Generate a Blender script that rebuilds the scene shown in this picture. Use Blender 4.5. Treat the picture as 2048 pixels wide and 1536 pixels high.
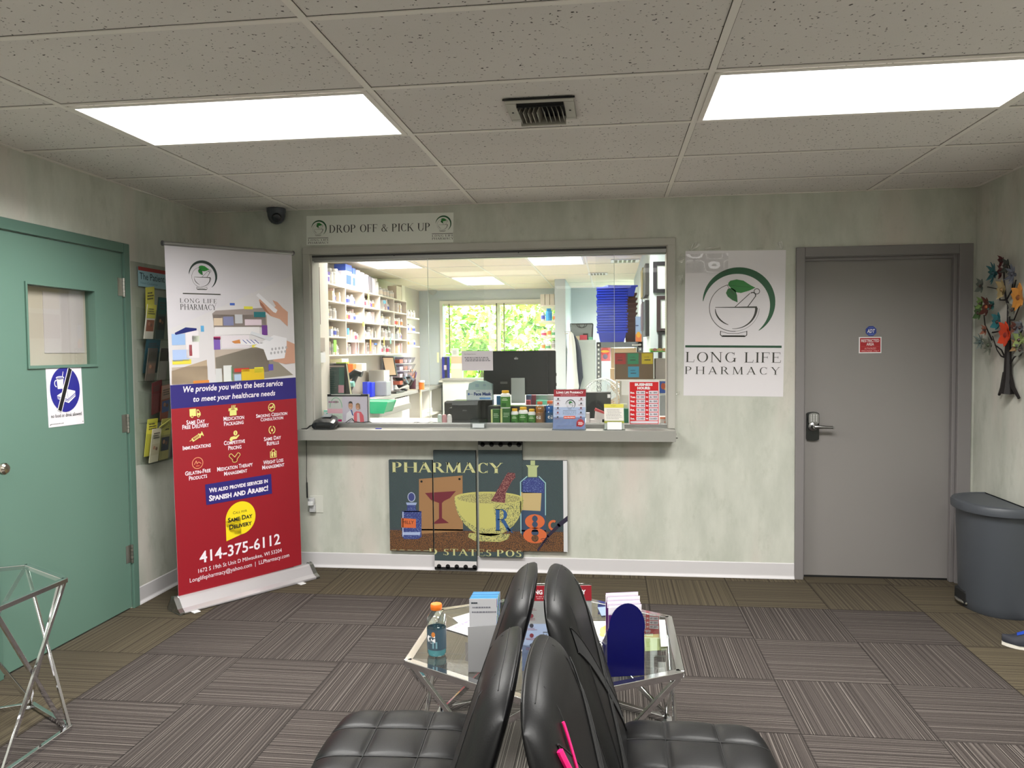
import bpy, math, random
from mathutils import Vector, Matrix, geometry
random.seed(7)
PI = math.pi
SC = bpy.context.scene
COL = SC.collection
for o in list(bpy.data.objects): bpy.data.objects.remove(o)

# ------------------------------------------------------------------ camera
F, YAW, PITCH, ROLL = 1571.36, -0.12542, -0.04282, -0.01003
CAM = Vector((0.86903, -5.0996, 1.4629))
cy_, sy_, cp_, sp_ = math.cos(YAW), math.sin(YAW), math.cos(PITCH), math.sin(PITCH)
FWD = Vector((sy_*cp_, cy_*cp_, sp_)); _r = Vector((cy_, -sy_, 0)); _u = _r.cross(FWD)
RT = _r*math.cos(ROLL)+_u*math.sin(ROLL); UP = -_r*math.sin(ROLL)+_u*math.cos(ROLL)
cd = bpy.data.cameras.new('camera'); cam = bpy.data.objects.new('camera', cd); COL.objects.link(cam)
cd.sensor_width = 36; cd.lens = F/2048*36; cd.clip_start = .05; cd.clip_end = 200
cam.matrix_world = Matrix(((RT.x, UP.x, -FWD.x, CAM.x), (RT.y, UP.y, -FWD.y, CAM.y), (RT.z, UP.z, -FWD.z, CAM.z), (0, 0, 0, 1)))
SC.camera = cam
SC.view_settings.view_transform = 'Standard'; SC.view_settings.look = 'None'
SC.view_settings.gamma = 1; SC.view_settings.use_curve_mapping = False
SC.view_settings.exposure = EXPOSURE = 0.0
SC.cycles.max_bounces = 8; SC.cycles.transparent_max_bounces = 24
SC.cycles.diffuse_bounces = 5; SC.cycles.glossy_bounces = 4; SC.cycles.transmission_bounces = 6
SC.cycles.use_denoising = True
SC.cycles.sample_clamp_indirect = 6
SC.cycles.caustics_reflective = False; SC.cycles.caustics_refractive = False

# ------------------------------------------------------------------ sky and sun (seen through the far windows)
W = bpy.data.worlds.new('sky'); SC.world = W; W.use_nodes = True
wn = W.node_tree.nodes; wl = W.node_tree.links; wn.clear()
sk = wn.new('ShaderNodeTexSky'); sk.sky_type = 'NISHITA'; sk.sun_disc = False; sk.sun_elevation = math.radians(50); sk.sun_rotation = math.radians(200)
bgn = wn.new('ShaderNodeBackground'); bgn.inputs[1].default_value = 2.4
wo = wn.new('ShaderNodeOutputWorld'); wl.new(sk.outputs[0], bgn.inputs[0]); wl.new(bgn.outputs[0], wo.inputs[0])
sd = bpy.data.lights.new('sun', 'SUN'); sd.energy = 60; sd.angle = .01; sun = bpy.data.objects.new('sun', sd); COL.objects.link(sun)
sun.location = (0, 9, 6); sun.rotation_euler = (math.radians(38), 0, math.radians(25))

WAIT_LIGHT = 68.0     # watts of each waiting-room ceiling light
PHARM_LIGHT = 60.0    # and of the pharmacy ones

# ------------------------------------------------------------------ measuring helpers: a photo pixel on a real plane
def ray(x, y): return FWD + RT*((x-1024)/F) + UP*((768-y)/F)
def at(x, y, axis, v):
    d = ray(x, y); i = 'xyz'.index(axis); return CAM + d*((v-CAM[i])/d[i])

# ------------------------------------------------------------------ materials
def lin(c):
    c = c/255; return c/12.92 if c <= .04045 else ((c+.055)/1.055)**2.4
def C3(r, g, b): return (lin(r), lin(g), lin(b), 1)
_mc = {}
def M(r, g, b, rough=.55, metal=0., name=None, spec=.5, bump=0, bscale=80, var=0., em=0, coat=0, trans=0, alpha=1):
    k = (r, g, b, rough, metal, spec, bump, bscale, var, em, coat, trans, alpha)
    if k in _mc: return _mc[k]
    m = bpy.data.materials.new(name or 'surface_%d_%d_%d' % (r, g, b)); m.use_nodes = True
    nt = m.node_tree; p = nt.nodes['Principled BSDF']
    p.inputs['Base Color'].default_value = C3(r, g, b); p.inputs['Roughness'].default_value = rough
    p.inputs['Metallic'].default_value = metal; p.inputs['Specular IOR Level'].default_value = spec
    if coat: p.inputs['Coat Weight'].default_value = coat; p.inputs['Coat Roughness'].default_value = .08
    if trans: p.inputs['Transmission Weight'].default_value = trans
    if alpha < 1: p.inputs['Alpha'].default_value = alpha
    if em: p.inputs['Emission Color'].default_value = C3(r, g, b); p.inputs['Emission Strength'].default_value = em
    if bump or var:
        tc = nt.nodes.new('ShaderNodeTexCoord'); n = nt.nodes.new('ShaderNodeTexNoise')
        n.inputs['Scale'].default_value = bscale; n.inputs['Detail'].default_value = 4; nt.links.new(tc.outputs['Object'], n.inputs['Vector'])
        if bump:
            b_ = nt.nodes.new('ShaderNodeBump'); b_.inputs['Strength'].default_value = bump; b_.inputs['Distance'].default_value = .004
            nt.links.new(n.outputs[0], b_.inputs['Height']); nt.links.new(b_.outputs[0], p.inputs['Normal'])
        if var:
            mx = nt.nodes.new('ShaderNodeMix'); mx.data_type = 'RGBA'
            a = C3(r, g, b); mx.inputs[6].default_value = tuple(x*(1-var) for x in a[:3])+(1,); mx.inputs[7].default_value = tuple(min(1, x*(1+var)) for x in a[:3])+(1,)
            nt.links.new(n.outputs[0], mx.inputs[0]); nt.links.new(mx.outputs[2], p.inputs['Base Color'])
    _mc[k] = m; return m

class NT:
    """tiny node writer"""
    def __init__(s, name):
        s.m = bpy.data.materials.new(name); s.m.use_nodes = True; s.t = s.m.node_tree; s.p = s.t.nodes['Principled BSDF']
    def n(s, t, **kw):
        x = s.t.nodes.new(t)
        for k, v in kw.items(): setattr(x, k, v)
        return x
    def l(s, a, b): s.t.links.new(a, b)
    def put(s, sock, v):
        if isinstance(v, (int, float)): sock.default_value = v
        elif isinstance(v, tuple): sock.default_value = v
        else: s.l(v, sock)
    def math(s, op, a, b=0, c=0):
        x = s.n('ShaderNodeMath', operation=op); s.put(x.inputs[0], a); s.put(x.inputs[1], b); s.put(x.inputs[2], c); return x.outputs[0]
    def mix(s, f, a, b, mode='MIX'):
        x = s.n('ShaderNodeMix', data_type='RGBA', blend_type=mode); s.put(x.inputs[0], f); s.put(x.inputs[6], a); s.put(x.inputs[7], b); return x.outputs[2]
    def noise(s, vec, scale, detail=2, rough=.5, dim='3D'):
        x = s.n('ShaderNodeTexNoise', noise_dimensions=dim); x.inputs['Scale'].default_value = scale; x.inputs['Detail'].default_value = detail; x.inputs['Roughness'].default_value = rough
        if vec is not None: s.l(vec, x.inputs['Vector'])
        return x.outputs[0]
    def ramp(s, f, stops):
        x = s.n('ShaderNodeValToRGB'); e = x.color_ramp.elements
        while len(e) > 1: e.remove(e[-1])
        e[0].position = stops[0][0]; e[0].color = stops[0][1]
        for p_, c in stops[1:]: q = e.new(p_); q.color = c
        s.l(f, x.inputs[0]); return x.outputs[0]
    def obj(s, sx=1, sy=1, sz=1):
        t = s.n('ShaderNodeTexCoord'); mp = s.n('ShaderNodeMapping'); mp.inputs['Scale'].default_value = (sx, sy, sz); s.l(t.outputs['Object'], mp.inputs[0]); return mp.outputs[0]
    def bump(s, h, strength=.3, dist=.003):
        b = s.n('ShaderNodeBump'); b.inputs['Strength'].default_value = strength; b.inputs['Distance'].default_value = dist; s.l(h, b.inputs['Height']); s.l(b.outputs[0], s.p.inputs['Normal'])

def make_wallpaper():
    t = NT('mottled_wallpaper'); v = t.obj(3, 3, 1.1); v2 = t.obj(1, 1, .55)
    a = t.noise(v, 2.2, 5, .6); b = t.noise(v2, 9, 4, .65); c = t.noise(t.obj(2, 2, .5), 1.6, 3, .5)
    col = t.mix(t.ramp(a, [(.35, (0, 0, 0, 1)), (.68, (1, 1, 1, 1))]), C3(184, 187, 176), C3(205, 206, 196))
    col = t.mix(t.ramp(c, [(.52, (0, 0, 0, 1)), (.72, (.75, .75, .75, 1))]), col, C3(206, 196, 188))
    col = t.mix(t.ramp(b, [(.56, (0, 0, 0, 1)), (.76, (.5, .5, .5, 1))]), col, C3(158, 163, 148))
    f = t.noise(t.obj(1, 1, .35), 260, 2, .5)
    col = t.mix(t.math('MULTIPLY', f, .12), col, C3(150, 150, 140))
    t.l(col, t.p.inputs['Base Color']); t.p.inputs['Roughness'].default_value = .6; t.p.inputs['Specular IOR Level'].default_value = .3
    t.bump(b, .12, .002); return t.m

def make_tile():
    t = NT('fissured_ceiling_tile'); v = t.obj(1, 1.0, 1)
    n = t.n('ShaderNodeTexVoronoi'); n.inputs['Scale'].default_value = 62; n.inputs['Randomness'].default_value = 1
    w = t.noise(v, 30, 3); mxv = t.n('ShaderNodeMix', data_type='VECTOR'); mxv.inputs[0].default_value = .02
    ax = t.n('ShaderNodeVectorMath', operation='ADD'); t.l(v, ax.inputs[0]); sc = t.n('ShaderNodeVectorMath', operation='SCALE')
    wn_ = t.n('ShaderNodeTexNoise'); wn_.inputs['Scale'].default_value = 45; t.l(v, wn_.inputs['Vector']); t.l(wn_.outputs[1], sc.inputs[0]); sc.inputs[3].default_value = .028
    t.l(sc.outputs[0], ax.inputs[1]); t.l(ax.outputs[0], n.inputs['Vector'])
    spot = t.ramp(n.outputs['Distance'], [(.17, (1, 1, 1, 1)), (.26, (0, 0, 0, 1))])
    gate = t.ramp(t.noise(v, 55, 1), [(.5, (0, 0, 0, 1)), (.56, (1, 1, 1, 1))])
    fis = t.math('MULTIPLY', spot, gate)
    base = t.mix(t.noise(v, 3, 2), C3(220, 215, 211), C3(229, 224, 220))
    base = t.mix(t.math('MULTIPLY', t.noise(v, 420, 1), .35), base, C3(200, 196, 191))
    t.l(t.mix(fis, base, C3(84, 80, 76)), t.p.inputs['Base Color']); t.p.inputs['Roughness'].default_value = .95
    t.p.inputs['Specular IOR Level'].default_value = .1
    t.bump(fis, -.4, .003); return t.m

CX0, CY0, CS = 1.5785, -.583, .4964
def make_carpet():
    t = NT('striped_carpet_tiles'); tc = t.n('ShaderNodeTexCoord'); sx = t.n('ShaderNodeSeparateXYZ'); t.l(tc.outputs['Object'], sx.inputs[0])
    X = t.math('DIVIDE', t.math('SUBTRACT', sx.outputs[0], CX0), CS); Y = t.math('DIVIDE', t.math('SUBTRACT', sx.outputs[1], CY0), CS)
    fx = t.math('FLOOR', X); fy = t.math('FLOOR', Y)
    par = t.math('FLOORED_MODULO', t.math('ADD', t.math('ADD', fx, fy), 1), 2)    # 0: stripes run along y
    X_ = t.math('SUBTRACT', X, fx); Y_ = t.math('SUBTRACT', Y, fy)
    mixf = t.n('ShaderNodeMix', data_type='FLOAT'); t.l(par, mixf.inputs[0]); t.l(X_, mixf.inputs[2]); t.l(Y_, mixf.inputs[3]); s = mixf.outputs[0]
    mixg = t.n('ShaderNodeMix', data_type='FLOAT'); t.l(par, mixg.inputs[0]); t.l(Y_, mixg.inputs[2]); t.l(X_, mixg.inputs[3]); along = mixg.outputs[0]
    wn_ = t.n('ShaderNodeTexWhiteNoise', noise_dimensions='2D'); cb = t.n('ShaderNodeCombineXYZ'); t.l(fx, cb.inputs[0]); t.l(fy, cb.inputs[1]); t.l(cb.outputs[0], wn_.inputs['Vector'])
    rnd = wn_.outputs['Value']; c1 = t.n('ShaderNodeCombineXYZ'); t.l(t.math('ADD', s, t.math('MULTIPLY', rnd, 37.)), c1.inputs[0]); t.l(t.math('MULTIPLY', along, .0008), c1.inputs[1])
    n1 = t.noise(c1.outputs[0], 34, 1, .5); n2 = t.noise(c1.outputs[0], 110, 0, .5); n3 = t.noise(c1.outputs[0], 7, 1)
    fuzz = t.noise(t.obj(1, 1, 1), 420, 2, .7); fz2 = t.noise(t.obj(1, 1, 1), 130, 2)
    dark = t.ramp(n1, [(.30, C3(30, 27, 26)), (.38, C3(68, 62, 60)), (.62, C3(78, 72, 69)), (.68, C3(112, 105, 101))])
    dark = t.mix(t.ramp(n2, [(.60, (0, 0, 0, 1)), (.66, (.9, .9, .9, 1))]), dark, C3(134, 126, 120))
    dark = t.mix(t.ramp(n2, [(.38, (1, 1, 1, 1)), (.43, (0, 0, 0, 1))]), dark, C3(20, 18, 18))
    ol = t.ramp(n1, [(.32, C3(62, 55, 44)), (.45, C3(88, 80, 63)), (.62, C3(104, 95, 76))])
    ol = t.mix(t.ramp(n2, [(.34, (.8, .8, .8, 1)), (.42, (0, 0, 0, 1))]), ol, C3(48, 43, 34))
    inx = t.math('MULTIPLY', t.math('GREATER_THAN', sx.outputs[0], CX0-6*CS), t.math('LESS_THAN', sx.outputs[0], CX0+2*CS))
    iny = t.math('LESS_THAN', sx.outputs[1], CY0)
    col = t.mix(t.math('MULTIPLY', inx, iny), ol, dark)
    col = t.mix(t.math('MULTIPLY', t.math('SUBTRACT', rnd, .3), .35), col, C3(50, 46, 45), 'MIX')
    col = t.mix(t.ramp(fuzz, [(.3, (.55, .55, .55, 1)), (.7, (0, 0, 0, 1))]), col, C3(34, 31, 30))
    col = t.mix(t.math('MULTIPLY', fz2, .25), col, C3(88, 82, 77))
    e1 = t.math('MINIMUM', X_, t.math('SUBTRACT', 1, X_)); e2 = t.math('MINIMUM', Y_, t.math('SUBTRACT', 1, Y_)); ed = t.math('MINIMUM', e1, e2)
    col = t.mix(t.ramp(ed, [(.003, (.7, .7, .7, 1)), (.009, (0, 0, 0, 1))]), col, C3(26, 24, 23))
    t.l(col, t.p.inputs['Base Color']); t.p.inputs['Roughness'].default_value = 1; t.p.inputs['Specular IOR Level'].default_value = .05
    t.bump(t.math('ADD', fuzz, n2), .35, .004); return t.m

def make_glass(name, tint=(250, 252, 251), refl=1.0, rough=.0):
    m = bpy.data.materials.new(name); m.use_nodes = True; nt = m.node_tree; nt.nodes.clear()
    o = nt.nodes.new('ShaderNodeOutputMaterial'); mx = nt.nodes.new('ShaderNodeMixShader'); tr = nt.nodes.new('ShaderNodeBsdfTransparent'); g = nt.nodes.new('ShaderNodeBsdfGlossy')
    lw = nt.nodes.new('ShaderNodeLayerWeight'); lw.inputs[0].default_value = .5; pw = nt.nodes.new('ShaderNodeMath'); pw.operation = 'POWER'; pw.inputs[1].default_value = 5; nt.links.new(lw.outputs['Facing'], pw.inputs[0])
    fr = nt.nodes.new('ShaderNodeMath'); fr.operation = 'MULTIPLY_ADD'; fr.inputs[1].default_value = .94; fr.inputs[2].default_value = .045; nt.links.new(pw.outputs[0], fr.inputs[0]); fr.use_clamp = True; ml = nt.nodes.new('ShaderNodeMath'); ml.operation = 'MULTIPLY'; ml.inputs[1].default_value = refl
    tr.inputs[0].default_value = C3(*tint); g.inputs['Roughness'].default_value = rough
    nt.links.new(fr.outputs[0], ml.inputs[0]); nt.links.new(ml.outputs[0], mx.inputs[0]); nt.links.new(tr.outputs[0], mx.inputs[1]); nt.links.new(g.outputs[0], mx.inputs[2]); nt.links.new(mx.outputs[0], o.inputs[0]); return m

MWALL = make_wallpaper(); MTILE = make_tile(); MCARP = make_carpet()
MGLASS = make_glass('window_glass'); MCLEAR = make_glass('clear_plastic', (238, 242, 242), .8, .03); MTGLASS = make_glass('table_glass', (232, 243, 239), 2.2)
MCHROME = M(225, 225, 228, .07, 1.0, 'chrome'); MSTEEL = M(190, 188, 182, .3, 1.0, 'brushed_steel')
MBB = M(204, 201, 203, .35, name='white_vinyl_base'); MTBAR = M(232, 227, 220, .5, name='ceiling_grid_paint')
MTRIM = M(182, 180, 172, .45, name='off_white_trim'); MGREEN = M(97, 128, 115, .38, name='green_door_paint', var=.03, bscale=2)
MGREY = M(134, 130, 128, .4, name='grey_door_paint', var=.02, bscale=3); MALU = M(150, 150, 148, .35, .8, name='aluminium')
MPH = M(186, 200, 202, .6, name='pale_blue_wall_paint'); MWHITE = M(236, 234, 228, .5, name='white_laminate')
MBLACK = M(22, 22, 24, .35, name='black_plastic'); MLEATH = M(10, 10, 11, .42, name='black_leather', bump=.06, bscale=260, spec=.26)

# ------------------------------------------------------------------ mesh builder
class MB:
    def __init__(s, mat=None): s.v = []; s.f = []; s.fm = []; s.mats = []; s.sm = []; s.cur = mat
    def mi(s, mat):
        mat = mat or s.cur
        if mat not in s.mats: s.mats.append(mat)
        return s.mats.index(mat)
    def add(s, vs, fs, mat=None, smooth=False):
        b = len(s.v); s.v += [Vector(x) for x in vs]; k = s.mi(mat)
        for f in fs: s.f.append([b+i for i in f]); s.fm.append(k); s.sm.append(smooth)
        return s
    def box(s, x0, y0, z0, x1, y1, z1, mat=None):
        vs = [(x, y, z) for x in (x0, x1) for y in (y0, y1) for z in (z0, z1)]
        return s.add(vs, [(0, 1, 3, 2), (4, 6, 7, 5), (0, 4, 5, 1), (2, 3, 7, 6), (0, 2, 6, 4), (1, 5, 7, 3)], mat)
    def obox(s, c, dx, dy, dz, mat=None):        # oriented: centre and half vectors
        c = Vector(c); dx, dy, dz = Vector(dx), Vector(dy), Vector(dz)
        vs = [c+dx*i+dy*j+dz*k for i in (-1, 1) for j in (-1, 1) for k in (-1, 1)]
        return s.add(vs, [(0, 1, 3, 2), (4, 6, 7, 5), (0, 4, 5, 1), (2, 3, 7, 6), (0, 2, 6, 4), (1, 5, 7, 3)], mat)
    def prism(s, pts, off, mat=None, smooth=False):
        pts = [Vector(p) for p in pts]; off = Vector(off); n = len(pts)
        tri = geometry.tessellate_polygon([pts])
        vs = pts+[p+off for p in pts]; fs = [tuple(t) for t in tri]+[tuple(n+i for i in reversed(t)) for t in tri]
        b = len(s.v); s.add(vs, fs, mat); k = s.mi(mat)
        for i in range(n): s.f.append([b+i, b+(i+1) % n, b+n+(i+1) % n, b+n+i]); s.fm.append(k); s.sm.append(smooth)
        return s
    def poly(s, pts, mat=None):
        pts = [Vector(p) for p in pts]
        if len(pts) <= 4: return s.add(pts, [tuple(range(len(pts)))], mat)
        return s.add(pts, [tuple(t) for t in geometry.tessellate_polygon([pts])], mat)
    def tube(s, pts, r, n=8, mat=None, caps=True, smooth=True, closed=False):
        pts = [Vector(p) for p in pts]; N = len(pts); rs = r if isinstance(r, (list, tuple)) else [r]*N
        vs = []; t0 = (pts[1]-pts[0]).normalized(); a = Vector((0, 0, 1)) if abs(t0.z) < .9 else Vector((1, 0, 0)); u = t0.cross(a).normalized()
        for i, p in enumerate(pts):
            if closed: t = (pts[(i+1) % N]-pts[i-1])
            else: t = (pts[min(i+1, N-1)]-pts[max(i-1, 0)])
            t = t.normalized() if t.length > 1e-9 else t0
            u = (u-t*u.dot(t)).normalized(); w = t.cross(u)
            for k in range(n): an = 2*PI*k/n + (PI/4 if n == 4 else 0); vs.append(p+(u*math.cos(an)+w*math.sin(an))*rs[i])
        fs = []
        for i in range(N if closed else N-1):
            for k in range(n):
                j = (i+1) % N; fs.append((i*n+k, i*n+(k+1) % n, j*n+(k+1) % n, j*n+k))
        if caps and not closed: fs += [tuple(reversed(range(n))), tuple((N-1)*n+k for k in range(n))]
        return s.add(vs, fs, mat, smooth and n > 4)
    def cyl(s, p0, p1, r0, r1=None, n=16, mat=None): return s.tube([p0, p1], [r0, r0 if r1 is None else r1], n, mat)
    def lathe(s, c, prof, n=20, mat=None, ax=None):
        c = Vector(c); ax = Vector(ax or (0, 0, 1)).normalized(); a = Vector((1, 0, 0)) if abs(ax.x) < .9 else Vector((0, 1, 0)); u = ax.cross(a).normalized(); w = ax.cross(u)
        vs = []
        for r, z in prof:
            for k in range(n): an = 2*PI*k/n; vs.append(c+ax*z+(u*math.cos(an)+w*math.sin(an))*r)
        fs = [(i*n+k, i*n+(k+1) % n, (i+1)*n+(k+1) % n, (i+1)*n+k) for i in range(len(prof)-1) for k in range(n)]
        fs += [tuple(reversed(range(n))), tuple((len(prof)-1)*n+k for k in range(n))]
        return s.add(vs, fs, mat, True)
    def grid(s, fn, nu, nv, mat=None, smooth=True):
        vs = [fn(i/nu, j/nv) for i in range(nu+1) for j in range(nv+1)]
        return s.add(vs, [(i*(nv+1)+j, (i+1)*(nv+1)+j, (i+1)*(nv+1)+j+1, i*(nv+1)+j+1) for i in range(nu) for j in range(nv)], mat, smooth)
    def build(s, name, parent=None, bevel=0, seg=2, angle=40, origin=None, sub=0):
        me = bpy.data.meshes.new(name); o = bpy.data.objects.new(name, me)
        if parent is not None:
            off = Vector((0, 0, 0)); q = parent
            while q is not None: off += q.location; q = q.parent
            o.parent = parent
        else:
            if origin is None:
                xs = [v.x for v in s.v]; ys = [v.y for v in s.v]; origin = ((min(xs)+max(xs))/2, (min(ys)+max(ys))/2, min(v.z for v in s.v))
            off = Vector(origin); o.location = off
        me.from_pydata([v-off for v in s.v], [], s.f)
        for m in s.mats: me.materials.append(m)
        me.polygons.foreach_set('material_index', s.fm); me.polygons.foreach_set('use_smooth', s.sm)
        me.update(); me.validate()
        if any(s.sm): me.set_sharp_from_angle(angle=math.radians(angle))
        COL.objects.link(o)
        if bevel: md = o.modifiers.new('bevel', 'BEVEL'); md.width = bevel; md.segments = seg; md.limit_method = 'ANGLE'; md.angle_limit = math.radians(50)
        if sub: md = o.modifiers.new('sub', 'SUBSURF'); md.levels = md.render_levels = sub
        return o

def thing(name, label, cat, loc=(0, 0, 0), group=None):
    o = bpy.data.objects.new(name, None); COL.objects.link(o); o.location = loc; o['label'] = label; o['category'] = cat
    if group: o['group'] = group
    o.empty_display_size = .05; return o
def tag(o, label, cat, group=None, kind=None):
    o['label'] = label; o['category'] = cat
    if group: o['group'] = group
    if kind: o['kind'] = kind
    return o
def struct(o, label=None): o['kind'] = 'structure'; return o
def dup(root, loc, rotz=0, label=None, group=None):
    def cp(o, par):
        c = o.copy(); COL.objects.link(c)
        if par is not None: c.parent = par
        for ch in o.children: cp(ch, c)
        return c
    r = cp(root, None); r.location = loc; r.rotation_euler = (0, 0, rotz)
    if label: r['label'] = label
    if group: r['group'] = group
    return r

# ------------------------------------------------------------------ flat print: lettering and marks on a plane
_tc = {}
def tmesh(body, bold=0, sc=False, shear=0.):
    k = (body, bold, sc, shear)
    if k in _tc: return _tc[k]
    c = bpy.data.curves.new('t', 'FONT'); c.body = body; c.size = 1; c.align_x = 'CENTER'; c.resolution_u = 2; c.offset = bold; c.shear = shear; c.space_line = .95
    if sc:
        for i, ch in enumerate(body):
            if ch.islower(): c.body_format[i].use_small_caps = True
        c.small_caps_scale = .8
    o = bpy.data.objects.new('t', c); me = bpy.data.meshes.new_from_object(o)
    vs = [v.co.copy() for v in me.vertices]; fs = [tuple(p.vertices) for p in me.polygons]
    x0 = min(v.x for v in vs); x1 = max(v.x for v in vs); y0 = min(v.y for v in vs); y1 = max(v.y for v in vs)
    r = ([((v.x-x0)/(x1-x0), (v.y-y0)/(y1-y0)) for v in vs], fs)
    bpy.data.objects.remove(o); bpy.data.curves.remove(c); bpy.data.meshes.remove(me); _tc[k] = r; return r

# serif capitals: ('s',x0,y0,x1,y1,w) stroke, ('a',cx,cy,rx,ry,a0,a1,wthick) arc thick at its sides, ('f',x,y,w) serif, ('b',x0,y0,x1,y1) bar
def _v(x, w=.12): return [('s', x, 0, x, 1, w), ('f', x, 0, w+.16), ('f', x, .97, w+.16)]
SER = {
 'A': (.95, [('s', .46, 1, .10, 0, .05), ('s', .44, 1, .80, 0, .13), ('b', .22, .32, .68, .37), ('f', .10, 0, .22), ('f', .82, 0, .28)]),
 'C': (.88, [('a', .48, .5, .40, .5, 50, 310, .12), ('s', .74, .72, .76, .98, .03), ('s', .74, .02, .76, .25, .02)]),
 'D': (.95, _v(.16)+[('a', .30, .5, .52, .5, -90, 90, .13), ('b', .12, 0, .34, .04), ('b', .12, .96, .34, 1)]),
 'E': (.78, _v(.16)+[('b', .12, 0, .68, .04), ('b', .12, .96, .66, 1), ('b', .16, .5, .5, .54), ('s', .67, .0, .70, .24, .03), ('s', .64, .8, .65, 1, .03), ('s', .5, .42, .5, .62, .03)]),
 'F': (.72, _v(.16)+[('b', .12, .96, .64, 1), ('b', .16, .5, .5, .54), ('s', .63, .8, .64, 1, .03), ('s', .5, .42, .5, .62, .03)]),
 'G': (.95, [('a', .48, .5, .40, .5, 50, 320, .12), ('s', .74, .72, .76, .98, .03), ('s', .78, .05, .78, .42, .11), ('f', .78, .40, .26)]),
 'H': (1.0, _v(.16)+_v(.82)+[('b', .16, .49, .82, .53)]),
 'I': (.36, _v(.18)),
 'K': (.92, _v(.16)+[('s', .72, 1, .2, .42, .05), ('s', .36, .58, .76, 0, .12), ('f', .72, .97, .22), ('f', .80, 0, .24)]),
 'L': (.74, _v(.16)+[('b', .12, 0, .64, .04), ('s', .64, 0, .68, .26, .03)]),
 'M': (1.15, [('s', .14, 0, .18, 1, .05), ('s', .18, 1, .56, .02, .12), ('s', .92, 1, .56, .02, .05), ('s', .96, 0, .92, 1, .13), ('f', .14, 0, .22), ('f', .97, 0, .28), ('f', .14, .97, .18), ('f', .94, .97, .2)]),
 'N': (1.0, [('s', .15, 0, .15, 1, .05), ('s', .14, 1, .80, 0, .12), ('s', .80, 0, .80, 1, .05), ('f', .15, 0, .22), ('f', .12, .97, .2), ('f', .80, .97, .24)]),
 'O': (1.0, [('a', .5, .5, .42, .5, 0, 360, .13)]),
 'P': (.80, _v(.16)+[('a', .36, .74, .32, .26, -90, 90, .13), ('b', .16, .96, .38, 1), ('b', .16, .48, .38, .52)]),
 'R': (.90, _v(.16)+[('a', .36, .75, .30, .25, -90, 90, .13), ('b', .16, .96, .38, 1), ('b', .16, .5, .38, .54), ('s', .42, .52, .76, 0, .13), ('f', .80, 0, .2)]),
 'S': (.68, [('a', .34, .745, .22, .235, 40, 230, .10), ('a', .34, .26, .25, .26, -140, 80, .12), ('s', .22, .60, .46, .47, .12), ('s', .53, .8, .53, .98, .025), ('s', .09, .02, .09, .24, .025)]),
 'T': (.86, [('s', .43, 0, .43, 1, .12), ('f', .43, 0, .3), ('b', .06, .96, .80, 1), ('s', .07, .78, .07, 1, .03), ('s', .79, .78, .79, 1, .03)]),
 'U': (.96, [('s', .18, .32, .18, 1, .12), ('s', .78, .32, .78, 1, .05), ('a', .48, .34, .33, .34, 180, 360, .09), ('f', .18, .97, .28), ('f', .78, .97, .22)]),
 'Y': (.90, [('s', .12, 1, .46, .46, .13), ('s', .80, 1, .46, .46, .05), ('s', .46, 0, .46, .5, .12), ('f', .46, 0, .3), ('f', .12, .97, .26), ('f', .80, .97, .22)]),
 '&': (1.0, [('a', .42, .77, .18, .22, 0, 360, .08), ('s', .34, .62, .82, .02, .11), ('a', .38, .28, .30, .28, 75, 330, .11), ('s', .62, .15, .84, .52, .04), ('f', .84, .5, .22)]),
 '8': (.70, [('a', .35, .75, .25, .25, 0, 360, .13), ('a', .35, .27, .30, .27, 0, 360, .15)]),
 'c': (.5, [('a', .26, .3, .22, .3, 50, 310, .1)]),
 'x': (.7, [('s', .1, .6, .56, 0, .1), ('s', .56, .6, .1, 0, .05), ('f', .1, .57, .2), ('f', .56, 0, .2), ('f', .56, .57, .18), ('f', .1, 0, .18)]),
 ' ': (.42, []),
}
def serif_polys(body, sp=0., heavy=1.):
    out = []; x = 0
    for ch in body:
        w, el = SER[ch]
        for e in el:
            if e[0] == 's':
                _, x0, y0, x1, y1, t = e; t *= heavy; out.append([(x+x0-t/2, y0), (x+x0+t/2, y0), (x+x1+t/2, y1), (x+x1-t/2, y1)])
            elif e[0] == 'f':
                _, a, y, t = e; out.append([(x+a-t/2, y), (x+a+t/2, y), (x+a+t/2, y+.03), (x+a-t/2, y+.03)])
            elif e[0] == 'b': _, x0, y0, x1, y1 = e; out.append([(x+x0, y0), (x+x1, y0), (x+x1, y1), (x+x0, y1)])
            else:
                _, cx, cy, rx, ry, a0, a1, t = e; t *= heavy; n = max(6, int(abs(a1-a0)/18)); pr = None
                for i in range(n+1):
                    a = math.radians(a0+(a1-a0)*i/n); k = .035+(t-.035)*abs(math.cos(a))**1.4
                    o_ = (x+cx+rx*math.cos(a), cy+ry*math.sin(a)); n_ = (x+cx+(rx-k)*math.cos(a), cy+(ry-k)*math.sin(a))
                    if pr: out.append([pr[0], o_, n_, pr[1]])
                    pr = (o_, n_)
        x += w+sp
    xs = [p[0] for q in out for p in q]; x0, x1 = min(xs), max(xs)
    return [[((a-x0)/(x1-x0), b) for a, b in q] for q in out]

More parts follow.
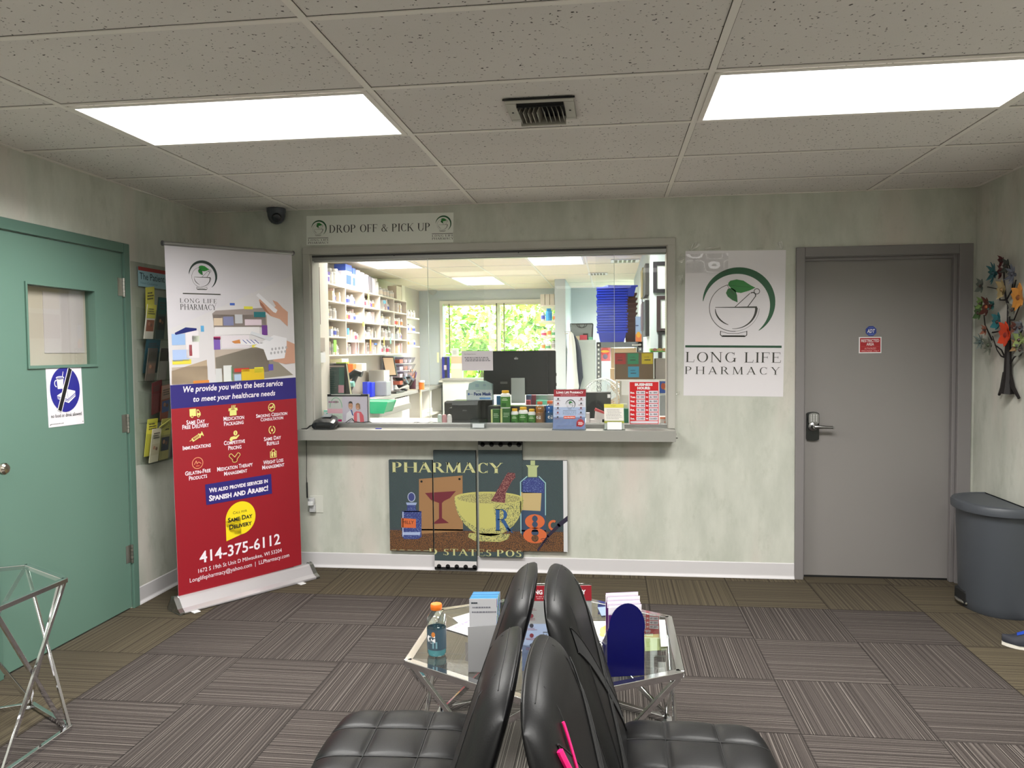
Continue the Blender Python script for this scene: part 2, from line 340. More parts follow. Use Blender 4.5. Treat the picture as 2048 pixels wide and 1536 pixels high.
class Art:
    """metric print on the plane tl-tr-bl; a to the right, b downward, both metres; layer l lifts towards the viewer"""
    def __init__(s, mb, tl, tr, bl, eps=.0006, base=.0006):
        s.mb = mb; s.o = Vector(tl); U = Vector(tr)-s.o; V = Vector(bl)-s.o; s.w = U.length; s.h = V.length; s.U = U.normalized(); s.V = V.normalized()
        s.N = s.V.cross(s.U).normalized(); s.eps = eps; s.base = base
    def P(s, a, b, l=1): return s.o+s.U*a+s.V*b+s.N*(s.base+s.eps*l)
    def ab(s, x, y):
        d = ray(x, y); t = (s.o-CAM).dot(s.N)/d.dot(s.N); q = CAM+d*t-s.o; return q.dot(s.U), q.dot(s.V)
    def poly(s, pts, m, l=1): s.mb.poly([s.P(a, b, l) for a, b in pts], m)
    def rect(s, a0, b0, a1, b1, m, l=1): s.poly([(a0, b0), (a1, b0), (a1, b1), (a0, b1)], m, l)
    def prect(s, x0, y0, x1, y1, m, l=1):
        a0, b0 = s.ab(x0, y0); a1, b1 = s.ab(x1, y1); s.rect(a0, b0, a1, b1, m, l)
    def ppoly(s, pts, m, l=1): s.poly([s.ab(*p) for p in pts], m, l)
    def ell(s, cx, cy, rx, ry, m, l=1, n=24, a0=0, a1=360):
        s.poly([(cx+rx*math.cos(math.radians(a0+(a1-a0)*i/n)), cy-ry*math.sin(math.radians(a0+(a1-a0)*i/n))) for i in range(n if a1-a0 == 360 else n+1)], m, l)
    def band(s, cx, cy, rx, ry, a0, a1, wf, m, l=1, n=28):
        pr = None
        for i in range(n+1):
            t = i/n; a = math.radians(a0+(a1-a0)*t); w = wf(t) if callable(wf) else wf; c, d = math.cos(a), math.sin(a)
            q = ((cx+(rx+w/2)*c, cy-(ry+w/2)*d), (cx+(rx-w/2)*c, cy-(ry-w/2)*d))
            if pr: s.poly([pr[0], q[0], q[1], pr[1]], m, l)
            pr = q
    def line(s, pts, w, m, l=1):
        for (x0, y0), (x1, y1) in zip(pts, pts[1:]):
            L = math.hypot(x1-x0, y1-y0) or 1; nx, ny = -(y1-y0)/L*w/2, (x1-x0)/L*w/2; ex, ey = (x1-x0)/L*w*.3, (y1-y0)/L*w*.3
            s.poly([(x0+nx-ex, y0+ny-ey), (x1+nx+ex, y1+ny+ey), (x1-nx+ex, y1-ny+ey), (x0-nx-ex, y0-ny-ey)], m, l)
    def text(s, body, a0, b0, a1, b1, m, l=2, bold=.0, sc=False, shear=0.):
        vs, fs = tmesh(body, bold, sc, shear); s.mb.add([s.P(a0+(a1-a0)*x, b1+(b0-b1)*y, l) for x, y in vs], fs, m)
    def serif(s, body, a0, b0, a1, b1, m, l=2, sp=0., heavy=1.):
        for q in serif_polys(body, sp, heavy): s.mb.poly([s.P(a0+(a1-a0)*x, b1+(b0-b1)*y, l) for x, y in q], m)
    def ptext(s, body, L, R, h, m, l=2, serif=False, **k):     # L, R: photo pixels of the line's left and right middle, h its height there
        a0, b0 = s.ab(*L); a1, b1 = s.ab(*R); b = (b0+b1)/2; mx, my = (L[0]+R[0])/2, (L[1]+R[1])/2
        hh = abs(s.ab(mx, my+h/2)[1]-s.ab(mx, my-h/2)[1]); (s.serif if serif else s.text)(body, a0, b-hh/2, a1, b+hh/2, m, l, **k)
    def scrib(s, a0, b0, a1, b1, n, m, l=2, seed=1, fill=.5):  # print too small to read
        r = random.Random(seed); h = (b1-b0)/n
        for i in range(n):
            a = a0+(a1-a0)*r.uniform(0, .06); e = a1-(a1-a0)*r.uniform(0, .25)
            while a < e:
                w = r.uniform(.03, .11)*(a1-a0); s.rect(a, b0+h*i+h*(1-fill)/2, min(a+w, e), b0+h*i+h*(1+fill)/2, m, l); a += w+(a1-a0)*.02

def logo(A, ox, oy, s, green=True, rule=None, word=True, l=1):
    """the mortar mark; units are those of the big poster's photo crop, s metres each"""
    K = M(52, 52, 44, .5); G = M(26, 84, 50, .45) if green else M(34, 52, 46, .45); G1 = M(30, 120, 42, .45); G2 = M(20, 96, 34, .45)
    X = lambda x: ox+(x-135)*s
    Y = lambda y: oy+(y-140)*s
    A.band(X(592), Y(608), 305*s, 300*s, 175, -52, lambda t: (4+58*math.sin(PI*min(1, max(0, t)))**.8)*s, G, l, 44)
    A.band(X(560), Y(640), 215*s, 212*s, 103, 275, lambda t: 5*s, K, l, 30); A.band(X(560), Y(640), 222*s, 212*s, 275, 358, lambda t: 2.5*s, K, l, 16)
    A.poly([(X(397), Y(635)), (X(762), Y(628)), (X(762), Y(642)), (X(397), Y(639))], K, l)
    A.band(X(565), Y(640), 192*s, 188*s, 0, -95, lambda t: (20*(1-t)**1.2+3)*s, K, l, 20); A.band(X(585), Y(645), 188*s, 160*s, 182, 248, lambda t: (4+9*math.sin(PI*t))*s, K, l, 16)
    A.line([(X(572), Y(632)), (X(698), Y(512))], 6*s, K, l); A.band(X(722), Y(530), 26*s, 26*s, 130, -20, lambda t: 9*s, K, l, 10); A.line([(X(746), Y(540)), (X(682), Y(630))], 7*s, K, l)
    A.band(X(758), Y(494), 24*s, 24*s, 0, 360, 6*s, K, l, 20)
    A.poly([(X(x), Y(y)) for x, y in ((508, 440), (508, 418), (525, 398), (580, 387), (640, 398), (700, 438), (745, 462), (690, 488), (620, 508), (570, 500), (540, 472))], G1, l+1)
    A.poly([(X(x), Y(y)) for x, y in ((488, 508), (505, 470), (540, 463), (572, 485), (586, 530), (592, 592), (545, 572), (505, 540))], G2, l+1)
    A.line([(X(500), Y(440)), (X(515), Y(465)), (X(560), Y(520))], 4*s, K, l+2); A.line([(X(520), Y(440)), (X(700), Y(458))], 2.5*s, M(14, 70, 26, .5), l+2)
    A.line([(X(447), Y(850)), (X(445), Y(882)), (X(462), Y(899)), (X(660), Y(899)), (X(677), Y(884)), (X(677), Y(850))], 7*s, K, l); A.line([(X(445), Y(852)), (X(510), Y(870)), (X(600), Y(871)), (X(678), Y(852))], 4*s, K, l); A.rect(X(462), Y(888), X(660), Y(900), K, l)
    A.rect(X(136), Y(979), X(982), Y(999), rule or K, l)
    if word: A.serif('LONG LIFE', X(140), Y(1040), X(978), Y(1132), K, l, sp=.06); A.serif('PHARMACY', X(135), Y(1172), X(972), Y(1240), K, l, sp=.28)
# ================================================================== SETTING
XL, XR, H = -1.877, 3.065, 2.42
YB = -7.6     # wall behind the camera
def wallbox(name, boxes, mat):
    mb = MB(mat)
    for b in boxes: mb.box(*b)
    return struct(mb.build(name, origin=(0, 0, 0)))
wallbox('wall_back', [(XL, 0, 0, -1.135, .12, H+.1), (-1.135, 0, 0, 1.235, .12, .955), (-1.135, 0, 2.122, 1.235, .12, H+.1), (1.235, 0, 0, 2.065, .12, H+.1),
        (2.065, 0, 2.035, 2.97, .12, H+.1), (2.97, 0, 0, XR, .12, H+.1)], MWALL)
wallbox('wall_left', [(XL-.12, -.94, 0, XL, .12, H+.1), (XL-.12, -1.925, 2.035, XL, -.94, H+.1), (XL-.12, YB, 0, XL, -1.925, H+.1)], MWALL)
wallbox('wall_right', [(XR, YB, 0, XR+.12, .12, H+.1)], MWALL)
wallbox('wall_rear', [(XL-.12, YB-.12, 0, XR+.12, YB, H+.1)], MWALL)
struct(MB(MCARP).box(XL-.12, YB-.12, -.05, XR+.12, 0.12, 0).build('floor', origin=(0, 0, 0)))
struct(MB(MTILE).box(XL-.12, YB-.12, H, XR+.12, .12, H+.06).build('ceiling', origin=(0, 0, 0)))
g = MB(MTBAR); zt = H-.004; MSHG = M(70, 66, 60, .9, name='grid_bar_shadow')  # dark strips beside the bars paint their shadow onto the tiles
xs = [-2.44+1.22*k for k in range(5)]; rows = [-.454-.61*j for j in range(12)]
for x in xs:
    if XL < x < XR: g.box(x-.012, YB, zt, x+.012, 0, H); g.box(x+.012, YB, H-.0006, x+.0145, 0, H, MSHG); g.box(x-.0145, YB, H-.0006, x-.012, 0, H, MSHG)
for y in rows:
    if y > YB: g.box(XL, y-.012, zt+.0005, XR, y+.012, H); g.box(XL, y-.0155, H-.0005, XR, y-.012, H, MSHG)
for b in ((XL, YB, XL+.02, 0), (XR-.02, YB, XR, 0), (XL, -.02, XR, 0), (XL, YB, XR, YB+.02)): g.box(b[0], b[1], zt+.001, b[2], b[3], H)
struct(g.build('trim_1', origin=(0, 0, 0)))
# baseboards (vinyl cove: tall face with a toe)
def base(name, segs):
    mb = MB(MBB)
    for (x0, y0, x1, y1, nx, ny) in segs:
        p = [(0, .0), (.016, 0), (.014, .006), (.007, .014), (.005, .02), (.005, .095), (.003, .1), (0, .1)]
        mb.prism([(x0+nx*a, y0+ny*a, z) for a, z in p], (x1-x0, y1-y0, 0))
    struct(mb.build(name))
base('baseboard_back', [(XL, 0, 2.013, 0, 0, -1)])
base('baseboard_left', [(XL, 0, XL, -.886, 1, 0), (XL, -1.975, XL, YB, 1, 0)])
base('baseboard_right', [(XR, 0, XR, YB, -1, 0)])

# ---- troffers
MLENS = {}
def lens(st):
    if st in MLENS: return MLENS[st]
    m = bpy.data.materials.new('lit_diffuser'); m.use_nodes = True; p = m.node_tree.nodes['Principled BSDF']
    p.inputs['Base Color'].default_value = (.8, .8, .8, 1); p.inputs['Emission Color'].default_value = (1, .985, .95, 1); p.inputs['Emission Strength'].default_value = st
    MLENS[st] = m; return m
def troffer(x0, y0, x1, y1, st, label, group=None, z=H):
    t = thing('ceiling_light', label, 'light', ((x0+x1)/2, (y0+y1)/2, z-.01), group)
    f = MB(MTBAR); a = .022
    for b in ((x0, y0, x1, y0+a), (x0, y1-a, x1, y1), (x0, y0+a, x0+a, y1-a), (x1-a, y0+a, x1, y1-a)): f.box(b[0], b[1], z-.009, b[2], b[3], z-.0045)
    f.build('light_frame', t, bevel=.002)
    MB(lens(3.)).box(x0+a, y0+a, z-.0075, x1-a, y1-a, z-.0055).build('diffuser', t)
    ld = bpy.data.lights.new('lamp', 'AREA'); ld.shape = 'RECTANGLE'; ld.size = x1-x0-2*a; ld.size_y = y1-y0-2*a; ld.energy = st; ld.color = (1, .985, .95) if st == WAIT_LIGHT else (1, .94, .87); ld.spread = math.radians(152)
    lo = bpy.data.objects.new('lamp', ld); COL.objects.link(lo); lo.parent = t; lo.location = (0, 0, -.0); lo.location.z = (z-.0095)-t.location.z; return t
r1, r2 = rows[3], rows[2]
troffer(-1.208, r1+.012, -.012, r2-.012, WAIT_LIGHT, 'lit rectangular ceiling light above the green door side, left of the ceiling vent')
troffer(1.232, r1+.012, 2.428, r2-.012, WAIT_LIGHT, 'lit rectangular ceiling light above the grey door side, right of the ceiling vent')
for y in (rows[7], ):
    troffer(-1.208, y+.012, -.012, y+.598, WAIT_LIGHT, 'lit ceiling light behind the camera, left column', 'ceiling lights behind the camera')
    troffer(1.232, y+.012, 2.428, y+.598, WAIT_LIGHT, 'lit ceiling light behind the camera, right column', 'ceiling lights behind the camera')
troffer(.02, rows[11]+.012, 1.2, rows[11]+.598, WAIT_LIGHT, 'lit ceiling light at the far rear of the waiting room', 'ceiling lights behind the camera')

# ---- ceiling vent
v = thing('ceiling_vent', 'small dark metal air vent with angled fins in the ceiling between the two lights', 'vent', (.6, -1.955, H))
MV = M(150, 146, 136, .45, .3); MVD = M(14, 14, 15, .8)
f = MB(MV)
for b in ((.468, -2.095, .735, -2.06), (.468, -1.85, .735, -1.82), (.468, -2.06, .51, -1.85), (.693, -2.06, .735, -1.85)): f.box(b[0], b[1], H-.012, b[2], b[3], H-.004)
f.build('frame', v, bevel=.003); MB(MVD).box(.51, -2.06, H-.006, .693, -1.85, H-.0045).build('dark_opening', v)
MB(MVD).box(.464, -2.1, H-.010, .739, -2.094, H-.004).build('gasket', v)
for i in range(10):
    x = .522+.0178*i; sl = MB(MV); sl.obox((x, -1.935, H-.02), (.0012 if i < 5 else .001, 0, 0), (0, .075, 0), (.006 if i < 5 else -.006, 0, .014)); sl.build('fin', v)
MB(MV).box(.51, -1.868, H-.042, .693, -1.852, H-.008).build('deflector', v, bevel=.002); MB(MVD).box(.51, -2.03, H-.018, .693, -2.026, H-.008).build('deflector', v)
for x in (.487, .714): MB(MVD).cyl((x, -1.95, H-.014), (x, -1.95, H-.011), .004, n=10).build('screw', v)

# ---- service window
w = bpy.data.objects.new('window_1', None); COL.objects.link(w); w.location = (.05, 0, .955); w['kind'] = 'structure'; w['label'] = 'wide sliding-glass service window in an off-white frame'
f = MB(MTRIM); X0, X1 = -1.18, 1.275
f.box(X0, -.018, .953, -1.13, .0, 2.165); f.box(1.228, -.018, .953, X1, 0, 2.165); f.box(X0, -.019, 2.118, X1, 0, 2.165)
f.box(-1.135, 0, .953, -1.12, .13, 2.122); f.box(1.222, 0, .953, 1.235, .13, 2.122); f.box(-1.12, 0, 2.112, 1.222, .13, 2.122)
f.build('window_frame', w, bevel=.003)
k = MB(MALU); k.box(-1.12, .004, 2.075, 1.222, .03, 2.112); k.box(-1.12, .034, 2.07, 1.222, .085, 2.112); k.box(-1.12, .0, 2.098, 1.222, .008, 2.112, M(60, 60, 60, .5))
k.build('upper_track', w, bevel=.002)
for x, y in ((646, 514), (664, 513), (788, 511), (912, 506), (1037, 505), (1166, 501), (1300, 497), (1322, 496)):
    q = at(x, y, 'y', .002); MB(M(40, 40, 40, .5)).cyl((q.x, .004, q.z), (q.x, .0, q.z), .004, n=8).build('screw', w)
k = MB(MALU); k.box(-1.12, .0, .953, 1.222, .105, .957); k.box(-1.12, .006, .957, 1.222, .012, .98); k.box(-1.12, .045, .957, 1.222, .051, .98); k.box(-1.12, .09, .957, 1.222, .096, .98); k.build('lower_track', w, bevel=.001)
xa = at(858, 700, 'y', .03).x; xb = at(1229, 700, 'y', .03).x; xc = at(1335, 700, 'y', .03).x; xd = at(968, 700, 'y', .03).x
MEDGE = M(214, 222, 214, .2, spec=.8)
for x0, x1, y in ((-1.118, xd, .062), (xa, xb, .026), (xb-.12, 1.22, .07)):
    gp = MB(MGLASS).poly([(x0, y, .965), (x1, y, .965), (x1, y, 2.09), (x0, y, 2.09)]).build('glass_pane', w)
for x, y, zz in ((xa, .026, .965), (xb, .026, 1.5), (xc, .07, 1.1)): MB(MEDGE).box(x-.0012, y-.003, .965 if zz < 1 else zz-.4 if zz > 1.2 else zz, x+.0012, y+.003, 2.09).build('pane_edge', w)
# laminate ledge
MLEDGE = M(146, 145, 139, .5, name='grey_laminate', var=.04, bscale=300)
tag(MB(MLEDGE).box(-1.19, -.152, .884, 1.268, -.001, .952).box(-1.12, -.001, .935, 1.222, .0, .952).build('counter_ledge', bevel=.003), 'long grey laminate counter ledge under the service window', 'ledge')
b = MB(MLEDGE).cyl((1.268, -.075, .925), (1.276, -.075, .925), .004).build('bolt', bpy.data.objects['counter_ledge'])
b = MB(M(40, 40, 40)).cyl((1.268, -.075, .90), (1.285, -.075, .90), .003).build('bolt', bpy.data.objects['counter_ledge'])

# ---- grey door (right) with frame
def rev(segs, mat, name, bevel=.003):
    mb = MB(mat)
    for b_ in segs: mb.box(*b_)
    return struct(mb.build(name, bevel=bevel))
MGF = M(126, 122, 122, .4, name='grey_frame_paint')
rev([(2.013, -.018, 0, 2.066, .0, 2.082), (2.966, -.018, 0, 3.045, 0, 2.082), (2.066, -.018, 2.022, 2.966, 0, 2.082),
     (2.055, 0, 0, 2.067, .12, 2.035), (2.067, .03, 0, 2.08, .05, 2.02), (2.967, 0, 0, 2.975, .12, 2.035), (2.945, .012, 0, 2.967, .05, 2.02), (2.067, 0, 2.018, 2.967, .12, 2.035), (2.067, .02, 2.0, 2.967, .05, 2.018)], MGF, 'trim_2')
d = MB(MGREY).box(2.07, .052, .012, 2.962, .095, 2.012).build('door_2', bevel=.002); struct(d); d['label'] = 'flat grey door with keypad lock'
MB(MVD).box(2.067, .055, 0, 2.967, .11, .012).build('threshold', d)
lk = bpy.data.objects.new('door_lock', None); COL.objects.link(lk); lk.parent = d; ll = Vector((2.131, .05, .965)); lk.location = ll-d.location
MLK = M(150, 150, 150, .28, 1.0); MLKD = M(60, 62, 62, .3, .9)
def plate(cx, cz, w_, h_, ny, y0, y1, mat, n=14):
    pts = [(cx-w_/2, y0, cz-h_/2+.012)]+[(cx-w_/2*math.cos(PI*i/n), y0, cz-h_/2+.012-.012*math.sin(PI*i/n)) for i in range(1, n)]+[(cx+w_/2, y0, cz-h_/2+.012), (cx+w_/2, y0, cz+h_/2-.014)]+[(cx+w_/2*math.cos(PI*i/n), y0, cz+h_/2-.014+.014*math.sin(PI*i/n)) for i in range(1, n)]+[(cx-w_/2, y0, cz+h_/2-.014)]
    return MB(mat).prism(pts, (0, y1-y0, 0), smooth=True)
plate(2.131, .965, .076, .182, 0, .051, .036, MLKD).build('back_plate', lk, bevel=.002)
kp = plate(2.133, 1.015, .062, .072, 0, .036, .022, MLK).build('keypad', lk, bevel=.003)
kb = MB(M(205, 205, 205, .4))
for i in range(3):
    for j in range(4): kb.cyl((2.117+.016*i, .022, 1.037-.012*j), (2.117+.016*i, .0195, 1.037-.012*j), .0042, n=8)
kb.build('keys', kp)
MB(MLK).lathe((2.131, .036, .965), [(.03, 0), (.029, .012), (.016, .018), (.014, .045), (.012, .05)], 20, ax=(0, -1, 0)).build('rose', lk)
lv = MB(MLK).tube([(2.131, -.008, .965), (2.15, -.012, .966), (2.2, -.012, .964), (2.245, -.008, .962)], [.012, .012, .0095, .009], 10); lv.box(2.238, -.02, .953, 2.247, -.002, .972); lv.build('lever', lk, bevel=.001)
# stickers on the grey door
def sheet(tl, tr, bl, mat, name, th=.0015):
    mb = MB(mat); A = Art(mb, tl, tr, bl); n = A.N*-th
    mb.prism([A.P(0, 0, 0)-A.N*A.base, A.P(A.w, 0, 0)-A.N*A.base, A.P(A.w, A.h, 0)-A.N*A.base, A.P(0, A.h, 0)-A.N*A.base], n); return mb, A
def flat(x0, z1, x1, z0, y, mat=None): return (x0, y, z1), (x1, y, z1), (x0, y, z0)
WH = M(238, 236, 238, .45); RED = M(170, 26, 36, .4); BLK = M(20, 20, 22, .5)
mb, A = sheet(*flat(2.408, 1.524, 2.542, 1.423, .0505), WH, 's')
A.rect(.006, .006, A.w-.006, A.h-.006, RED); A.text('RESTRICTED', .014, .014, A.w-.014, .032, WH, bold=.012); A.text('AREA', .045, .036, A.w-.045, .054, WH, bold=.012); A.rect(.012, .0592, A.w-.012, .0605, M(220, 90, 90), 2)
A.text('AUTHORIZED', .032, .066, A.w-.032, .078, M(235, 170, 170), shear=.3); A.text('PERSONNEL ONLY', .014, .082, A.w-.014, .093, M(235, 170, 170), shear=.3)
tag(mb.build('restricted_area_sign'), 'small red and white restricted area sign on the grey door', 'sign')
mb = MB(M(24, 52, 140, .35)); c = at(1742, 662, 'y', .05); oc = [(c.x+.034*math.cos(PI/8+PI/4*i), .0505, c.z+.033*math.sin(PI/8+PI/4*i)) for i in range(8)]; mb.prism(oc, (0, -.001, 0))
A = Art(mb, (c.x-.034, .0495, c.z+.033), (c.x+.034, .0495, c.z+.033), (c.x-.034, .0495, c.z-.033)); A.text('ADT', .010, .021, .057, .045, WH, bold=.02, shear=.25); A.rect(.02, .012, .048, .014, M(120, 140, 220)); A.rect(.014, .05, .054, .052, M(120, 140, 220)); A.rect(.02, .055, .048, .057, M(120, 140, 220))
tag(mb.build('security_sticker'), 'blue octagonal security sticker on the grey door above the red sign', 'sticker')

# ---- green door (left)
MGFR = M(88, 118, 106, .38, name='green_frame_paint')
xf = XL+.018
rev([(XL, -.94, 0, xf, -.886, 2.09), (XL, -1.975, 0, xf, -1.922, 2.09), (XL, -1.922, 2.036, xf, -.94, 2.09),
     (XL-.12, -.94, 0, XL, -.928, 2.035), (XL-.12, -1.937, 0, XL, -1.925, 2.035), (XL-.12, -1.925, 2.025, XL, -.94, 2.037)], MGFR, 'trim_3')
ya, yb, za, zb = -1.684, -1.195, 1.412, 1.80
d = MB(MGREEN); xs0, xs1 = XL-.05, XL+.004
for b_ in ((-1.92, .01, ya, 2.03), (yb, .01, -.945, 2.03), (ya, .01, yb, za), (ya, zb, yb, 2.03)): d.box(xs0, b_[0], b_[1], xs1, b_[2], b_[3])
for b_ in ((ya-.012, za-.014, yb+.012, za), (ya-.012, zb, yb+.012, zb+.012), (ya-.012, za, ya, zb), (yb, za, yb+.012, zb)): d.box(xs1, b_[0], b_[1], xs1+.008, b_[2], b_[3])
d = d.build('door_1'); struct(d); d['label'] = 'green door with a small square window'
MPAPER = M(215, 208, 214, .7)
MB(make_glass('door_glass', (235, 235, 230), 1.6)).poly([(xs0+.02, ya, za), (xs0+.02, yb, za), (xs0+.02, yb, zb), (xs0+.02, ya, zb)]).build('glass_pane', d)
MB(M(208, 200, 190, .8)).box(xs0, ya, za, xs0+.004, yb, zb).build('blind_panel', d)
MB(MPAPER).box(xs0+.004, ya+.17, za+.06, xs0+.007, yb-.02, zb-.02).build('taped_paper', d)
for z in (1.842, 1.07, .32):
    hb = MB(MSTEEL)
    for j in range(5): hb.cyl((XL+.012, -.9395, z-.052+.021*j), (XL+.012, -.9395, z-.052+.021*j+.019), .0075, n=12)
    hb.box(XL+.004, -.985, z-.05, XL+.0055, -.944, z+.05); hb.lathe((XL+.012, -.9395, z-.058), [(.004, 0), (.0075, .004), (.0075, .006)], 10).build('hinge', d)
kn = bpy.data.objects.new('door_knob', None); COL.objects.link(kn); kn.parent = d; q = at(10, 937, 'x', XL+.055); kn.location = q-d.location
MKN = M(190, 180, 168, .2, 1.0)
MB(MKN).lathe((XL+.004, q.y-.01, q.z), [(.034, 0), (.033, .004), (.02, .009), (.011, .02), (.011, .032), (.022, .038), (.027, .05), (.026, .062), (.018, .07), (.006, .071)], 24, ax=(1, 0, 0)).build('knob', kn)
MB(MKN).box(XL+.004, -1.92, q.z-.03, XL+.006, q.y-.02, q.z+.06).build('strike_guard', kn, bevel=.001)
# no-food sign on the green door
tl = at(91, 731, 'x', XL+.006); br = at(166, 846, 'x', XL+.006)
mb, A = sheet((XL+.006, tl.y, tl.z), (XL+.006, br.y, tl.z-.003), (XL+.006, tl.y+.008, br.z), M(232, 228, 234, .4), 's')
BLU = M(36, 36, 140, .4); cx, cy = A.w*.5, A.h*.40
A.ell(cx, cy, A.w*.42, A.w*.44, BLU, 1, 36)
A.poly([(cx-.06, cy-.058), (cx-.01, cy-.060), (cx-.017, cy-.005), (cx-.055, cy-.004)], WH, 2); A.ell(cx-.035, cy-.060, .030, .008, WH, 2); A.ell(cx-.035, cy-.060, .023, .005, M(150, 150, 200), 3); A.line([(cx-.02, cy-.06), (cx-.012, cy-.09)], .004, WH, 3); A.band(cx-.062, cy-.032, .014, .016, 90, 270, .005, WH, 2, 10)
A.poly([(cx-.062, cy+.028), (cx+.01, cy-.002), (cx+.072, cy+.010), (cx+.072, cy+.038), (cx+.020, cy+.070), (cx-.06, cy+.045)], WH, 2); A.line([(cx-.06, cy+.034), (cx+.014, cy+.052), (cx+.070, cy+.022)], .004, BLU, 3); A.line([(cx-.06, cy+.041), (cx+.014, cy+.060), (cx+.070, cy+.030)], .003, BLU, 3); A.line([(cx+.01, cy), (cx+.016, cy+.045)], .002, BLU, 3)
A.line([(cx+.038, cy-.098), (cx-.048, cy+.098)], .034, WH, 4); A.line([(cx+.038, cy-.098), (cx-.048, cy+.098)], .025, BLK, 5)
A.text('no food or drink allowed', .018, A.h*.79, A.w-.018, A.h*.85, BLK); A.scrib(.012, A.h-.018, A.w*.5, A.h-.012, 1, M(120, 120, 120), 2)
for a, b_ in ((.008, .01), (A.w-.012, .01), (.01, A.h-.012), (A.w-.01, A.h-.012)): A.ell(a, b_, .003, .003, M(90, 88, 84), 2, 8)
A.rect(A.w-.014, -.004, A.w-.002, .006, M(205, 170, 60), 3)
tag(mb.build('no_food_sign'), 'white paper sign with a crossed-out cup and sandwich on the green door', 'sign')

# ---- outlet with plug and cord
t = thing('wall_outlet', 'wall outlet with a grey plugged-in adapter low on the wall beside the red banner', 'outlet', (-1.1, -.003, .375))
MB(M(205, 205, 196, .4)).box(-1.168, -.004, .372, -1.075, 0, .49).build('cover_plate', t, bevel=.002)
MB(M(190, 190, 192, .4)).tube([(-1.145, -.03, .435), (-1.148, -.03, .478)], [.021, .024], 16).box(-1.165, -.03, .38, -1.125, -.004, .43).build('plug_adapter', t, bevel=.003)
MB(M(232, 232, 232, .4)).box(-1.163, -.056, .43, -1.13, -.02, .458).build('adapter_label', t, bevel=.002)
q0 = at(613, 884, 'y', -.01); c_ = MB(BLK).tube([(q0.x, -.01, .9), (q0.x-.002, -.008, .75), (q0.x-.006, -.008, .62), (q0.x-.004, -.008, .50)], [.002, .002, .002, .004], 6).tube([(q0.x-.004, -.009, .58), (q0.x-.003, -.009, .475)], .0055, 8)
tag(c_.build('power_cord'), 'thin black cord hanging down the wall from the ledge to the outlet', 'cord')

# ---- dome camera
t = thing('security_camera', 'dark grey dome security camera in the ceiling corner above the banner', 'camera', (-1.33, -.07, H-.1))
MC = M(62, 66, 74, .4)
MB(MC).lathe((-1.33, -.075, H), [(.062, -.002), (.062, -.025), (.058, -.032), (.057, -.05), (.05, -.075), (.034, -.095), (.012, -.104), (0.001, -.105)], 24, ax=(0, 0, 1)).build('dome', t)
MB(M(38, 40, 46, .25)).lathe((-1.315, -.1, H-.06), [(.03, 0), (.032, .02), (.026, .034), (.012, .04)], 20, ax=(.3, -.85, -.45)).build('lens', t)
# ================================================================== THINGS ON THE BACK WALL
# drop-off sign
tl = at(613, 432, 'y', -.001); br = at(907, 484, 'y', -.001)
mb, A = sheet(at(613, 432, 'y', -.001), at(907, 425, 'y', -.001), at(613, 490.5, 'y', -.001), M(228, 230, 222, .5), 's')
K = M(44, 46, 42, .5)
A.ptext('DROP OFF & PICK UP', (659, 460), (860, 456), 15.5, K, 1, serif=True, sp=.0, heavy=1.15)
for px, py in ((616, 434), (864, 428)):
    a, b = A.ab(px, py); logo(A, a, b, .148/890, word=False)
    A.serif('LONG LIFE', a+.002, b+.148, a+.146, b+.161, K, 1, sp=.1, heavy=1.3); A.serif('PHARMACY', a+.002, b+.166, a+.146, b+.180, K, 1, sp=.05, heavy=1.3)
tag(mb.build('drop_off_sign'), 'long pale sign reading drop off and pick up above the service window', 'sign')

# big poster
tl = at(1371, 502, 'y', -.001); tr = at(1572, 500, 'y', -.001); bl = at(1367, 791, 'y', -.001)
MPOST = M(226, 222, 226, .22, name='laminated_poster', spec=.6)
mb, A = sheet(tl, tr, bl, MPOST, 's')
logo(A, .006, .008, (A.w-.012)/860, rule=M(26, 74, 48, .45))
p = tag(mb.build('pharmacy_poster'), 'large white logo poster with a green arc taped between the window and the grey door', 'poster')
MTAPE = make_glass('packing_tape', (252, 252, 250), 5, .2)
rr = random.Random(3)
for (x, y, w_, h_, an) in ((1388, 492, .07, .035, .5), (1425, 497, .1, .018, .05), (1562, 490, .03, .05, .5), (1363, 517, .035, .05, -.5), (1362, 560, .028, .06, .1), (1356, 786, .02, .02, 0), (1520, 498, .05, .012, 0)):
    q = at(x, y, 'y', -.004); tp = MB(MTAPE)
    def fn(u, v, q=q, w_=w_, h_=h_, an=an):
        a, b = (u-.5)*w_, (v-.5)*h_; return Vector((q.x+a*math.cos(an)-b*math.sin(an), -.005-.004*abs(math.sin(9*u+7*v+x)), q.z+a*math.sin(an)+b*math.cos(an)))
    tp.grid(fn, 6, 4, smooth=False); tp.build('tape', p)
tp = MB(make_glass('clear_tape', (250, 250, 250), 1.6, .06)); zc = tl.z
def fn(u, v): return Vector((tl.x+.002+u*.26, -.0042-.0022*math.sin(u*7)*math.sin(v*5), zc-.02-v*.12))
tp.grid(fn, 14, 8); tp.build('tape', p)

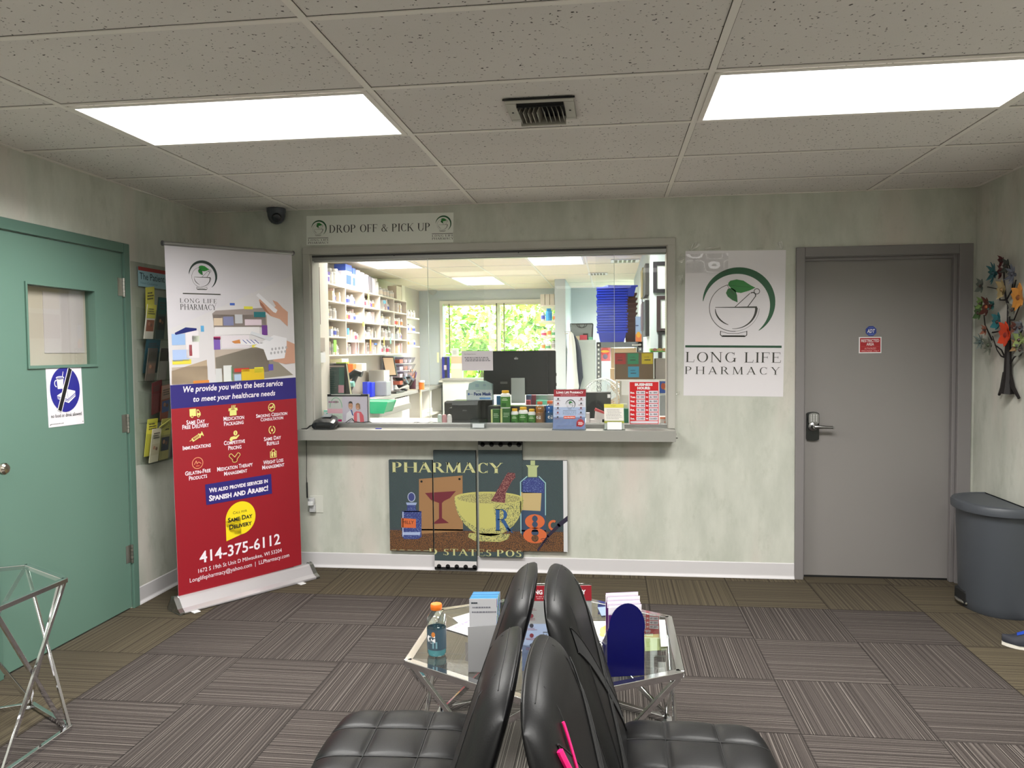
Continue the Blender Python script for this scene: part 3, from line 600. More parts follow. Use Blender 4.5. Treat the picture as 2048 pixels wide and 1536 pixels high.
# four-panel canvas: a generic chemist's still life
pan = [((777, 920), (867, 1103)), ((866, 901), (954, 1141)), ((956, 881), (1047, 1116)), ((1044, 921), (1136, 1104))]
names = ['leftmost canvas panel with a small blue bottle, under the window', 'second canvas panel from the left, hung lowest, with a black scalloped bottom edge', 'third canvas panel, hung highest, with the bowl and blue letters', 'rightmost canvas panel with a tall blue bottle and an orange eight']
t_ = NT('dark_hatched_canvas'); wv = t_.n('ShaderNodeTexWave', wave_type='BANDS', bands_direction='DIAGONAL'); wv.inputs['Scale'].default_value = 62; wv.inputs['Distortion'].default_value = .6; tcx = t_.n('ShaderNodeTexCoord'); t_.l(tcx.outputs['Object'], wv.inputs['Vector'])
t_.l(t_.mix(t_.ramp(wv.outputs[0], [(.62, (0, 0, 0, 1)), (.8, (1, 1, 1, 1))]), C3(24, 32, 44), C3(88, 108, 106)), t_.p.inputs['Base Color']); t_.p.inputs['Roughness'].default_value = .6; MHAT = t_.m
def speck(name, a, b, sc=220, th=.5):
    t = NT(name); n = t.noise(t.obj(1, 1, 1), sc, 2, .6); t.l(t.mix(t.ramp(n, [(th-.03, (0, 0, 0, 1)), (th+.03, (1, 1, 1, 1))]), a, b), t.p.inputs['Base Color']); t.p.inputs['Roughness'].default_value = .6; return t.m
MSH = speck('brown_stippled_shelf', C3(44, 34, 30), C3(128, 86, 48)); MBOWL = speck('stippled_yellow', C3(184, 180, 108), C3(58, 70, 66), 190, .56); MYEL = M(184, 180, 104, .6); MBL = speck('stippled_blue', C3(48, 58, 120), C3(120, 140, 180), 160, .6)
MTAN = M(150, 112, 74, .6); MMAR = M(104, 34, 46, .6); MPES = speck('stippled_maroon', C3(92, 40, 48), C3(150, 104, 96), 160, .55); ORG = M(200, 100, 56, .55); MRX = M(44, 84, 134, .55); CRM = M(192, 192, 138, .6)
full = at(777, 881, 'y', -.03), at(1136, 1141, 'y', -.03)
def clipart(A, a0, b0, a1, b1):
    """draw the whole picture clipped to one panel"""
    import itertools
    def cl(pts):
        def clip(P, f, g):
            out = []
            for i in range(len(P)):
                p, q = P[i-1], P[i]; fp, fq = f(p), f(q)
                if fq >= 0:
                    if fp < 0: out.append(g(p, q, fp, fq))
                    out.append(q)
                elif fp >= 0: out.append(g(p, q, fp, fq))
            return out
        ip = lambda p, q, fp, fq: (p[0]+(q[0]-p[0])*fp/(fp-fq), p[1]+(q[1]-p[1])*fp/(fp-fq))
        for f in (lambda p: p[0]-a0, lambda p: a1-p[0], lambda p: p[1]-b0, lambda p: b1-p[1]):
            pts = clip(pts, f, ip)
            if len(pts) < 3: return None
        return pts
    class CA(Art):
        def poly(s, pts, m, l=1):
            # fan-clip convex pieces; concave shapes are cut into triangles first
            tri = geometry.tessellate_polygon([[Vector((x, y, 0)) for x, y in pts]]) if len(pts) > 4 else [tuple(range(len(pts)))]
            for tr in tri:
                q = cl([pts[i] for i in tr])
                if q: s.mb.poly([s.P(a, b, l) for a, b in q], m) if len(q) <= 4 else [s.mb.poly([s.P(*q[0], l), s.P(*q[i], l), s.P(*q[i+1], l)], m) for i in range(1, len(q)-1)]
        def serif(s, body, a0, b0, a1, b1, m, l=2, sp=0., heavy=1.):
            for q in serif_polys(body, sp, heavy): s.poly([(a0+(a1-a0)*x, b1+(b0-b1)*y) for x, y in q], m, l)
    B = CA.__new__(CA); B.__dict__.update(A.__dict__); return B
def still(A):
    P = A.ab
    A.ppoly([(777, 1058), (1136, 1062), (1136, 1104), (777, 1103)], MSH, 1); A.ppoly([(777, 1057), (1136, 1061), (1136, 1064), (777, 1060)], M(60, 66, 76), 2)
    A.ppoly([(838, 958), (925, 951), (926, 1062), (838, 1068)], MTAN, 2)
    for c in ((843, 963), (919, 958)): a, b = P(*c); A.ell(a, b, .008, .008, MVD, 3, 10)
    # a plain goblet on the card
    A.ppoly([(850, 986), (912, 982), (900, 996), (888, 1002), (884, 1006), (884, 1036), (898, 1046), (864, 1048), (878, 1037), (878, 1006), (862, 1000)], MMAR, 3)
    # mortar
    x0, y0 = P(909, 995); x1, y1 = P(1047, 1000); cx = (x0+x1)/2; rx = (x1-x0)/2; a, b = P(978, 996); bb = P(978, 1072)[1]
    A.poly([(cx+rx*math.cos(t), b+(bb-b)*math.sin(t)) for t in [PI*i/24 for i in range(25)]], MBOWL, 4)
    A.poly([(cx-rx*.98+rx*1.2*0, b+.01)]+[(cx-rx*.1+rx*.88*math.cos(t), b+.005+(bb-b)*.78*math.sin(t)) for t in [PI-PI*.62*i/14 for i in range(15)]]+[(cx+rx*.1, b+.02)], MYEL, 5)
    A.ell(cx, b, rx, .042, MYEL, 6, 36); A.ell(cx, b+.003, rx*.93, .033, speck('inner_bowl', C3(130, 126, 84), C3(184, 178, 110), 150, .5), 7, 36); A.ppoly([(938, 1066), (1020, 1068), (1016, 1078), (1000, 1084), (950, 1082), (936, 1074)], MBOWL, 4)
    A.ppoly([(982, 1002), (1012, 950), (1016, 945), (1030, 946), (1031, 955), (1024, 962), (1012, 984), (1010, 1006)], MPES, 8)
    # bottles
    A.ppoly([(804, 1022), (843, 1022), (843, 1074), (836, 1078), (808, 1078), (804, 1072)], MBL, 4); A.ppoly([(815, 1008), (831, 1008), (832, 1020), (843, 1024), (804, 1024), (814, 1020)], MBL, 4); A.ppoly([(812, 1005), (834, 1005), (832, 1010), (814, 1010)], M(150, 165, 200), 5)
    a, b = P(823, 994); A.ell(a, b, .024, .030, M(58, 66, 120), 5, 18); A.band(a, b, .024, .030, 0, 360, .005, M(170, 180, 205), 6, 20); A.line([P(806, 1024), P(806, 1072)], .006, M(186, 196, 216), 6); A.ppoly([(806, 1064), (841, 1064), (840, 1070), (807, 1070)], M(160, 175, 210), 5)
    A.ppoly([(803, 1036), (832, 1038), (832, 1056), (803, 1055)], ORG, 6); 
    A.ppoly([(1042, 958), (1056, 952), (1078, 952), (1091, 962), (1092, 1070), (1044, 1070), (1040, 1062)], M(52, 70, 96), 2); A.ppoly([(1045, 962), (1058, 956), (1076, 956), (1088, 964), (1088, 986), (1045, 986)], MBL, 3)
    A.line([P(1042, 1066), P(1041, 964), P(1054, 953)], .006, M(150, 190, 190), 4); A.line([P(1091, 1030), P(1091, 966), P(1078, 953)], .006, M(150, 190, 190), 4)
    A.ppoly([(1052, 930), (1078, 931), (1074, 936), (1074, 954), (1056, 954), (1056, 936)], M(170, 180, 130), 3); A.ppoly([(1061, 920), (1070, 920), (1070, 931), (1061, 931)], M(170, 180, 130), 3)
    A.ppoly([(1042, 984), (1083, 986), (1081, 1022), (1042, 1020)], M(186, 164, 116), 3)
    a, b = P(784, 924); c, d = P(1006, 946); A.serif('PHARMACY', a, b, c, d+.002, CRM, 9, heavy=1.7)
    a, b = P(864, 1097); c, d = P(1044, 1112); A.serif('D STATES POS', a-.02, b-.001, c-.004, d+.006, CRM, 9, heavy=1.5)
    a, b = P(990, 1018); c, d = P(1024, 1062); A.serif('R', a, b, c, d, MRX, 9, heavy=1.6); a, b = P(1012, 1048); c, d = P(1028, 1066); A.serif('x', a, b, c, d, MRX, 9, heavy=1.3)
    a, b = P(1046, 1028); c, d = P(1094, 1087); A.serif('8', a, b, c, d, ORG, 9, heavy=1.7); a, b = P(1094, 1038); c, d = P(1116, 1068); A.band((a+c)/2+.006, (b+d)/2-.008, .026, .028, 60, 310, .015, ORG, 9, 14)
    for k, (u, v) in enumerate((((1076, 1100), (1096, 1072)), ((1096, 1072), (1118, 1050)), ((1118, 1050), (1136, 1036)))): A.line([P(*u), P(*v)], .012+.008*k, M(40, 34, 56), 10)
    for r_ in (.018, .03, .042): a, b = P(1088, 1090); A.band(a, b, r_, r_, 20, 120, .004, M(36, 32, 44), 10, 10)
def txt2(A):
    P = A.ab
    a, b = P(805, 1041); c, d = P(828, 1048)
    if True: A.text('MILLY', a, b, c, d, BLK, 7, shear=.1)
for i, ((x0, y0), (x1, y1)) in enumerate(pan):
    a = at(x0, y0, 'y', -.03); b = at(x1, y1, 'y', -.03); t = [a.z, a.z, a.z, a.z]
    mb = MB(MHAT); mb.box(a.x, -.0275, b.z, b.x-.002, -.0005, a.z, M(30, 32, 36, .7)); mb.poly([(a.x, -.0279, a.z), (b.x-.002, -.0279, a.z), (b.x-.002, -.0279, b.z), (a.x, -.0279, b.z)], MHAT)
    fa, fb = full; A0 = Art(mb, (fa.x, -.028, fa.z), (fb.x, -.028, fa.z), (fa.x, -.028, fb.z), eps=.0002, base=.0002)
    B = clipart(A0, a.x-fa.x, fa.z-a.z, b.x-.002-fa.x, fa.z-b.z); still(B)
    if i == 0: txt2(A0)
    la, lb, lc, ld = a.x-fa.x, fa.z-a.z, b.x-.002-fa.x, fa.z-b.z
    if i == 1 or i == 2:
        if i == 1: A0.rect(la, ld-.060, lc, ld, M(208, 204, 204), 11); A0.rect(la, ld-.018, lc, ld, BLK, 12); ys = ld-.022
        else: A0.rect(la, lb, lc, lb+.062, M(150, 152, 146), 11); A0.rect(la, lb, lc, lb+.028, BLK, 12); ys = lb+.026
        for k in range(5): A0.ell(la+.03+.060*k, ys, .0155, .0155, BLK, 12, 16)
    if i == 3: A0.rect(lc-.026, lb, lc, ld, M(206, 206, 208), 8)
    if i == 0:
        for k in range(5): A0.rect(la+.01+k*.055, ld-.007, la+.045+k*.055, ld-.004, M(170, 176, 140), 9)
    tag(mb.build('canvas_panel'), names[i], 'picture')

# ---- retractable banner
t = thing('retractable_banner', 'tall red, blue and white pharmacy banner stand in the left corner', 'banner', (-1.36, -.62, 0))
TL, TR, BL, BR = Vector((-1.586, -.985, 2.068)), Vector((-1.136, -.300, 2.085)), Vector((-1.576, -.961, .075)), Vector((-1.124, -.279, .075))
MVIN = M(204, 200, 206, .3, name='banner_vinyl')
mb, A = sheet(TL, TR, BL, MVIN, 's', .001)
W_, H_ = A.w, A.h; P = A.ab
BR_ = M(146, 26, 38, .36); BB = M(44, 36, 112, .36); WT = M(236, 228, 236, .4); YL = M(222, 218, 130, .45)
# photograph band (stylised shelves and hands)
def cliprow(pts, m, l): A.ppoly(pts, m, l)
yb0 = P(345, 770)[1]; yr0 = P(350, 815)[1]; yb1 = (P(345, 770)[1]+P(592, 757)[1])/2; yr1 = (P(349, 817)[1]+P(594, 799)[1])/2
dl = P(336, 660)[1]; dr = P(585, 553)[1]; ph = M(206, 202, 204, .35)
def dy(a): return dl+(dr-dl)*a/W_
A.poly([(0, dl), (W_, dr), (W_, yb1), (0, yb1)], ph, 1)
def blk(x0, y0, x1, y1, c, l=3): a0, b0 = P(x0, y0); a1, b1 = P(x1, y1); b0 = max(b0, dy((a0+a1)/2)+.004); b1 = min(b1, yb1-.001); A.rect(max(0, a0), b0, min(W_, a1), b1, M(*c, .4), l)
shd = (150, 138, 134)
for q_ in ((427, 630, 535, 656), (430, 700, 540, 745), (345, 735, 418, 770)): blk(*q_, (178, 164, 152), 2)
A.poly([P(425, 628), P(432, 622), P(530, 617), P(534, 655), P(430, 658)], M(150, 138, 134, .4), 2)
A.poly([P(432, 716), P(520, 692), P(560, 728), P(588, 752), P(436, 768)], M(140, 132, 120, .4), 2)
A.poly([P(345, 742), P(415, 720), P(418, 766), P(345, 769)], M(176, 156, 132, .4), 2)
for x0, y0, x1, y1, c in ((344, 668, 372, 690, (150, 180, 222)), (346, 700, 380, 722, (168, 188, 226)), (379, 690, 386, 712, (190, 50, 66)), (346, 720, 384, 728, (222, 206, 70)), (372, 662, 400, 716, (222, 216, 220)), (402, 652, 409, 664, (90, 160, 205)), (385, 672, 400, 684, (206, 214, 196)),
        (428, 637, 446, 652, (206, 186, 162)), (447, 634, 468, 652, (126, 128, 164)), (470, 630, 486, 648, (186, 186, 190)), (490, 640, 524, 652, (214, 196, 206)), (508, 625, 532, 636, (40, 110, 116)), (524, 652, 536, 672, (110, 62, 140)), (430, 655, 520, 670, (220, 216, 218)), (428, 676, 442, 700, (120, 90, 170)), (428, 674, 442, 680, (190, 60, 100)), (444, 672, 500, 696, (218, 210, 216)),
        (488, 614, 506, 620, (216, 208, 70)), (460, 607, 470, 612, (70, 100, 180)), (432, 738, 446, 766, (200, 200, 200)), (448, 732, 466, 764, (212, 214, 212)), (463, 734, 467, 762, (60, 150, 80)), (470, 738, 500, 744, (190, 60, 50)), (484, 740, 530, 760, (214, 180, 40)), (510, 736, 528, 746, (220, 210, 60)), (470, 750, 484, 762, (170, 190, 214)), (538, 730, 548, 742, (90, 80, 170)), (388, 762, 420, 768, (206, 130, 60)), (505, 690, 520, 696, (220, 206, 70))): blk(x0, y0, x1, y1, c)
A.poly([P(350, 666), P(372, 655), P(394, 657), P(394, 661), P(352, 670)], M(30, 40, 110, .4), 4)
SKN = M(196, 150, 128, .5); SK2 = M(160, 108, 88, .5); PK = M(224, 222, 226, .4)
A.poly([P(x, y) for x, y in ((518, 602), (524, 596), (536, 606), (545, 618), (552, 614), (545, 602), (555, 606), (566, 618), (576, 626), (576, 655), (560, 640), (542, 634), (530, 624), (522, 612))], SKN, 4); A.poly([P(x, y) for x, y in ((519, 604), (526, 610), (534, 622), (542, 632), (530, 624), (521, 612))], SK2, 5)
A.poly([P(x, y) for x, y in ((512, 592), (517, 588), (555, 622), (552, 628), (547, 626))], PK, 6)
A.poly([P(x, y) for x, y in ((566, 688), (572, 682), (590, 690), (591, 728), (572, 730), (548, 724), (546, 722), (566, 716), (556, 700))], SKN, 4)
A.poly([P(x, y) for x, y in ((508, 694), (548, 672), (574, 678), (574, 692), (570, 718), (536, 722), (528, 700))], PK, 5)
for i in range(5):
    for j in range(2): a, b = P(545+7*i-2*j, 700+8*j-i*.8); A.ell(a, b, .007, .009, M(170, 168, 172), 6, 10); 
A.poly([P(x, y) for x, y in ((500, 669), (504, 664), (548, 678), (540, 684))], M(206, 208, 214, .4), 6)
A.poly([P(x, y) for x, y in ((470, 688), (486, 680), (518, 684), (528, 688), (500, 692))], M(226, 224, 228), 5)
for i in range(4): A.line([P(486+8*i, 681), P(494+8*i, 688)], .004, M(56, 66, 140), 6)
A.poly([P(464, 684), P(480, 680), P(482, 688), P(470, 688)], M(200, 130, 70), 6)
# colour bands
A.rect(0, yb1, W_, yr1, BB, 2); A.rect(0, yr1, W_, H_, BR_, 2)
# logo
a, b = P(362, 505); sc_ = (P(437, 600)[0]-P(360, 600)[0])/860
logo(A, a, b+.0, sc_, green=False, word=False, l=3); K3 = M(50, 56, 52, .5)
A.ptext('LONG LIFE', (360, 600.5), (434, 604), 8.5, K3, 3, serif=True, sp=.12); A.ptext('PHARMACY', (361, 612.5), (433, 617), 11, K3, 3, serif=True, sp=.02, heavy=1.1)
A.ptext('We provide you with the best service', (368, 779), (567, 771), 15.5, WT, 4, bold=.018, shear=.18)
A.ptext('to meet your healthcare needs', (388, 799), (552, 790), 14, WT, 4, bold=.018, shear=.18)
sT = lambda s, L, R, h: A.ptext(s, L, R, h, WT, 4, bold=.016, sc=True)
sT('Same Day', (375, 846), (412, 841), 9); sT('Free Delivery', (367, 855), (420, 849), 9)
sT('Medication', (449, 838), (490, 835), 8.5); sT('Packaging', (450, 848), (489, 845), 8.5)
sT('Smoking Cessation', (514, 833), (576, 828), 7.5); sT('Consultation', (523, 841), (568, 836), 7)
sT('Immunizations', (368, 896), (424, 890), 8.5); sT('Competitive', (450, 887), (492, 882), 8.5); sT('Pricing', (459, 897), (485, 893), 8.5)
sT('Same Day', (530, 880), (564, 875), 8); sT('Refills', (536, 889), (560, 885), 8); sT('Gelatin-Free', (373, 946), (424, 941), 8.5); sT('Products', (381, 956), (417, 952), 8.5)
sT('Medication Therapy', (437, 938), (508, 930), 8.5); sT('Management', (451, 948), (497, 941), 8); sT('Weight Loss', (529, 926), (569, 921), 8); sT('Management', (527, 936), (571, 930), 8)
# icons
a, b = P(392, 828); YC = YL
A.rect(a-.032, b-.03, a+.006, b+.012, YC, 4); A.poly([(a+.01, b-.024), (a+.022, b-.024), (a+.034, b-.004), (a+.034, b+.012), (a+.01, b+.012)], YC, 4); A.poly([(a+.014, b-.018), (a+.021, b-.018), (a+.029, b-.004), (a+.014, b-.004)], BR_, 5)
for q_ in (-.018, .02): A.ell(a+q_, b+.013, .008, .009, YC, 5, 14); A.ell(a+q_, b+.013, .004, .005, BR_, 6, 10)
a, b = P(468, 823); A.rect(a-.022, b-.008, a+.022, b+.026, YC, 4); A.poly([(a-.028, b-.018), (a-.01, b-.02), (a-.014, b-.004), (a-.03, b-.002)], YC, 4); A.poly([(a+.028, b-.018), (a+.01, b-.02), (a+.014, b-.004), (a+.03, b-.002)], YC, 4)
for k in range(3): A.line([(a-.012+.01*k, b-.012), (a-.006+.01*k, b-.034)], .005, YC, 5); 
a, b = P(545, 816); A.band(a, b, .022, .024, 0, 360, .005, YC, 4, 24); A.line([(a-.013, b+.014), (a+.013, b-.014)], .005, YC, 5); A.line([(a-.014, b), (a+.014, b)], .006, YC, 4)
a, b = P(395, 874); A.line([(a-.04, b+.02), (a-.018, b+.010)], .003, YC, 4); A.line([(a-.02, b+.014), (a+.018, b-.006)], .021, YC, 4); A.line([(a-.015, b+.010), (a+.014, b-.005)], .012, BR_, 5); A.line([(a+.014, b-.018), (a+.024, b+.006)], .005, YC, 5); A.line([(a+.02, b-.007), (a+.036, b-.016)], .012, YC, 4); A.line([(a+.033, b-.026), (a+.042, b-.004)], .006, YC, 5)
for k in range(5): A.line([(a-.012+.007*k, b+.004-.0035*k), (a-.009+.007*k, b+.010-.0035*k)], .003, YC, 6)
a, b = P(472, 872); A.ell(a+.004, b-.016, .013, .015, YC, 4, 18); A.rect(a+.002, b-.024, a+.006, b-.008, BR_, 5); A.poly([(a-.036, b+.02), (a-.028, b+.006), (a-.006, b+.002), (a+.006, b+.006), (a+.026, b-.004), (a+.03, b), (a+.01, b+.02), (a-.014, b+.022), (a-.026, b+.034)], YC, 4)
a, b = P(546, 861); A.band(a, b, .021, .023, 100, 250, .006, YC, 4, 14); A.band(a, b, .021, .023, -80, 70, .006, YC, 4, 14); A.poly([(a, b-.012), (a+.008, b+.003), (a, b+.012), (a-.008, b+.003)], YC, 5)
a, b = P(398, 926); A.band(a, b, .032, .032, 0, 360, .004, M(226, 150, 110), 4, 28); A.line([(a-.02, b+.006), (a-.008, b-.014), (a-.004, b+.004), (a+.006, b-.006), (a+.02, b+.004)], .004, M(226, 150, 110), 5); A.rect(a-.011, b+.014, a+.011, b+.019, M(226, 110, 80), 5)
a, b = P(472, 916)
for an, ox_ in ((.75, -.010), (-.75, .010)):
    dx_, dy_ = math.sin(an)*.022, math.cos(an)*.022; cx_, cy_2 = a+ox_, b
    A.line([(cx_-dx_, cy_2-dy_), (cx_+dx_, cy_2+dy_)], .024, YC, 4); A.ell(cx_-dx_, cy_2-dy_, .012, .012, YC, 4, 14); A.ell(cx_+dx_, cy_2+dy_, .012, .012, YC, 4, 14)
    A.line([(cx_-dx_, cy_2-dy_), (cx_+dx_, cy_2+dy_)], .017, BR_, 5); A.ell(cx_-dx_, cy_2-dy_, .0085, .0085, BR_, 5, 14); A.ell(cx_+dx_, cy_2+dy_, .0085, .0085, BR_, 5, 14)
a, b = P(549, 908); A.rect(a-.023, b-.014, a+.023, b+.026, YC, 4); A.rect(a-.019, b-.010, a+.019, b+.022, BR_, 5); A.ell(a, b-.016, .013, .013, YC, 6, 16); A.ell(a, b-.016, .009, .009, BR_, 7, 16); A.ell(a-.009, b+.006, .0065, .015, YC, 6, 14); A.ell(a+.009, b+.006, .0065, .015, YC, 6, 14)
# blue strip
q0 = P(413, 969); q1 = P(545, 949); q2 = P(547, 988); q3 = P(416, 1010); A.poly([q0, q1, q2, q3], BB, 4)
A.ptext('We also provide services in', (421, 980), (538, 963), 9, WT, 5, bold=.03, sc=True); A.ptext('Spanish and Arabic!', (421, 995), (539, 978), 12, WT, 5, bold=.035, sc=True)
# yellow drop
a, b = P(485, 1036); MY = M(238, 214, 30, .4); ry = abs(P(485, 1036)[1]-P(485, 1003)[1]); rx_ = abs(P(485, 1036)[0]-P(454.5, 1036)[0])
A.ell(a, b, rx_, ry, MY, 4, 40); A.poly([(a-rx_, b), (a, b), (a, b+ry), (a-rx_, b+ry*1.22)], MY, 4)
A.ptext('Call for', (469, 1026), (497, 1021), 5.5, BLK, 5, bold=.0, sc=True); A.ptext('Same Day', (459, 1040), (508, 1032), 9.5, BLK, 5, bold=.03, sc=True); A.ptext('Delivery', (462, 1054), (507, 1046), 9.5, BLK, 5, bold=.03, sc=True)
A.ptext('414-375-6112', (403, 1110), (564, 1082), 23, WT, 4, bold=.015)
A.ptext('1672 S 19th St Unit D Milwaukee, WI 53204', (401, 1140), (567, 1103), 9, WT, 4); A.ptext('Longlifepharmacy@yahoo.com  |  LLPharmacy.com', (384, 1158), (582, 1114), 11, WT, 4)
mb.build('banner_sheet', t)
ax = (TR-TL).normalized(); nrm = A.N
MB(MALU).tube([TL-ax*.006+Vector((0, 0, .008)), TR+ax*.006+Vector((0, 0, .008))], .012, 10).build('top_rail', t)
for q_ in (TL-ax*.01, TR+ax*.01): MB(M(90, 90, 90, .4)).tube([q_+Vector((0, 0, .008))-ax*.004, q_+Vector((0, 0, .008))+ax*.004], .015, 10).build('end_cap', t)
# silver base housing with flared ends
b0, b1 = BL-ax*.012, BR+ax*.05; b0.z = b1.z = 0; n2 = Vector((nrm.x, nrm.y, 0)).normalized()
prof = [(.085, .004), (.086, .014), (.06, .03), (.022, .078), (.012, .086), (-.01, .086), (-.03, .06), (-.06, .02), (-.062, .004)]
MB(M(206, 202, 206, .3, .55)).prism([b0+n2*a+Vector((0, 0, z)) for a, z in prof], b1-b0).build('base_housing', t, bevel=.003)
MEND = M(160, 160, 158, .25, .9)
for e, s_ in ((b0, -1), (b1, 1)):
    MB(MEND).prism([e+n2*a*1.04+Vector((0, 0, z*1.05)) for a, z in prof], ax*.022*s_).build('end_cap', t, bevel=.006)
for e in (b0+ax*.06, b1-ax*.12): MB(M(215, 215, 215, .3)).obox(e+n2*.02+Vector((0, 0, .004)), ax*.02, n2*.1, (0, 0, .003)).build('foot', t, bevel=.002)
MB(MALU).tube([b0.lerp(b1, .5)-n2*.02+Vector((0, 0, .05)), (TL+TR)/2-n2*.02], .006, 8).build('pole', t)

# ---- brochure rack
t = thing('brochure_rack', 'clear plastic brochure rack of four tiers on the wall between green door and banner', 'rack', (XL, -.62, .82))
y0, y1 = -.857, -.44
MPL = make_glass('rack_plastic', (246, 248, 246), 1.0, .12)
MB(MPL).box(XL+.001, y0, .815, XL+.005, y1, 2.0).build('back_plate', t)
tiers = []
zt_ = [1.545, 1.30, 1.055, .815]
for z in zt_:
    pk_ = MB(MPL); dz = .175
    for k in range(4): yy = y0+.035+.122*k; pk_.poly([(XL+.005, yy, z), (XL+.06, yy, z), (XL+.085, yy, z+dz), (XL+.005, yy, z+dz+.02)])
    pk_.poly([(XL+.06, y0+.035, z), (XL+.06, y1, z), (XL+.085, y1, z+dz), (XL+.085, y0+.035, z+dz)]); pk_.box(XL+.005, y0+.035, z, XL+.06, y1, z+.004)
    pk_.build('pocket_tier', t)
hd, A = sheet((XL+.012, -.80, 1.975), (XL+.012, -.46, 1.975), (XL+.012, -.80, 1.86), M(150, 186, 196, .4), 's')
A.rect(0, 0, A.w, .022, M(150, 52, 48), 1); A.text('The Patient', .012, .034, .27, .074, M(30, 50, 60), 2); A.text('Next Customer', .02, .086, .2, .1, M(110, 150, 165), 2)
hd.build('header_card', t)
YEL = (206, 200, 84)
def broch(y, z, w_, h_, c, label, c2=None, pic=None, tilt=0., dx=.045, lean=.06):
    tl_ = Vector((XL+dx+lean*.5, y, z+h_)); tr_ = tl_+Vector((0, w_*math.cos(tilt), w_*math.sin(tilt))); bl_ = Vector((XL+dx-.0, y+h_*math.sin(tilt), z))
    mb, A = sheet(tl_, tr_, bl_, M(*c, .5), 's', .004)
    if c2: A.rect(0, 0, A.w, A.h*.4, M(*c2, .5), 1)
    if pic: A.rect(A.w*.08, A.h*.45, A.w*.92, A.h*.78, M(*pic, .5), 2); A.ell(A.w*.35, A.h*.56, A.w*.13, A.w*.13, M(180, 130, 104), 3, 10); A.ell(A.w*.62, A.h*.6, A.w*.12, A.w*.12, M(120, 84, 70), 3, 10)
    A.scrib(A.w*.1, A.h*.1, A.w*.9, A.h*.3, 3, M(70, 66, 60), 3, seed=int(abs(y*1000)))
    return tag(mb.build('brochure'), label, 'brochure')
dk = (44, 48, 48)
broch(-.825, 1.552, .09, .2, (214, 208, 196), 'brochure with a family picture, front of the top tier of the rack', (206, 200, 84), (150, 90, 70), dx=.052)
broch(-.80, 1.60, .085, .25, YEL, 'yellow leaflet leaning out of the top tier of the rack', tilt=.14, dx=.03)
broch(-.69, 1.552, .09, .25, (60, 76, 76), 'dark teal leaflet in the top tier of the rack, second pocket', (38, 84, 84), (40, 40, 42), dx=.04)
broch(-.825, 1.306, .09, .19, (96, 88, 80), 'dark photo brochure at the left of the rack\'s second tier', (70, 66, 60), (120, 96, 84), dx=.052)
broch(-.80, 1.35, .14, .2, (44, 76, 84), 'blue-green leaflet standing behind the others in the second tier', (40, 80, 92), dx=.025)
broch(-.70, 1.306, .09, .19, (150, 144, 138), 'grey photo brochure in the middle of the rack\'s second tier', (60, 54, 52), dx=.05)
broch(-.79, 1.10, .1, .19, (104, 36, 40), 'dark maroon brochure in the rack\'s third tier', (94, 32, 36), tilt=.18, dx=.045)
broch(-.70, 1.06, .1, .21, (150, 84, 66), 'orange-brown brochure in the middle of the rack\'s third tier', (170, 140, 124), (80, 100, 150), tilt=.1, dx=.05)
broch(-.60, 1.06, .1, .19, (130, 138, 140), 'grey brochure at the right of the rack\'s third tier', dx=.05)
broch(-.815, .822, .09, .2, (204, 196, 170), 'cream leaflet with a square mark in the rack\'s bottom tier', None, (190, 180, 150), dx=.055)
broch(-.82, .86, .1, .22, YEL, 'yellow leaflet at the left of the rack\'s bottom tier', (222, 214, 80), dx=.03)
broch(-.75, .96, .12, .07, (206, 202, 110), 'folded yellow leaflet lying slanted in the bottom tier', tilt=.3, dx=.06)
broch(-.70, .822, .1, .25, (166, 156, 100), 'khaki photo leaflet in the middle of the rack\'s bottom tier', (190, 184, 100), (60, 64, 76), dx=.045)
broch(-.585, .822, .09, .2, (90, 66, 80), 'purple-grey leaflet at the right of the rack\'s bottom tier', dx=.05)
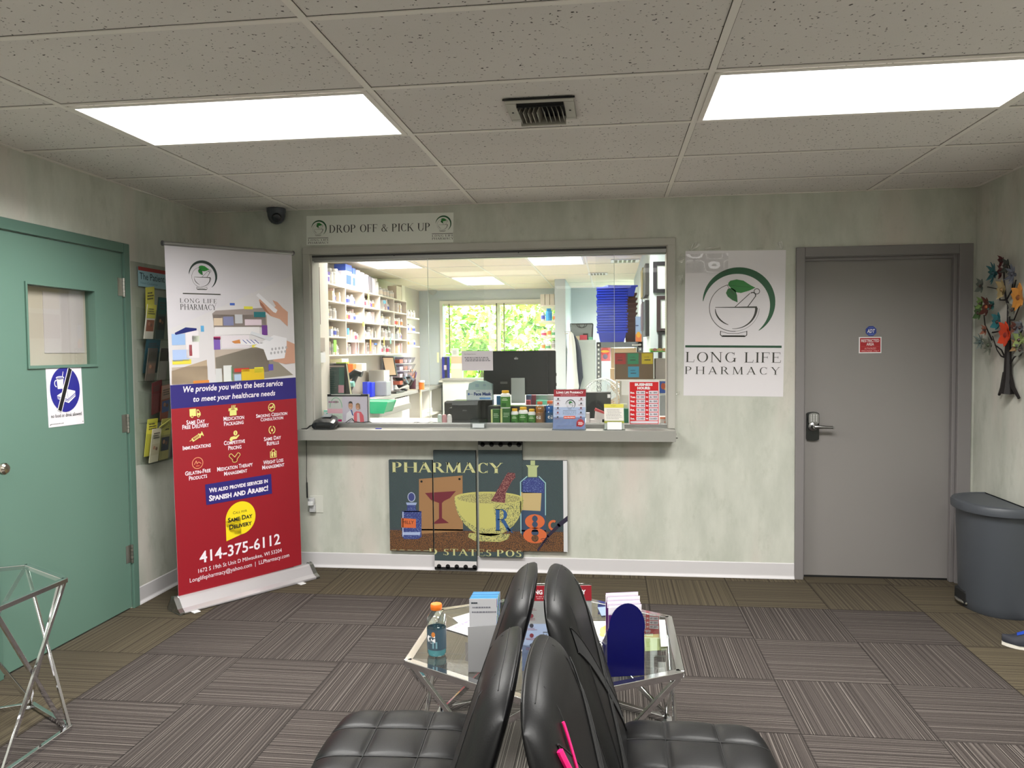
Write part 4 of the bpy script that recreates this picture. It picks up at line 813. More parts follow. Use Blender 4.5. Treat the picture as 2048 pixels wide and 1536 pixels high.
# ================================================================== CHAIRS
MSEAM = M(8, 8, 9, .6)
def chair(name, label, cx, cy, face, group=None, top=.86, rear='plain'):
    """face=+1 looks toward +x; origin under the middle of the backrest foot"""
    t = thing(name, label, 'chair', (cx, cy, 0), group)
    w = .235
    def bp(u, v, side):           # backrest surface, u across -1..1, v up 0..1, side +1 front -1 rear
        a = w*(.84+.24*math.sin(PI*min(1, v*1.15+.12)*.62))*(1-.05*max(0, v-.55)/.45)
        th = (.050*(1-.40*v)+.010)*(max(0., 1-abs(u)**4.5))**.5*(max(0., 1-max(0., (v-.88)/.12)**2.4))**.5
        y = a*u*(1-.10*max(0., (v-.7)/.3)**2)
        zz = .38+.478*v+.032*(1-abs(u)**2.4)*v**1.3-.014*abs(u)**7*v
        lean = -.015-.140*v**1.15+.010*u*u*v
        return Vector((cx+face*(lean+(1.15 if side > 0 else -.45)*th), cy+y, zz))
    nu, nv = 32, 36; mb = MB(MLEATH)
    vs = []; fs = []; ring = []
    us = [math.sin(PI/2*(-1+2*i/nu)) for i in range(nu+1)]
    for j in range(nv+1):
        v = math.sin(PI/2*j/nv); r = [bp(u, v, 1) for u in us]+[bp(u, v, -1) for u in reversed(us[1:-1])]; ring.append(len(r)); vs += r
    n = ring[0]
    for j in range(nv):
        for k in range(n): fs.append((j*n+k, j*n+(k+1) % n, (j+1)*n+(k+1) % n, (j+1)*n+k))
    fs += [tuple(range(n))]
    m_ = nv*n
    for i in range(nu): fs.append((m_+i, m_+i+1, m_+(n-i-1) % n, m_+(n-i) % n) if i > 0 else (m_, m_+1, m_+n-1))
    mb.add(vs, fs, MLEATH, True); bk = mb.build('backrest', t, angle=60)
    sm = MB(MSEAM)      # stitched seams
    for sd2 in (1, -1): sm.tube([bp(-.72+1.44*i/30, .991, sd2)+Vector((0, 0, .0004)) for i in range(31)], .0011, 5)
    for s_ in (-1, 1):
        for (u0, u1, v0, v1) in ((.45, .70, .98, .1),):
            sm.tube([bp(s_*(u0+(u1-u0)*(i/14)**.6), v0+(v1-v0)*i/14, 1)+Vector((face*.0006, 0, 0)) for i in range(15)], .0014, 5)
    sm.build('stitching', bk)
    if rear == 'cross':
        pn = MB(M(15, 15, 17, .75, name='black_fabric'))
        for s_ in (-1, 1):
            uv = [(s_*(.80-1.45*i/20), .84-.74*i/20) for i in range(21)]
            L = [bp(u, min(.93, v+.055), 1)+Vector((face*.0022, 0, 0)) for u, v in uv]; R_ = [bp(u, max(.02, v-.055), 1)+Vector((face*.0022, 0, 0)) for u, v in uv]
            pn.add([x for pr in zip(L, R_) for x in pr], [(2*i, 2*i+1, 2*i+3, 2*i+2) for i in range(20)], None, True)
            pn.tube(L, .002, 5, MSEAM); pn.tube(R_, .002, 5, MSEAM)
        pn.build('cross_panel', bk)
    # tufted seat
    sx0, sl, sw, zs = .0, .425, .225, .405
    def sp(i, j, N):
        a, b = i/N*2-1, j/N*2-1
        k = (1-.10*(abs(a)**2)*(abs(b)**2)); x = sx0+sl/2+a*sl/2*k*1.0; y = b*sw*k
        ta, tb = abs(math.sin(PI*1.5*(a+1))), abs(math.sin(PI*1.5*(b+1)))
        puff = .010*(ta**.38*tb**.38)-.003; ed = (1-abs(a)**7)**.5*(1-abs(b)**7)**.5
        return Vector((cx+face*x, cy+y, zs-.022+(.052+puff)*ed))
    N = 48; mb = MB(MLEATH); mb.add([sp(i, j, N) for i in range(N+1) for j in range(N+1)], [(i*(N+1)+j, (i+1)*(N+1)+j, (i+1)*(N+1)+j+1, i*(N+1)+j+1) for i in range(N) for j in range(N)], None, True)
    se = MB(MSEAM)
    for q_ in (N//3, 2*N//3):
        se.tube([sp(i, q_, N)+Vector((0, 0, .0016)) for i in range(2, N-1)], .0016, 5); se.tube([sp(q_, j, N)+Vector((0, 0, .0016)) for j in range(2, N-1)], .0016, 5)
    rim = [sp(i, 0, N) for i in range(N)]+[sp(N, j, N) for j in range(N)]+[sp(N-i, N, N) for i in range(N)]+[sp(0, N-j, N) for j in range(N)]; M_ = len(rim); c0 = Vector((cx+face*(sx0+sl/2), cy, 0))
    rows_ = [[Vector((c0.x+(p.x-c0.x)*k, c0.y+(p.y-c0.y)*k, zs-.022-dz)) for p in rim] for k, dz in ((1, 0), (1.0, .012), (.97, .032), (.90, .045))]
    mb.add([p for r in rows_ for p in r], [(a*M_+k, a*M_+(k+1) % M_, (a+1)*M_+(k+1) % M_, (a+1)*M_+k) for a in range(3) for k in range(M_)]+[tuple(3*M_+k for k in range(M_))], None, True)
    st_ = mb.build('seat', t, angle=70); se.build('seat_seam', st_)
    pd = MB(MCHROME); cxx = c0.x; pd.lathe((cxx, cy, 0), [(.205, 0), (.205, .006), (.19, .014), (.06, .03), (.03, .045), (.028, .2), (.028, .28), (.02, .285), (.02, .335)], 32); pd.build('pedestal', t)
    MB(MBLACK).box(cxx-.09, cy-.09, .335, cxx+.09, cy+.09, .345).build('mounting_plate', t, bevel=.002)
    MB(MBLACK).obox((cx+face*.0, cy, .385), (.03, 0, .012), (0, .06, 0), (0, 0, .012)).build('back_bracket', t, bevel=.004)
    return t, bp
tL, _ = chair('waiting_chair', 'black tufted leather chair facing left, its seat in view, nearer the coffee table', .515, -3.11, -1)
tL2, _ = chair('waiting_chair', 'black leather chair facing left, nearest the camera, with only its curved back in view', .53, -3.62, -1)
tR, bpR = chair('waiting_chair', 'black tufted leather chair facing right, its seat in view, nearer the blue leaflet holder', .865, -3.11, 1, rear='cross')
tR2, bpR2 = chair('waiting_chair', 'black leather chair facing right with a bright pink stripe on its back', .872, -3.655, 1, rear='cross')
tL.rotation_euler.z = tL2.rotation_euler.z = math.radians(3.5)
pk = MB(M(235, 30, 110, .4))
for (u0, v0), (u1, v1), (u2, v2), r0 in (((-.60, .905), (-.59, .85), (-.66, .70), .0028), ((-.825, .885), (-.80, .83), (-.69, .70), .006)):
    pk.tube([bpR2(u0*(1-t)**2+2*u1*t*(1-t)+u2*t*t, v0*(1-t)**2+2*v1*t*(1-t)+v2*t*t, 1)+Vector((.005, 0, 0)) for t in [i/14 for i in range(15)]], r0, 6)
pk.build('pink_stripe', tR2)

# ================================================================== GLASS TABLES
def hextable(name, label, cx, cy, R, z, r, base=True):
    t = thing(name, label, 'table', (cx, cy, 0))
    P = lambda k, zz, RR=R: Vector((cx+RR*math.cos(PI/6+PI/3*k), cy+RR*math.sin(PI/6+PI/3*k), zz))
    f = MB(MCHROME)
    for k in range(6):
        for zz in (z-r,): 
            a, b = P(k, zz), P(k+1, zz); d = (b-a).normalized(); n = d.cross(Vector((0, 0, 1)))
            f.obox((a+b)/2, d*((b-a).length/2+r*.3), n*r*1.25, Vector((0, 0, r)))
    f.build('top_frame', t, bevel=.0015)
    f = MB(MCHROME)
    for k in range(6):
        a, b = P(k, r), P(k+1, r); d = (b-a).normalized(); n = d.cross(Vector((0, 0, 1))); f.obox((a+b)/2, d*((b-a).length/2+r*.3), n*r, Vector((0, 0, r)))
    f.build('base_frame', t, bevel=.0015)
    for k in range(6):
        for s_ in (1, -1):
            a, b = P(k, z-2*r, R-.010-.008*s_), P(k+s_, 2*r*.8, R-.010-.008*s_); d = (b-a).normalized(); n = d.cross(Vector((math.cos(PI/6+PI/3*k+s_*PI/6), math.sin(PI/6+PI/3*k+s_*PI/6), 0))).normalized(); m_ = d.cross(n)
            MB(MCHROME).obox((a+b)/2, d*((b-a).length/2), n*r*.85, m_*r*.55).build('leg', t, bevel=.001)
    pts = [P(k, z-.002, R-r*1.5) for k in range(6)]
    MB(MTGLASS).poly([p for p in pts]).build('glass_top', t)
    for k in range(6): MB(MALU).cyl(P(k, .0, R-.02), P(k, .003, R-.02), .01).build('foot', t)
    return t
hextable('coffee_table', 'hexagonal chrome and glass coffee table with leaflets behind the chairs', .635, -2.285, .522, .42, .011)
hextable('side_table', 'small hexagonal chrome and glass side table beside the green door', -1.53, -2.505, .343, .60, .009)
TZ = .4195
# drink bottle on the table
def drink_bottle(name, c, h, liquid, cap, label, lab_mat, fill=.45, s=1., gtext=None, parent_name='bottle'):
    t = thing(name, label, 'bottle', c); c = Vector(c); r = .033*s
    prof = [(.02*s, 0), (.03*s, .003), (r, .012), (r, h*.28), (r*.97, h*.30), (r, h*.33), (r, h*.56), (r*.92, h*.585), (r, h*.62), (r*1.02, h*.68), (r*.95, h*.75), (r*.7, h*.82), (r*.45, h*.87), (r*.45, h*.9)]
    mb = MB(make_glass('clear_bottle', (240, 246, 246), 2.0, .03)); mb.lathe(c, prof, 24); mb.build('bottle_body', t)
    lp = [(.018*s, .003)]+[(rr_*.96, zz) for rr_, zz in prof[1:] if zz < h*fill]+[(r*.95, h*fill)]
    MB(liquid).lathe(c, lp, 24).build('liquid', t)
    n = 24; lm = MB(lab_mat); lm.grid(lambda u, v: c+Vector((r*1.01*math.cos(2*PI*u), r*1.01*math.sin(2*PI*u), h*.14+h*.40*v)), n, 1); 
    if gtext:
        ang = gtext[1]; vs, fs = tmesh(gtext[0], .05); hh = h*.16; ww = .035*s
        lm.add([c+Vector((r*1.03*math.cos(ang+x*ww/r), r*1.03*math.sin(ang+x*ww/r), h*.28+hh*y)) for x, y in vs], fs, WH)
        lm.add([c+Vector((r*1.03*math.cos(ang+.75+x*.5), r*1.03*math.sin(ang+.75+x*.5), h*.18+h*.13*y)) for x, y in ((0, 0), (1, 0), (1, 1), (0, 1))], [(0, 1, 2, 3)], M(120, 160, 170)) if gtext[2] else None
        if gtext[2]: lm.add([c+Vector((r*1.03*math.cos(ang+.85+.2*math.cos(a)), r*1.03*math.sin(ang+.85+.2*math.cos(a)), h*.45+.009*math.sin(a))) for a in [2*PI*i/12 for i in range(12)]], [tuple(range(12))], M(210, 130, 60))
    lm.build('bottle_label', t)
    k = MB(cap)
    for i in range(1): k.lathe(c, [(r*.58, h*.885), (r*.60, h*.89), (r*.60, h*.975), (r*.54, h*.995), (.001, h)], 24)
    k.build('bottle_cap', t); return t
b_ = at(870, 1308, 'z', TZ)
drink_bottle('drink_bottle', (.270, -2.49, TZ), .178, M(120, 205, 215, .1, alpha=.75), M(232, 116, 32, .4), 'clear drink bottle with blue liquid and orange cap on the coffee table', M(64, 84, 96, .35), .26, 1.0, ('G', -2.55, True))
# loose flyers
def flyer(px, mat, label, z=TZ+.001, name='flyer', art=None, up=None):
    q = [at(x, y, 'z', z) for x, y in px]; mb = MB(mat); mb.prism(q, (0, 0, .0012))
    A = Art(mb, q[0]+Vector((0, 0, .0012)), q[1]+Vector((0, 0, .0012)), q[3]+Vector((0, 0, .0012)), eps=.0003, base=.0003)
    if A.N.z < 0: A.N = -A.N
    if art: art(A)
    return tag(mb.build(name), label, 'paper')
def ar1(A):
    A.text('LOST?', A.w*.30, A.h*.05, A.w*.98, A.h*.22, M(150, 140, 200), 1, bold=.02) if 0 else None
    A.scrib(A.w*.1, A.h*.1, A.w*.95, A.h*.24, 1, M(140, 130, 200), 1, seed=4, fill=.8); A.rect(A.w*.05, A.h*.3, A.w, A.h*.34, M(150, 150, 215), 1); A.scrib(A.w*.1, A.h*.4, A.w*.9, A.h*.9, 5, M(190, 190, 200), 1, seed=6, fill=.2)
    A.rect(A.w*.6, A.h*.08, A.w*.95, A.h*.26, M(222, 180, 130), 2)
flyer([(892, 1258), (972, 1222), (990, 1268), (938, 1272)], M(206, 203, 208, .5), 'white flyer with purple lettering lying on the table behind the bottle', art=ar1)
flyer([(905, 1236), (950, 1223), (985, 1240), (935, 1262)], M(196, 193, 190, .5), 'white flyer partly under another on the table beside the grey leaflet box', z=TZ+.0)
flyer([(990, 1252), (1060, 1240), (1060, 1300), (1000, 1310)], M(200, 194, 184, .5), 'cream sheet lying on the table between leaflet box and chair back')
def ar2(A):
    A.ell(A.w*.6, A.h*.5, A.w*.2, A.h*.22, M(206, 180, 90), 1, 14); A.ell(A.w*.7, A.h*.35, A.w*.12, A.h*.12, M(220, 150, 60), 2, 12); A.ell(A.w*.5, A.h*.68, A.w*.14, A.h*.1, M(170, 196, 90), 2, 12); A.ell(A.w*.7, A.h*.72, A.w*.1, A.h*.12, M(240, 236, 230), 3, 12); A.line([(A.w*.12, A.h*.1), (A.w*.12, A.h*.9)], .002, M(150, 160, 200), 1)
flyer([(1180, 1243), (1222, 1243), (1225, 1283), (1184, 1284)], M(206, 204, 198, .5), 'white recipe card with food picture on the table beside the blue holder', art=ar2)
flyer([(1288, 1270), (1330, 1268), (1334, 1300), (1290, 1303)], M(150, 150, 100, .6), 'olive card lying under the table glass at its right side', z=.405)
flyer([(1195, 1215), (1232, 1212), (1240, 1228), (1203, 1232)], M(110, 128, 158, .6), 'blue-grey leaflet lying at the back right of the coffee table')
flyer([(1318, 1240), (1330, 1240), (1336, 1293), (1322, 1294)], M(190, 188, 182, .5), 'narrow white strip of paper lying at the right edge of the table')
# white holder with blue leaflets (left)
def leanbox(name, c, w_, d_, h_, rz, mat, parent=None, bevel=.0015): pass
t = thing('leaflet_holder', 'plain grey-white cardboard leaflet holder at the left of the table', 'holder', (.455, -2.56, TZ))
o_ = Vector((.405, -2.63, TZ)); ex = Vector((.095, .012, 0)); ey = Vector((-.004, .085, 0)) ; MCB = M(160, 160, 162, .5)
mb = MB(MCB); hz = Vector((0, 0, 1)); dn = .002
mb.prism([o_, o_+ex, o_+ex+hz*.155, o_+hz*.150], Vector((0, dn, 0))); mb.prism([o_+ey, o_+ey+ex, o_+ex+ey+hz*.11, o_+ey+hz*.11], Vector((0, dn, 0)))
mb.prism([o_+ex, o_+ex+ey, o_+ex+ey+hz*.10, o_+ex+hz*.155], Vector((-dn, 0, 0))); mb.prism([o_, o_+ey, o_+ey+hz*.10, o_+hz*.150], Vector((dn, 0, 0))); mb.prism([o_, o_+ex, o_+ex+ey, o_+ey], hz*.002)
mb.build('holder_box', t)
cols_ = [(182, 182, 186), (96, 168, 214), (90, 160, 206), (104, 172, 216), (92, 150, 200), (110, 176, 216), (98, 160, 210)]
for i in range(7):
    y_ = .006+.0105*i; a = o_+Vector((.003, y_, .004)); e2 = ex*.93; up_ = Vector((0, .012+.002*i, .232+.002*((i*3) % 3)))
    mb, A = sheet(a+up_, a+up_+e2, a, M(*cols_[i], .4), 's', .0022)
    if i == 0: A.scrib(.006, .02, .09, .05, 2, M(110, 110, 120), 1, seed=2, fill=.3); A.scrib(.006, .01, .03, .016, 1, M(40, 50, 60), 1, seed=3, fill=.8)
    eb = MB(M(70, 70, 140)); 
    sdm = [M(120, 60, 110, .5), M(200, 200, 206, .5), M(90, 130, 190, .5), M(206, 190, 120, .5), M(120, 170, 60, .5)]
    for k in range(5): p0 = a+e2*1.0+up_*(1-.12*k-.0); p1 = a+e2*1.0+up_*(1-.12*(k+1)); mb.prism([p0, p1, p1+Vector((0, .0024, 0)), p0+Vector((0, .0024, 0))], (.0008, 0, 0), sdm[(k+i) % 5])
    names_ = 'front grey-white leaflet with small print in the left leaflet holder' if i == 0 else 'blue leaflet packed in the left leaflet holder'
    tag(mb.build('leaflet'), names_, 'leaflet', None if i == 0 else 'blue leaflets in the left holder')
# blue holder with purple leaflets (right)
t = thing('leaflet_holder', 'dark blue arched cardboard leaflet holder at the right of the table', 'holder', (.905, -2.57, TZ))
o_ = Vector((.853, -2.622, TZ)); ex = Vector((.118, .028, 0)); ey = Vector((-.016, .062, 0)); MNB = M(10, 12, 84, .25, name='dark_blue_card')
pts = [(0, 0), (1, 0), (1, .14)]+[(.55+.48*math.cos(a)*(.98 if a < 1.2 else 1.02), .158+.075*math.sin(a)) for a in [PI*i/16-.05 for i in range(17)]]+[(.02, .145)]
mb = MB(MNB); mb.prism([o_+ex*a+hz*b+Vector((0, .12*max(0, b-.0)*.25, 0)) for a, b in pts], Vector((-.0006, .0022, 0)))
mb.build('front_panel', t)
mb = MB(MNB); mb.prism([o_, o_+ey, o_+ey+hz*.09, o_+ex*0+hz*.15+Vector((0, .004, 0))], (.0015, 0, 0)); mb.prism([o_+ex, o_+ey+ex, o_+ex+ey+hz*.09, o_+ex+hz*.14], (-.0015, 0, 0)); mb.prism([o_, o_+ex, o_+ex+ey, o_+ey], hz*.0015); mb.prism([o_+ey, o_+ex+ey, o_+ex+ey+hz*.1, o_+ey+hz*.1], (0, .0015, 0), M(232, 230, 236)); mb.build('holder_box', t)
MB(M(228, 226, 230, .5)).prism([o_+ey+Vector((-.004, .0, .0)), o_+ey+Vector((-.004, .008, .0)), o_+ey+Vector((-.004, .004, .09)), o_+ey+Vector((-.004, -.02, .085))], (.002, 0, 0)).build('side_flap', t)
for i in range(8):
    a = o_+ex*.04+Vector((-.0015*i, .008+.0065*i, .004)); up_ = Vector((.002*(i % 3), .010+.002*i, .215+.004*i)); e2 = ex*(.86+.03*(i % 2))
    mb, A = sheet(a+up_, a+up_+e2, a, M(232, 222, 236, .5) if i % 2 == 0 else M(100, 44, 120, .4), 's', .002)
    A.poly([(0, .0), (A.w, .0), (A.w, .02+.004*(i % 3)), (A.w*.5, .012), (0, .022)], M(238, 232, 240), 1); A.rect(0, .024, A.w, A.h, M(92, 36, 110, .4), 1)
    tag(mb.build('leaflet'), 'purple and white leaflet packed in the blue arched leaflet holder', 'leaflet', 'purple leaflets in the blue holder')
# counter card stand on table (red header), seen between the chair backs
t = thing('table_sign', 'upright acrylic sign with a red header on the table behind the chairs', 'sign', (.69, -2.6, TZ))
q0, q1 = at(1060, 1300, 'z', TZ), Vector((.79, -1.99, TZ)); s0 = Vector((.578, -2.60, TZ)); s1 = Vector((.806, -2.575, TZ)); up_ = Vector((-.004, .03, .272))
mb, A = sheet(s0+up_, s1+up_, s0, M(206, 206, 206, .3), 's', .003)
def pharm_flyer(A, small=False):
    A.rect(0, 0, A.w, A.h*.18, M(150, 26, 40, .4), 1); A.text('Long Life Pharmacy', A.w*.08, A.h*.04, A.w*.92, A.h*.105, WH, 2, bold=.03, sc=True); A.scrib(A.w*.2, A.h*.12, A.w*.8, A.h*.165, 2, M(220, 170, 175), 2, seed=8, fill=.35)
    A.rect(0, A.h*.45, A.w, A.h, M(160, 176, 206, .4), 1); A.rect(0, A.h*.7, A.w, A.h, M(140, 160, 205, .4), 1)
    logo(A, A.w*.30, A.h*.20, A.w*.42/860, green=False, word=False, l=2); A.serif('LONG LIFE', A.w*.3, A.h*.56, A.w*.72, A.h*.595, M(70, 80, 90), 2, sp=.1); A.serif('PHARMACY', A.w*.3, A.h*.605, A.w*.72, A.h*.64, M(70, 80, 90), 2, sp=.05)
    A.rect(A.w*.33, A.h*.67, A.w*.69, A.h*.74, M(206, 84, 52), 3); A.text('Same Day Delivery', A.w*.35, A.h*.69, A.w*.67, A.h*.725, WH, 4, bold=.03)
    for k in range(5):
        for s_ in (0, 1):
            a = A.w*(.14 if s_ == 0 else .86); b = A.h*(.24+.115*k); A.ell(a, b, A.w*.03, A.w*.03, M(120, 50, 60) if (k+s_) % 2 else M(60, 60, 70), 3, 10); A.scrib(a-A.w*.085, b+A.h*.025, a+A.w*.085, b+A.h*.055, 2, M(150, 100, 108), 3, seed=k+s_*7, fill=.4)
    A.ell(A.w*.85, A.h*.85, A.w*.12, A.w*.12, M(160, 30, 40), 3, 20); A.poly([(A.w*.73, A.h*.84), (A.w*.73, A.h*.935), (A.w*.85, A.h*.935)], M(160, 30, 40), 3); A.scrib(A.w*.78, A.h*.82, A.w*.94, A.h*.9, 3, WH, 4, seed=5, fill=.5); A.scrib(A.w*.1, A.h*.9, A.w*.7, A.h*.96, 2, M(110, 120, 150), 3, seed=9, fill=.3)
pharm_flyer(A); mb.build('flyer_card', t)
MB(MCLEAR).prism([s0, s1, s1+up_*1.02, s0+up_*1.02], (0, .004, 0)).prism([s0, s1, s1+Vector((0, .08, 0)), s0+Vector((0, .08, 0))], (0, 0, .003)).build('acrylic_stand', t)

# ================================================================== STEP CAN
t = thing('trash_can', 'charcoal half-round step trash can against the right wall beside the grey door', 'trash can', (2.93, -.46, 0))
MCAN = M(66, 70, 76, .45, name='charcoal_plastic', bump=.05, bscale=400)
def dsec(s, z, yc=-.46, n=26):
    d, h_ = .235*s, .245*s
    return [Vector((3.04-d*math.sin(PI*i/n)**.72 if 0 < i < n else 3.04, yc+h_*math.cos(PI*i/n), z)) for i in range(n+1)]
mb = MB(MCAN); S = [dsec(s, z) for s, z in ((.88, .0), (.9, .01), (.92, .05), (1.0, .54), (1.0, .555))]; n = len(S[0])
mb.add([p for r in S for p in r], [(a*n+k, a*n+(k+1) % n, (a+1)*n+(k+1) % n, (a+1)*n+k) for a in range(len(S)-1) for k in range(n)], None, True)
mb.poly(S[0]); mb.build('bin_body', t, angle=35)
mb = MB(MCAN); S = [dsec(1.03, .552), dsec(1.10, .556), dsec(1.11, .585), dsec(1.08, .60), dsec(1.0, .605), dsec(.97, .600)]
for r in S:
    for p in r: p.x = min(p.x, 3.055)
mb.add([p for r in S for p in r], [(a*n+k, a*n+(k+1) % n, (a+1)*n+(k+1) % n, (a+1)*n+k) for a in range(len(S)-1) for k in range(n)], None, True); mb.poly(S[-1]); mb.poly(S[0]); mb.build('lid', t, angle=40)
q = at(1938, 1205, 'z', .06)
MB(M(16, 18, 20, .6)).box(2.818, -.50, .012, 2.90, -.36, .095).build('pedal_recess', t, bevel=.01)
MB(MSTEEL).tube([(2.815+.02*((i-5)/5)**2, -.43-.075*((i-5)/5), .028) for i in range(11)], .009, 8).build('pedal', t)

# ================================================================== METAL TREE WALL ART
t = thing('tree_wall_art', 'metal tree wall art with colourful flowers on the right wall', 'wall art', (XR-.02, -.38, 1.17))
MTR = M(30, 26, 26, .5, .3)
def tp(x, y, off=.02): return at(x, y, 'x', XR-off)
trk = [(2013, 786, .040), (2014, 775, .032), (2015, 755, .022), (2016, 720, .019), (2016, 680, .015), (2017, 640, .009), (2017, 610, .008), (2012, 598, .005)]
mb = MB(MTR); mb.tube([tp(x, y, .03) for x, y, r in trk], [r for *_, r in trk], 8)
mb.tube([tp(2010, 745), tp(2004, 775), tp(1998, 790)], [.012, .01, .007], 6); mb.tube([tp(2018, 745), tp(2026, 775), tp(2038, 796)], [.014, .012, .008], 6)
mb.build('trunk', t)
brs = [((2016, 718), (2002, 712), (1994, 700), (1985, 672)), ((2018, 705), (2030, 690), (2036, 670)), ((2016, 640), (2028, 640), (2040, 610)), ((2013, 600), (2000, 600), (1996, 578), (1975, 574)), ((2014, 598), (2024, 580), (2026, 560), (2018, 530)), ((2012, 720), (2003, 700), (1990, 690)), ((2016, 735), (2028, 715), (2046, 700)), ((1984, 680), (1970, 650), (1968, 630)), ((2012, 600), (2008, 560), (2008, 525)), ((2026, 585), (2032, 560)), ((1985, 665), (2004, 662))]
for b in brs: MB(MTR).tube([tp(x, y, .025+.004*i) for i, (x, y) in enumerate(b)], [.005, .004, .003, .003][:len(b)], 6).build('branch', t)
def flower(px, py, r, c, n=6, c2=(60, 40, 36), off=.045, pw=.42, tip=.0):
    r *= 1.4; c0 = tp(px, py, off); mb = MB(M(*c, .5, .2)); rr2 = random.Random(px)
    for k in range(n):
        a = 2*PI*k/n+rr2.random()*.4; L = r*(.85+.3*rr2.random()); d = Vector((0, math.cos(a), math.sin(a))); s_ = Vector((0, -math.sin(a), math.cos(a)))
        prow = []
        for i in range(6):
            f_ = i/5; w_ = r*pw*math.sin(PI*(.12+.86*f_)**(1.2 if not tip else .6))*(1 if not tip else .5); x_ = Vector((-.010-.02*f_*f_*(1 if k % 2 else .3), 0, 0))
            for sgn in (-1, 0, 1): prow.append(c0+x_+d*L*f_+s_*w_*sgn+Vector((-.004*(1-abs(sgn)), 0, 0)))
        mb.add(prow, [(3*i+j, 3*i+j+1, 3*i+j+4, 3*i+j+3) for i in range(5) for j in range(2)], None, True)
    mb.lathe(c0+Vector((-.012, 0, 0)), [(r*.22, 0), (r*.2, .006), (r*.08, .012)], 10, M(*c2, .5), ax=(-1, 0, 0)); mb.build('flower', t)
for a in ((1991, 546, .040, (40, 92, 100), 13, (30, 70, 76), .05, .22, .0), (2008, 522, .026, (88, 32, 36), 5), (2006, 544, .028, (84, 34, 36), 5), (2018, 532, .030, (60, 66, 60), 6), (2030, 548, .038, (92, 96, 108), 12, (60, 60, 70), .05, .2), (1966, 572, .032, (104, 112, 104), 6), (2009, 579, .036, (176, 156, 112), 9, (140, 110, 70)), (2042, 595, .050, (206, 140, 62), 7, (120, 70, 30), .06), (1978, 614, .042, (86, 42, 34), 8, (150, 80, 40), .055, .3), (1961, 626, .036, (82, 112, 70), 6), (1966, 607, .028, (120, 150, 84), 6), (1990, 610, .022, (60, 110, 108), 6),
          (2000, 644, .036, (44, 112, 120), 8), (1974, 660, .022, (150, 96, 76), 6), (2016, 670, .050, (204, 66, 34), 8, (120, 30, 20), .06), (1965, 684, .036, (110, 122, 118), 12, (60, 80, 80), .045, .2), (1982, 690, .038, (104, 108, 96), 9, (60, 70, 50), .05, .25), (2035, 656, .03, (110, 70, 60), 6), (2044, 680, .036, (140, 158, 96), 8), (2036, 692, .024, (150, 120, 80), 6), (2030, 620, .03, (110, 110, 100), 7), (2046, 700, .03, (110, 112, 104), 8), (2046, 655, .03, (100, 104, 110), 8)): flower(*a)

# ================================================================== SHOE (of someone seated outside the frame)
t = thing('shoe', 'blue and black sneaker with a white sole at the right edge of the floor', 'shoe', (2.86, -1.09, 0))
s0 = Vector((2.765, -1.035, 0)); dr_ = Vector((.93, -.36, 0)); sd_ = Vector((.36, .93, 0))
def shoe_pt(u, a, zf):      # u along 0..1, a angle around
    L = .28; wd = .048*(1-(max(0, .28-u)/.28)**2.2*.85)*(1-.25*max(0, (u-.6)/.4)**2)*(1 if u < .97 else .7)
    ht = .034+.075*max(0, min(1, (u-.12)/.5))**1.3
    return s0+dr_*(u*L)+sd_*(wd*math.cos(a))+Vector((0, 0, .018+ht*max(0, math.sin(a))*zf))
mb = MB(M(28, 30, 40, .7)); 
mb.grid(lambda i, j: shoe_pt(i, PI*j, 1), 16, 14)
mb.build('upper', t)
MB(M(26, 62, 160, .5)).grid(lambda i, j: shoe_pt(.22+.6*i, PI*(.15+.5*j), 1.04)+Vector((0, 0, .001)), 10, 8).build('blue_panel', t)
mb = MB(M(225, 220, 210, .5)); ol = [shoe_pt(i/16, 0, 0) for i in range(17)]+[shoe_pt(1-i/16, PI, 0) for i in range(17)]
mb.prism([Vector((p.x, p.y, .001)) for p in ol], (0, 0, .014)); mb.build('sole', t, bevel=.003)
# ================================================================== PHARMACY BEHIND THE WINDOW
PX0, PX1, PY1 = -2.15, 1.95, 7.15
MINW = M(190, 200, 203, .6, name='grey_blue_wall_paint'); MINL = M(208, 200, 190, .6, name='cream_wall_paint')
wallbox('wall_pharmacy_left', [(PX0-.1, .12, 0, PX0, PY1+.1, H+.1)], MINL)
wx0, wx1, wz0, wz1 = -1.765, .06, 1.0, 2.205; vx0, vx1, vz0, vz1 = .92, 1.36, 1.47, 2.16
wallbox('wall_pharmacy_back', [(PX0-.1, PY1, 0, wx0, PY1+.15, H+.1), (wx0, PY1, 0, wx1, PY1+.15, wz0), (wx0, PY1, wz1, wx1, PY1+.15, H+.1), (wx1, PY1, 0, vx0, PY1+.15, H+.1),
     (vx0, PY1, 0, vx1, PY1+.15, vz0), (vx0, PY1, vz1, vx1, PY1+.15, H+.1), (vx1, PY1, 0, 2.05, PY1+.15, H+.1)], MINW)
wallbox('wall_pharmacy_right', [(1.95, .12, 0, 2.05, 1.5, H+.1), (1.19, 1.38, 0, 2.05, 1.5, H+.1), (1.19, 1.5, 0, 1.29, 5.9, H+.1), (1.95, 1.5, 0, 2.05, PY1+.1, H+.1)], MPH)
wallbox('wall_pharmacy_partition', [(.118, 5.58, 0, .262, PY1, H+.1)], MINW)
WEND = .335
wallbox('wall_pharmacy_wing', [(-1.21, .12, 0, -1.135, WEND, H+.1)], M(236, 230, 220, .6))
struct(MB(M(170, 166, 158, .5)).box(PX0-.1, .12, -.05, 2.05, PY1+.1, 0).build('floor_pharmacy', origin=(0, 0, 0)))
struct(MB(M(232, 222, 206, .9, name='smooth_ceiling_tile', var=.03, bscale=30)).box(PX0-.1, .12, H, 2.05, PY1+.1, H+.06).build('ceiling_pharmacy', origin=(0, 0, 0)))
g = MB(MTBAR)
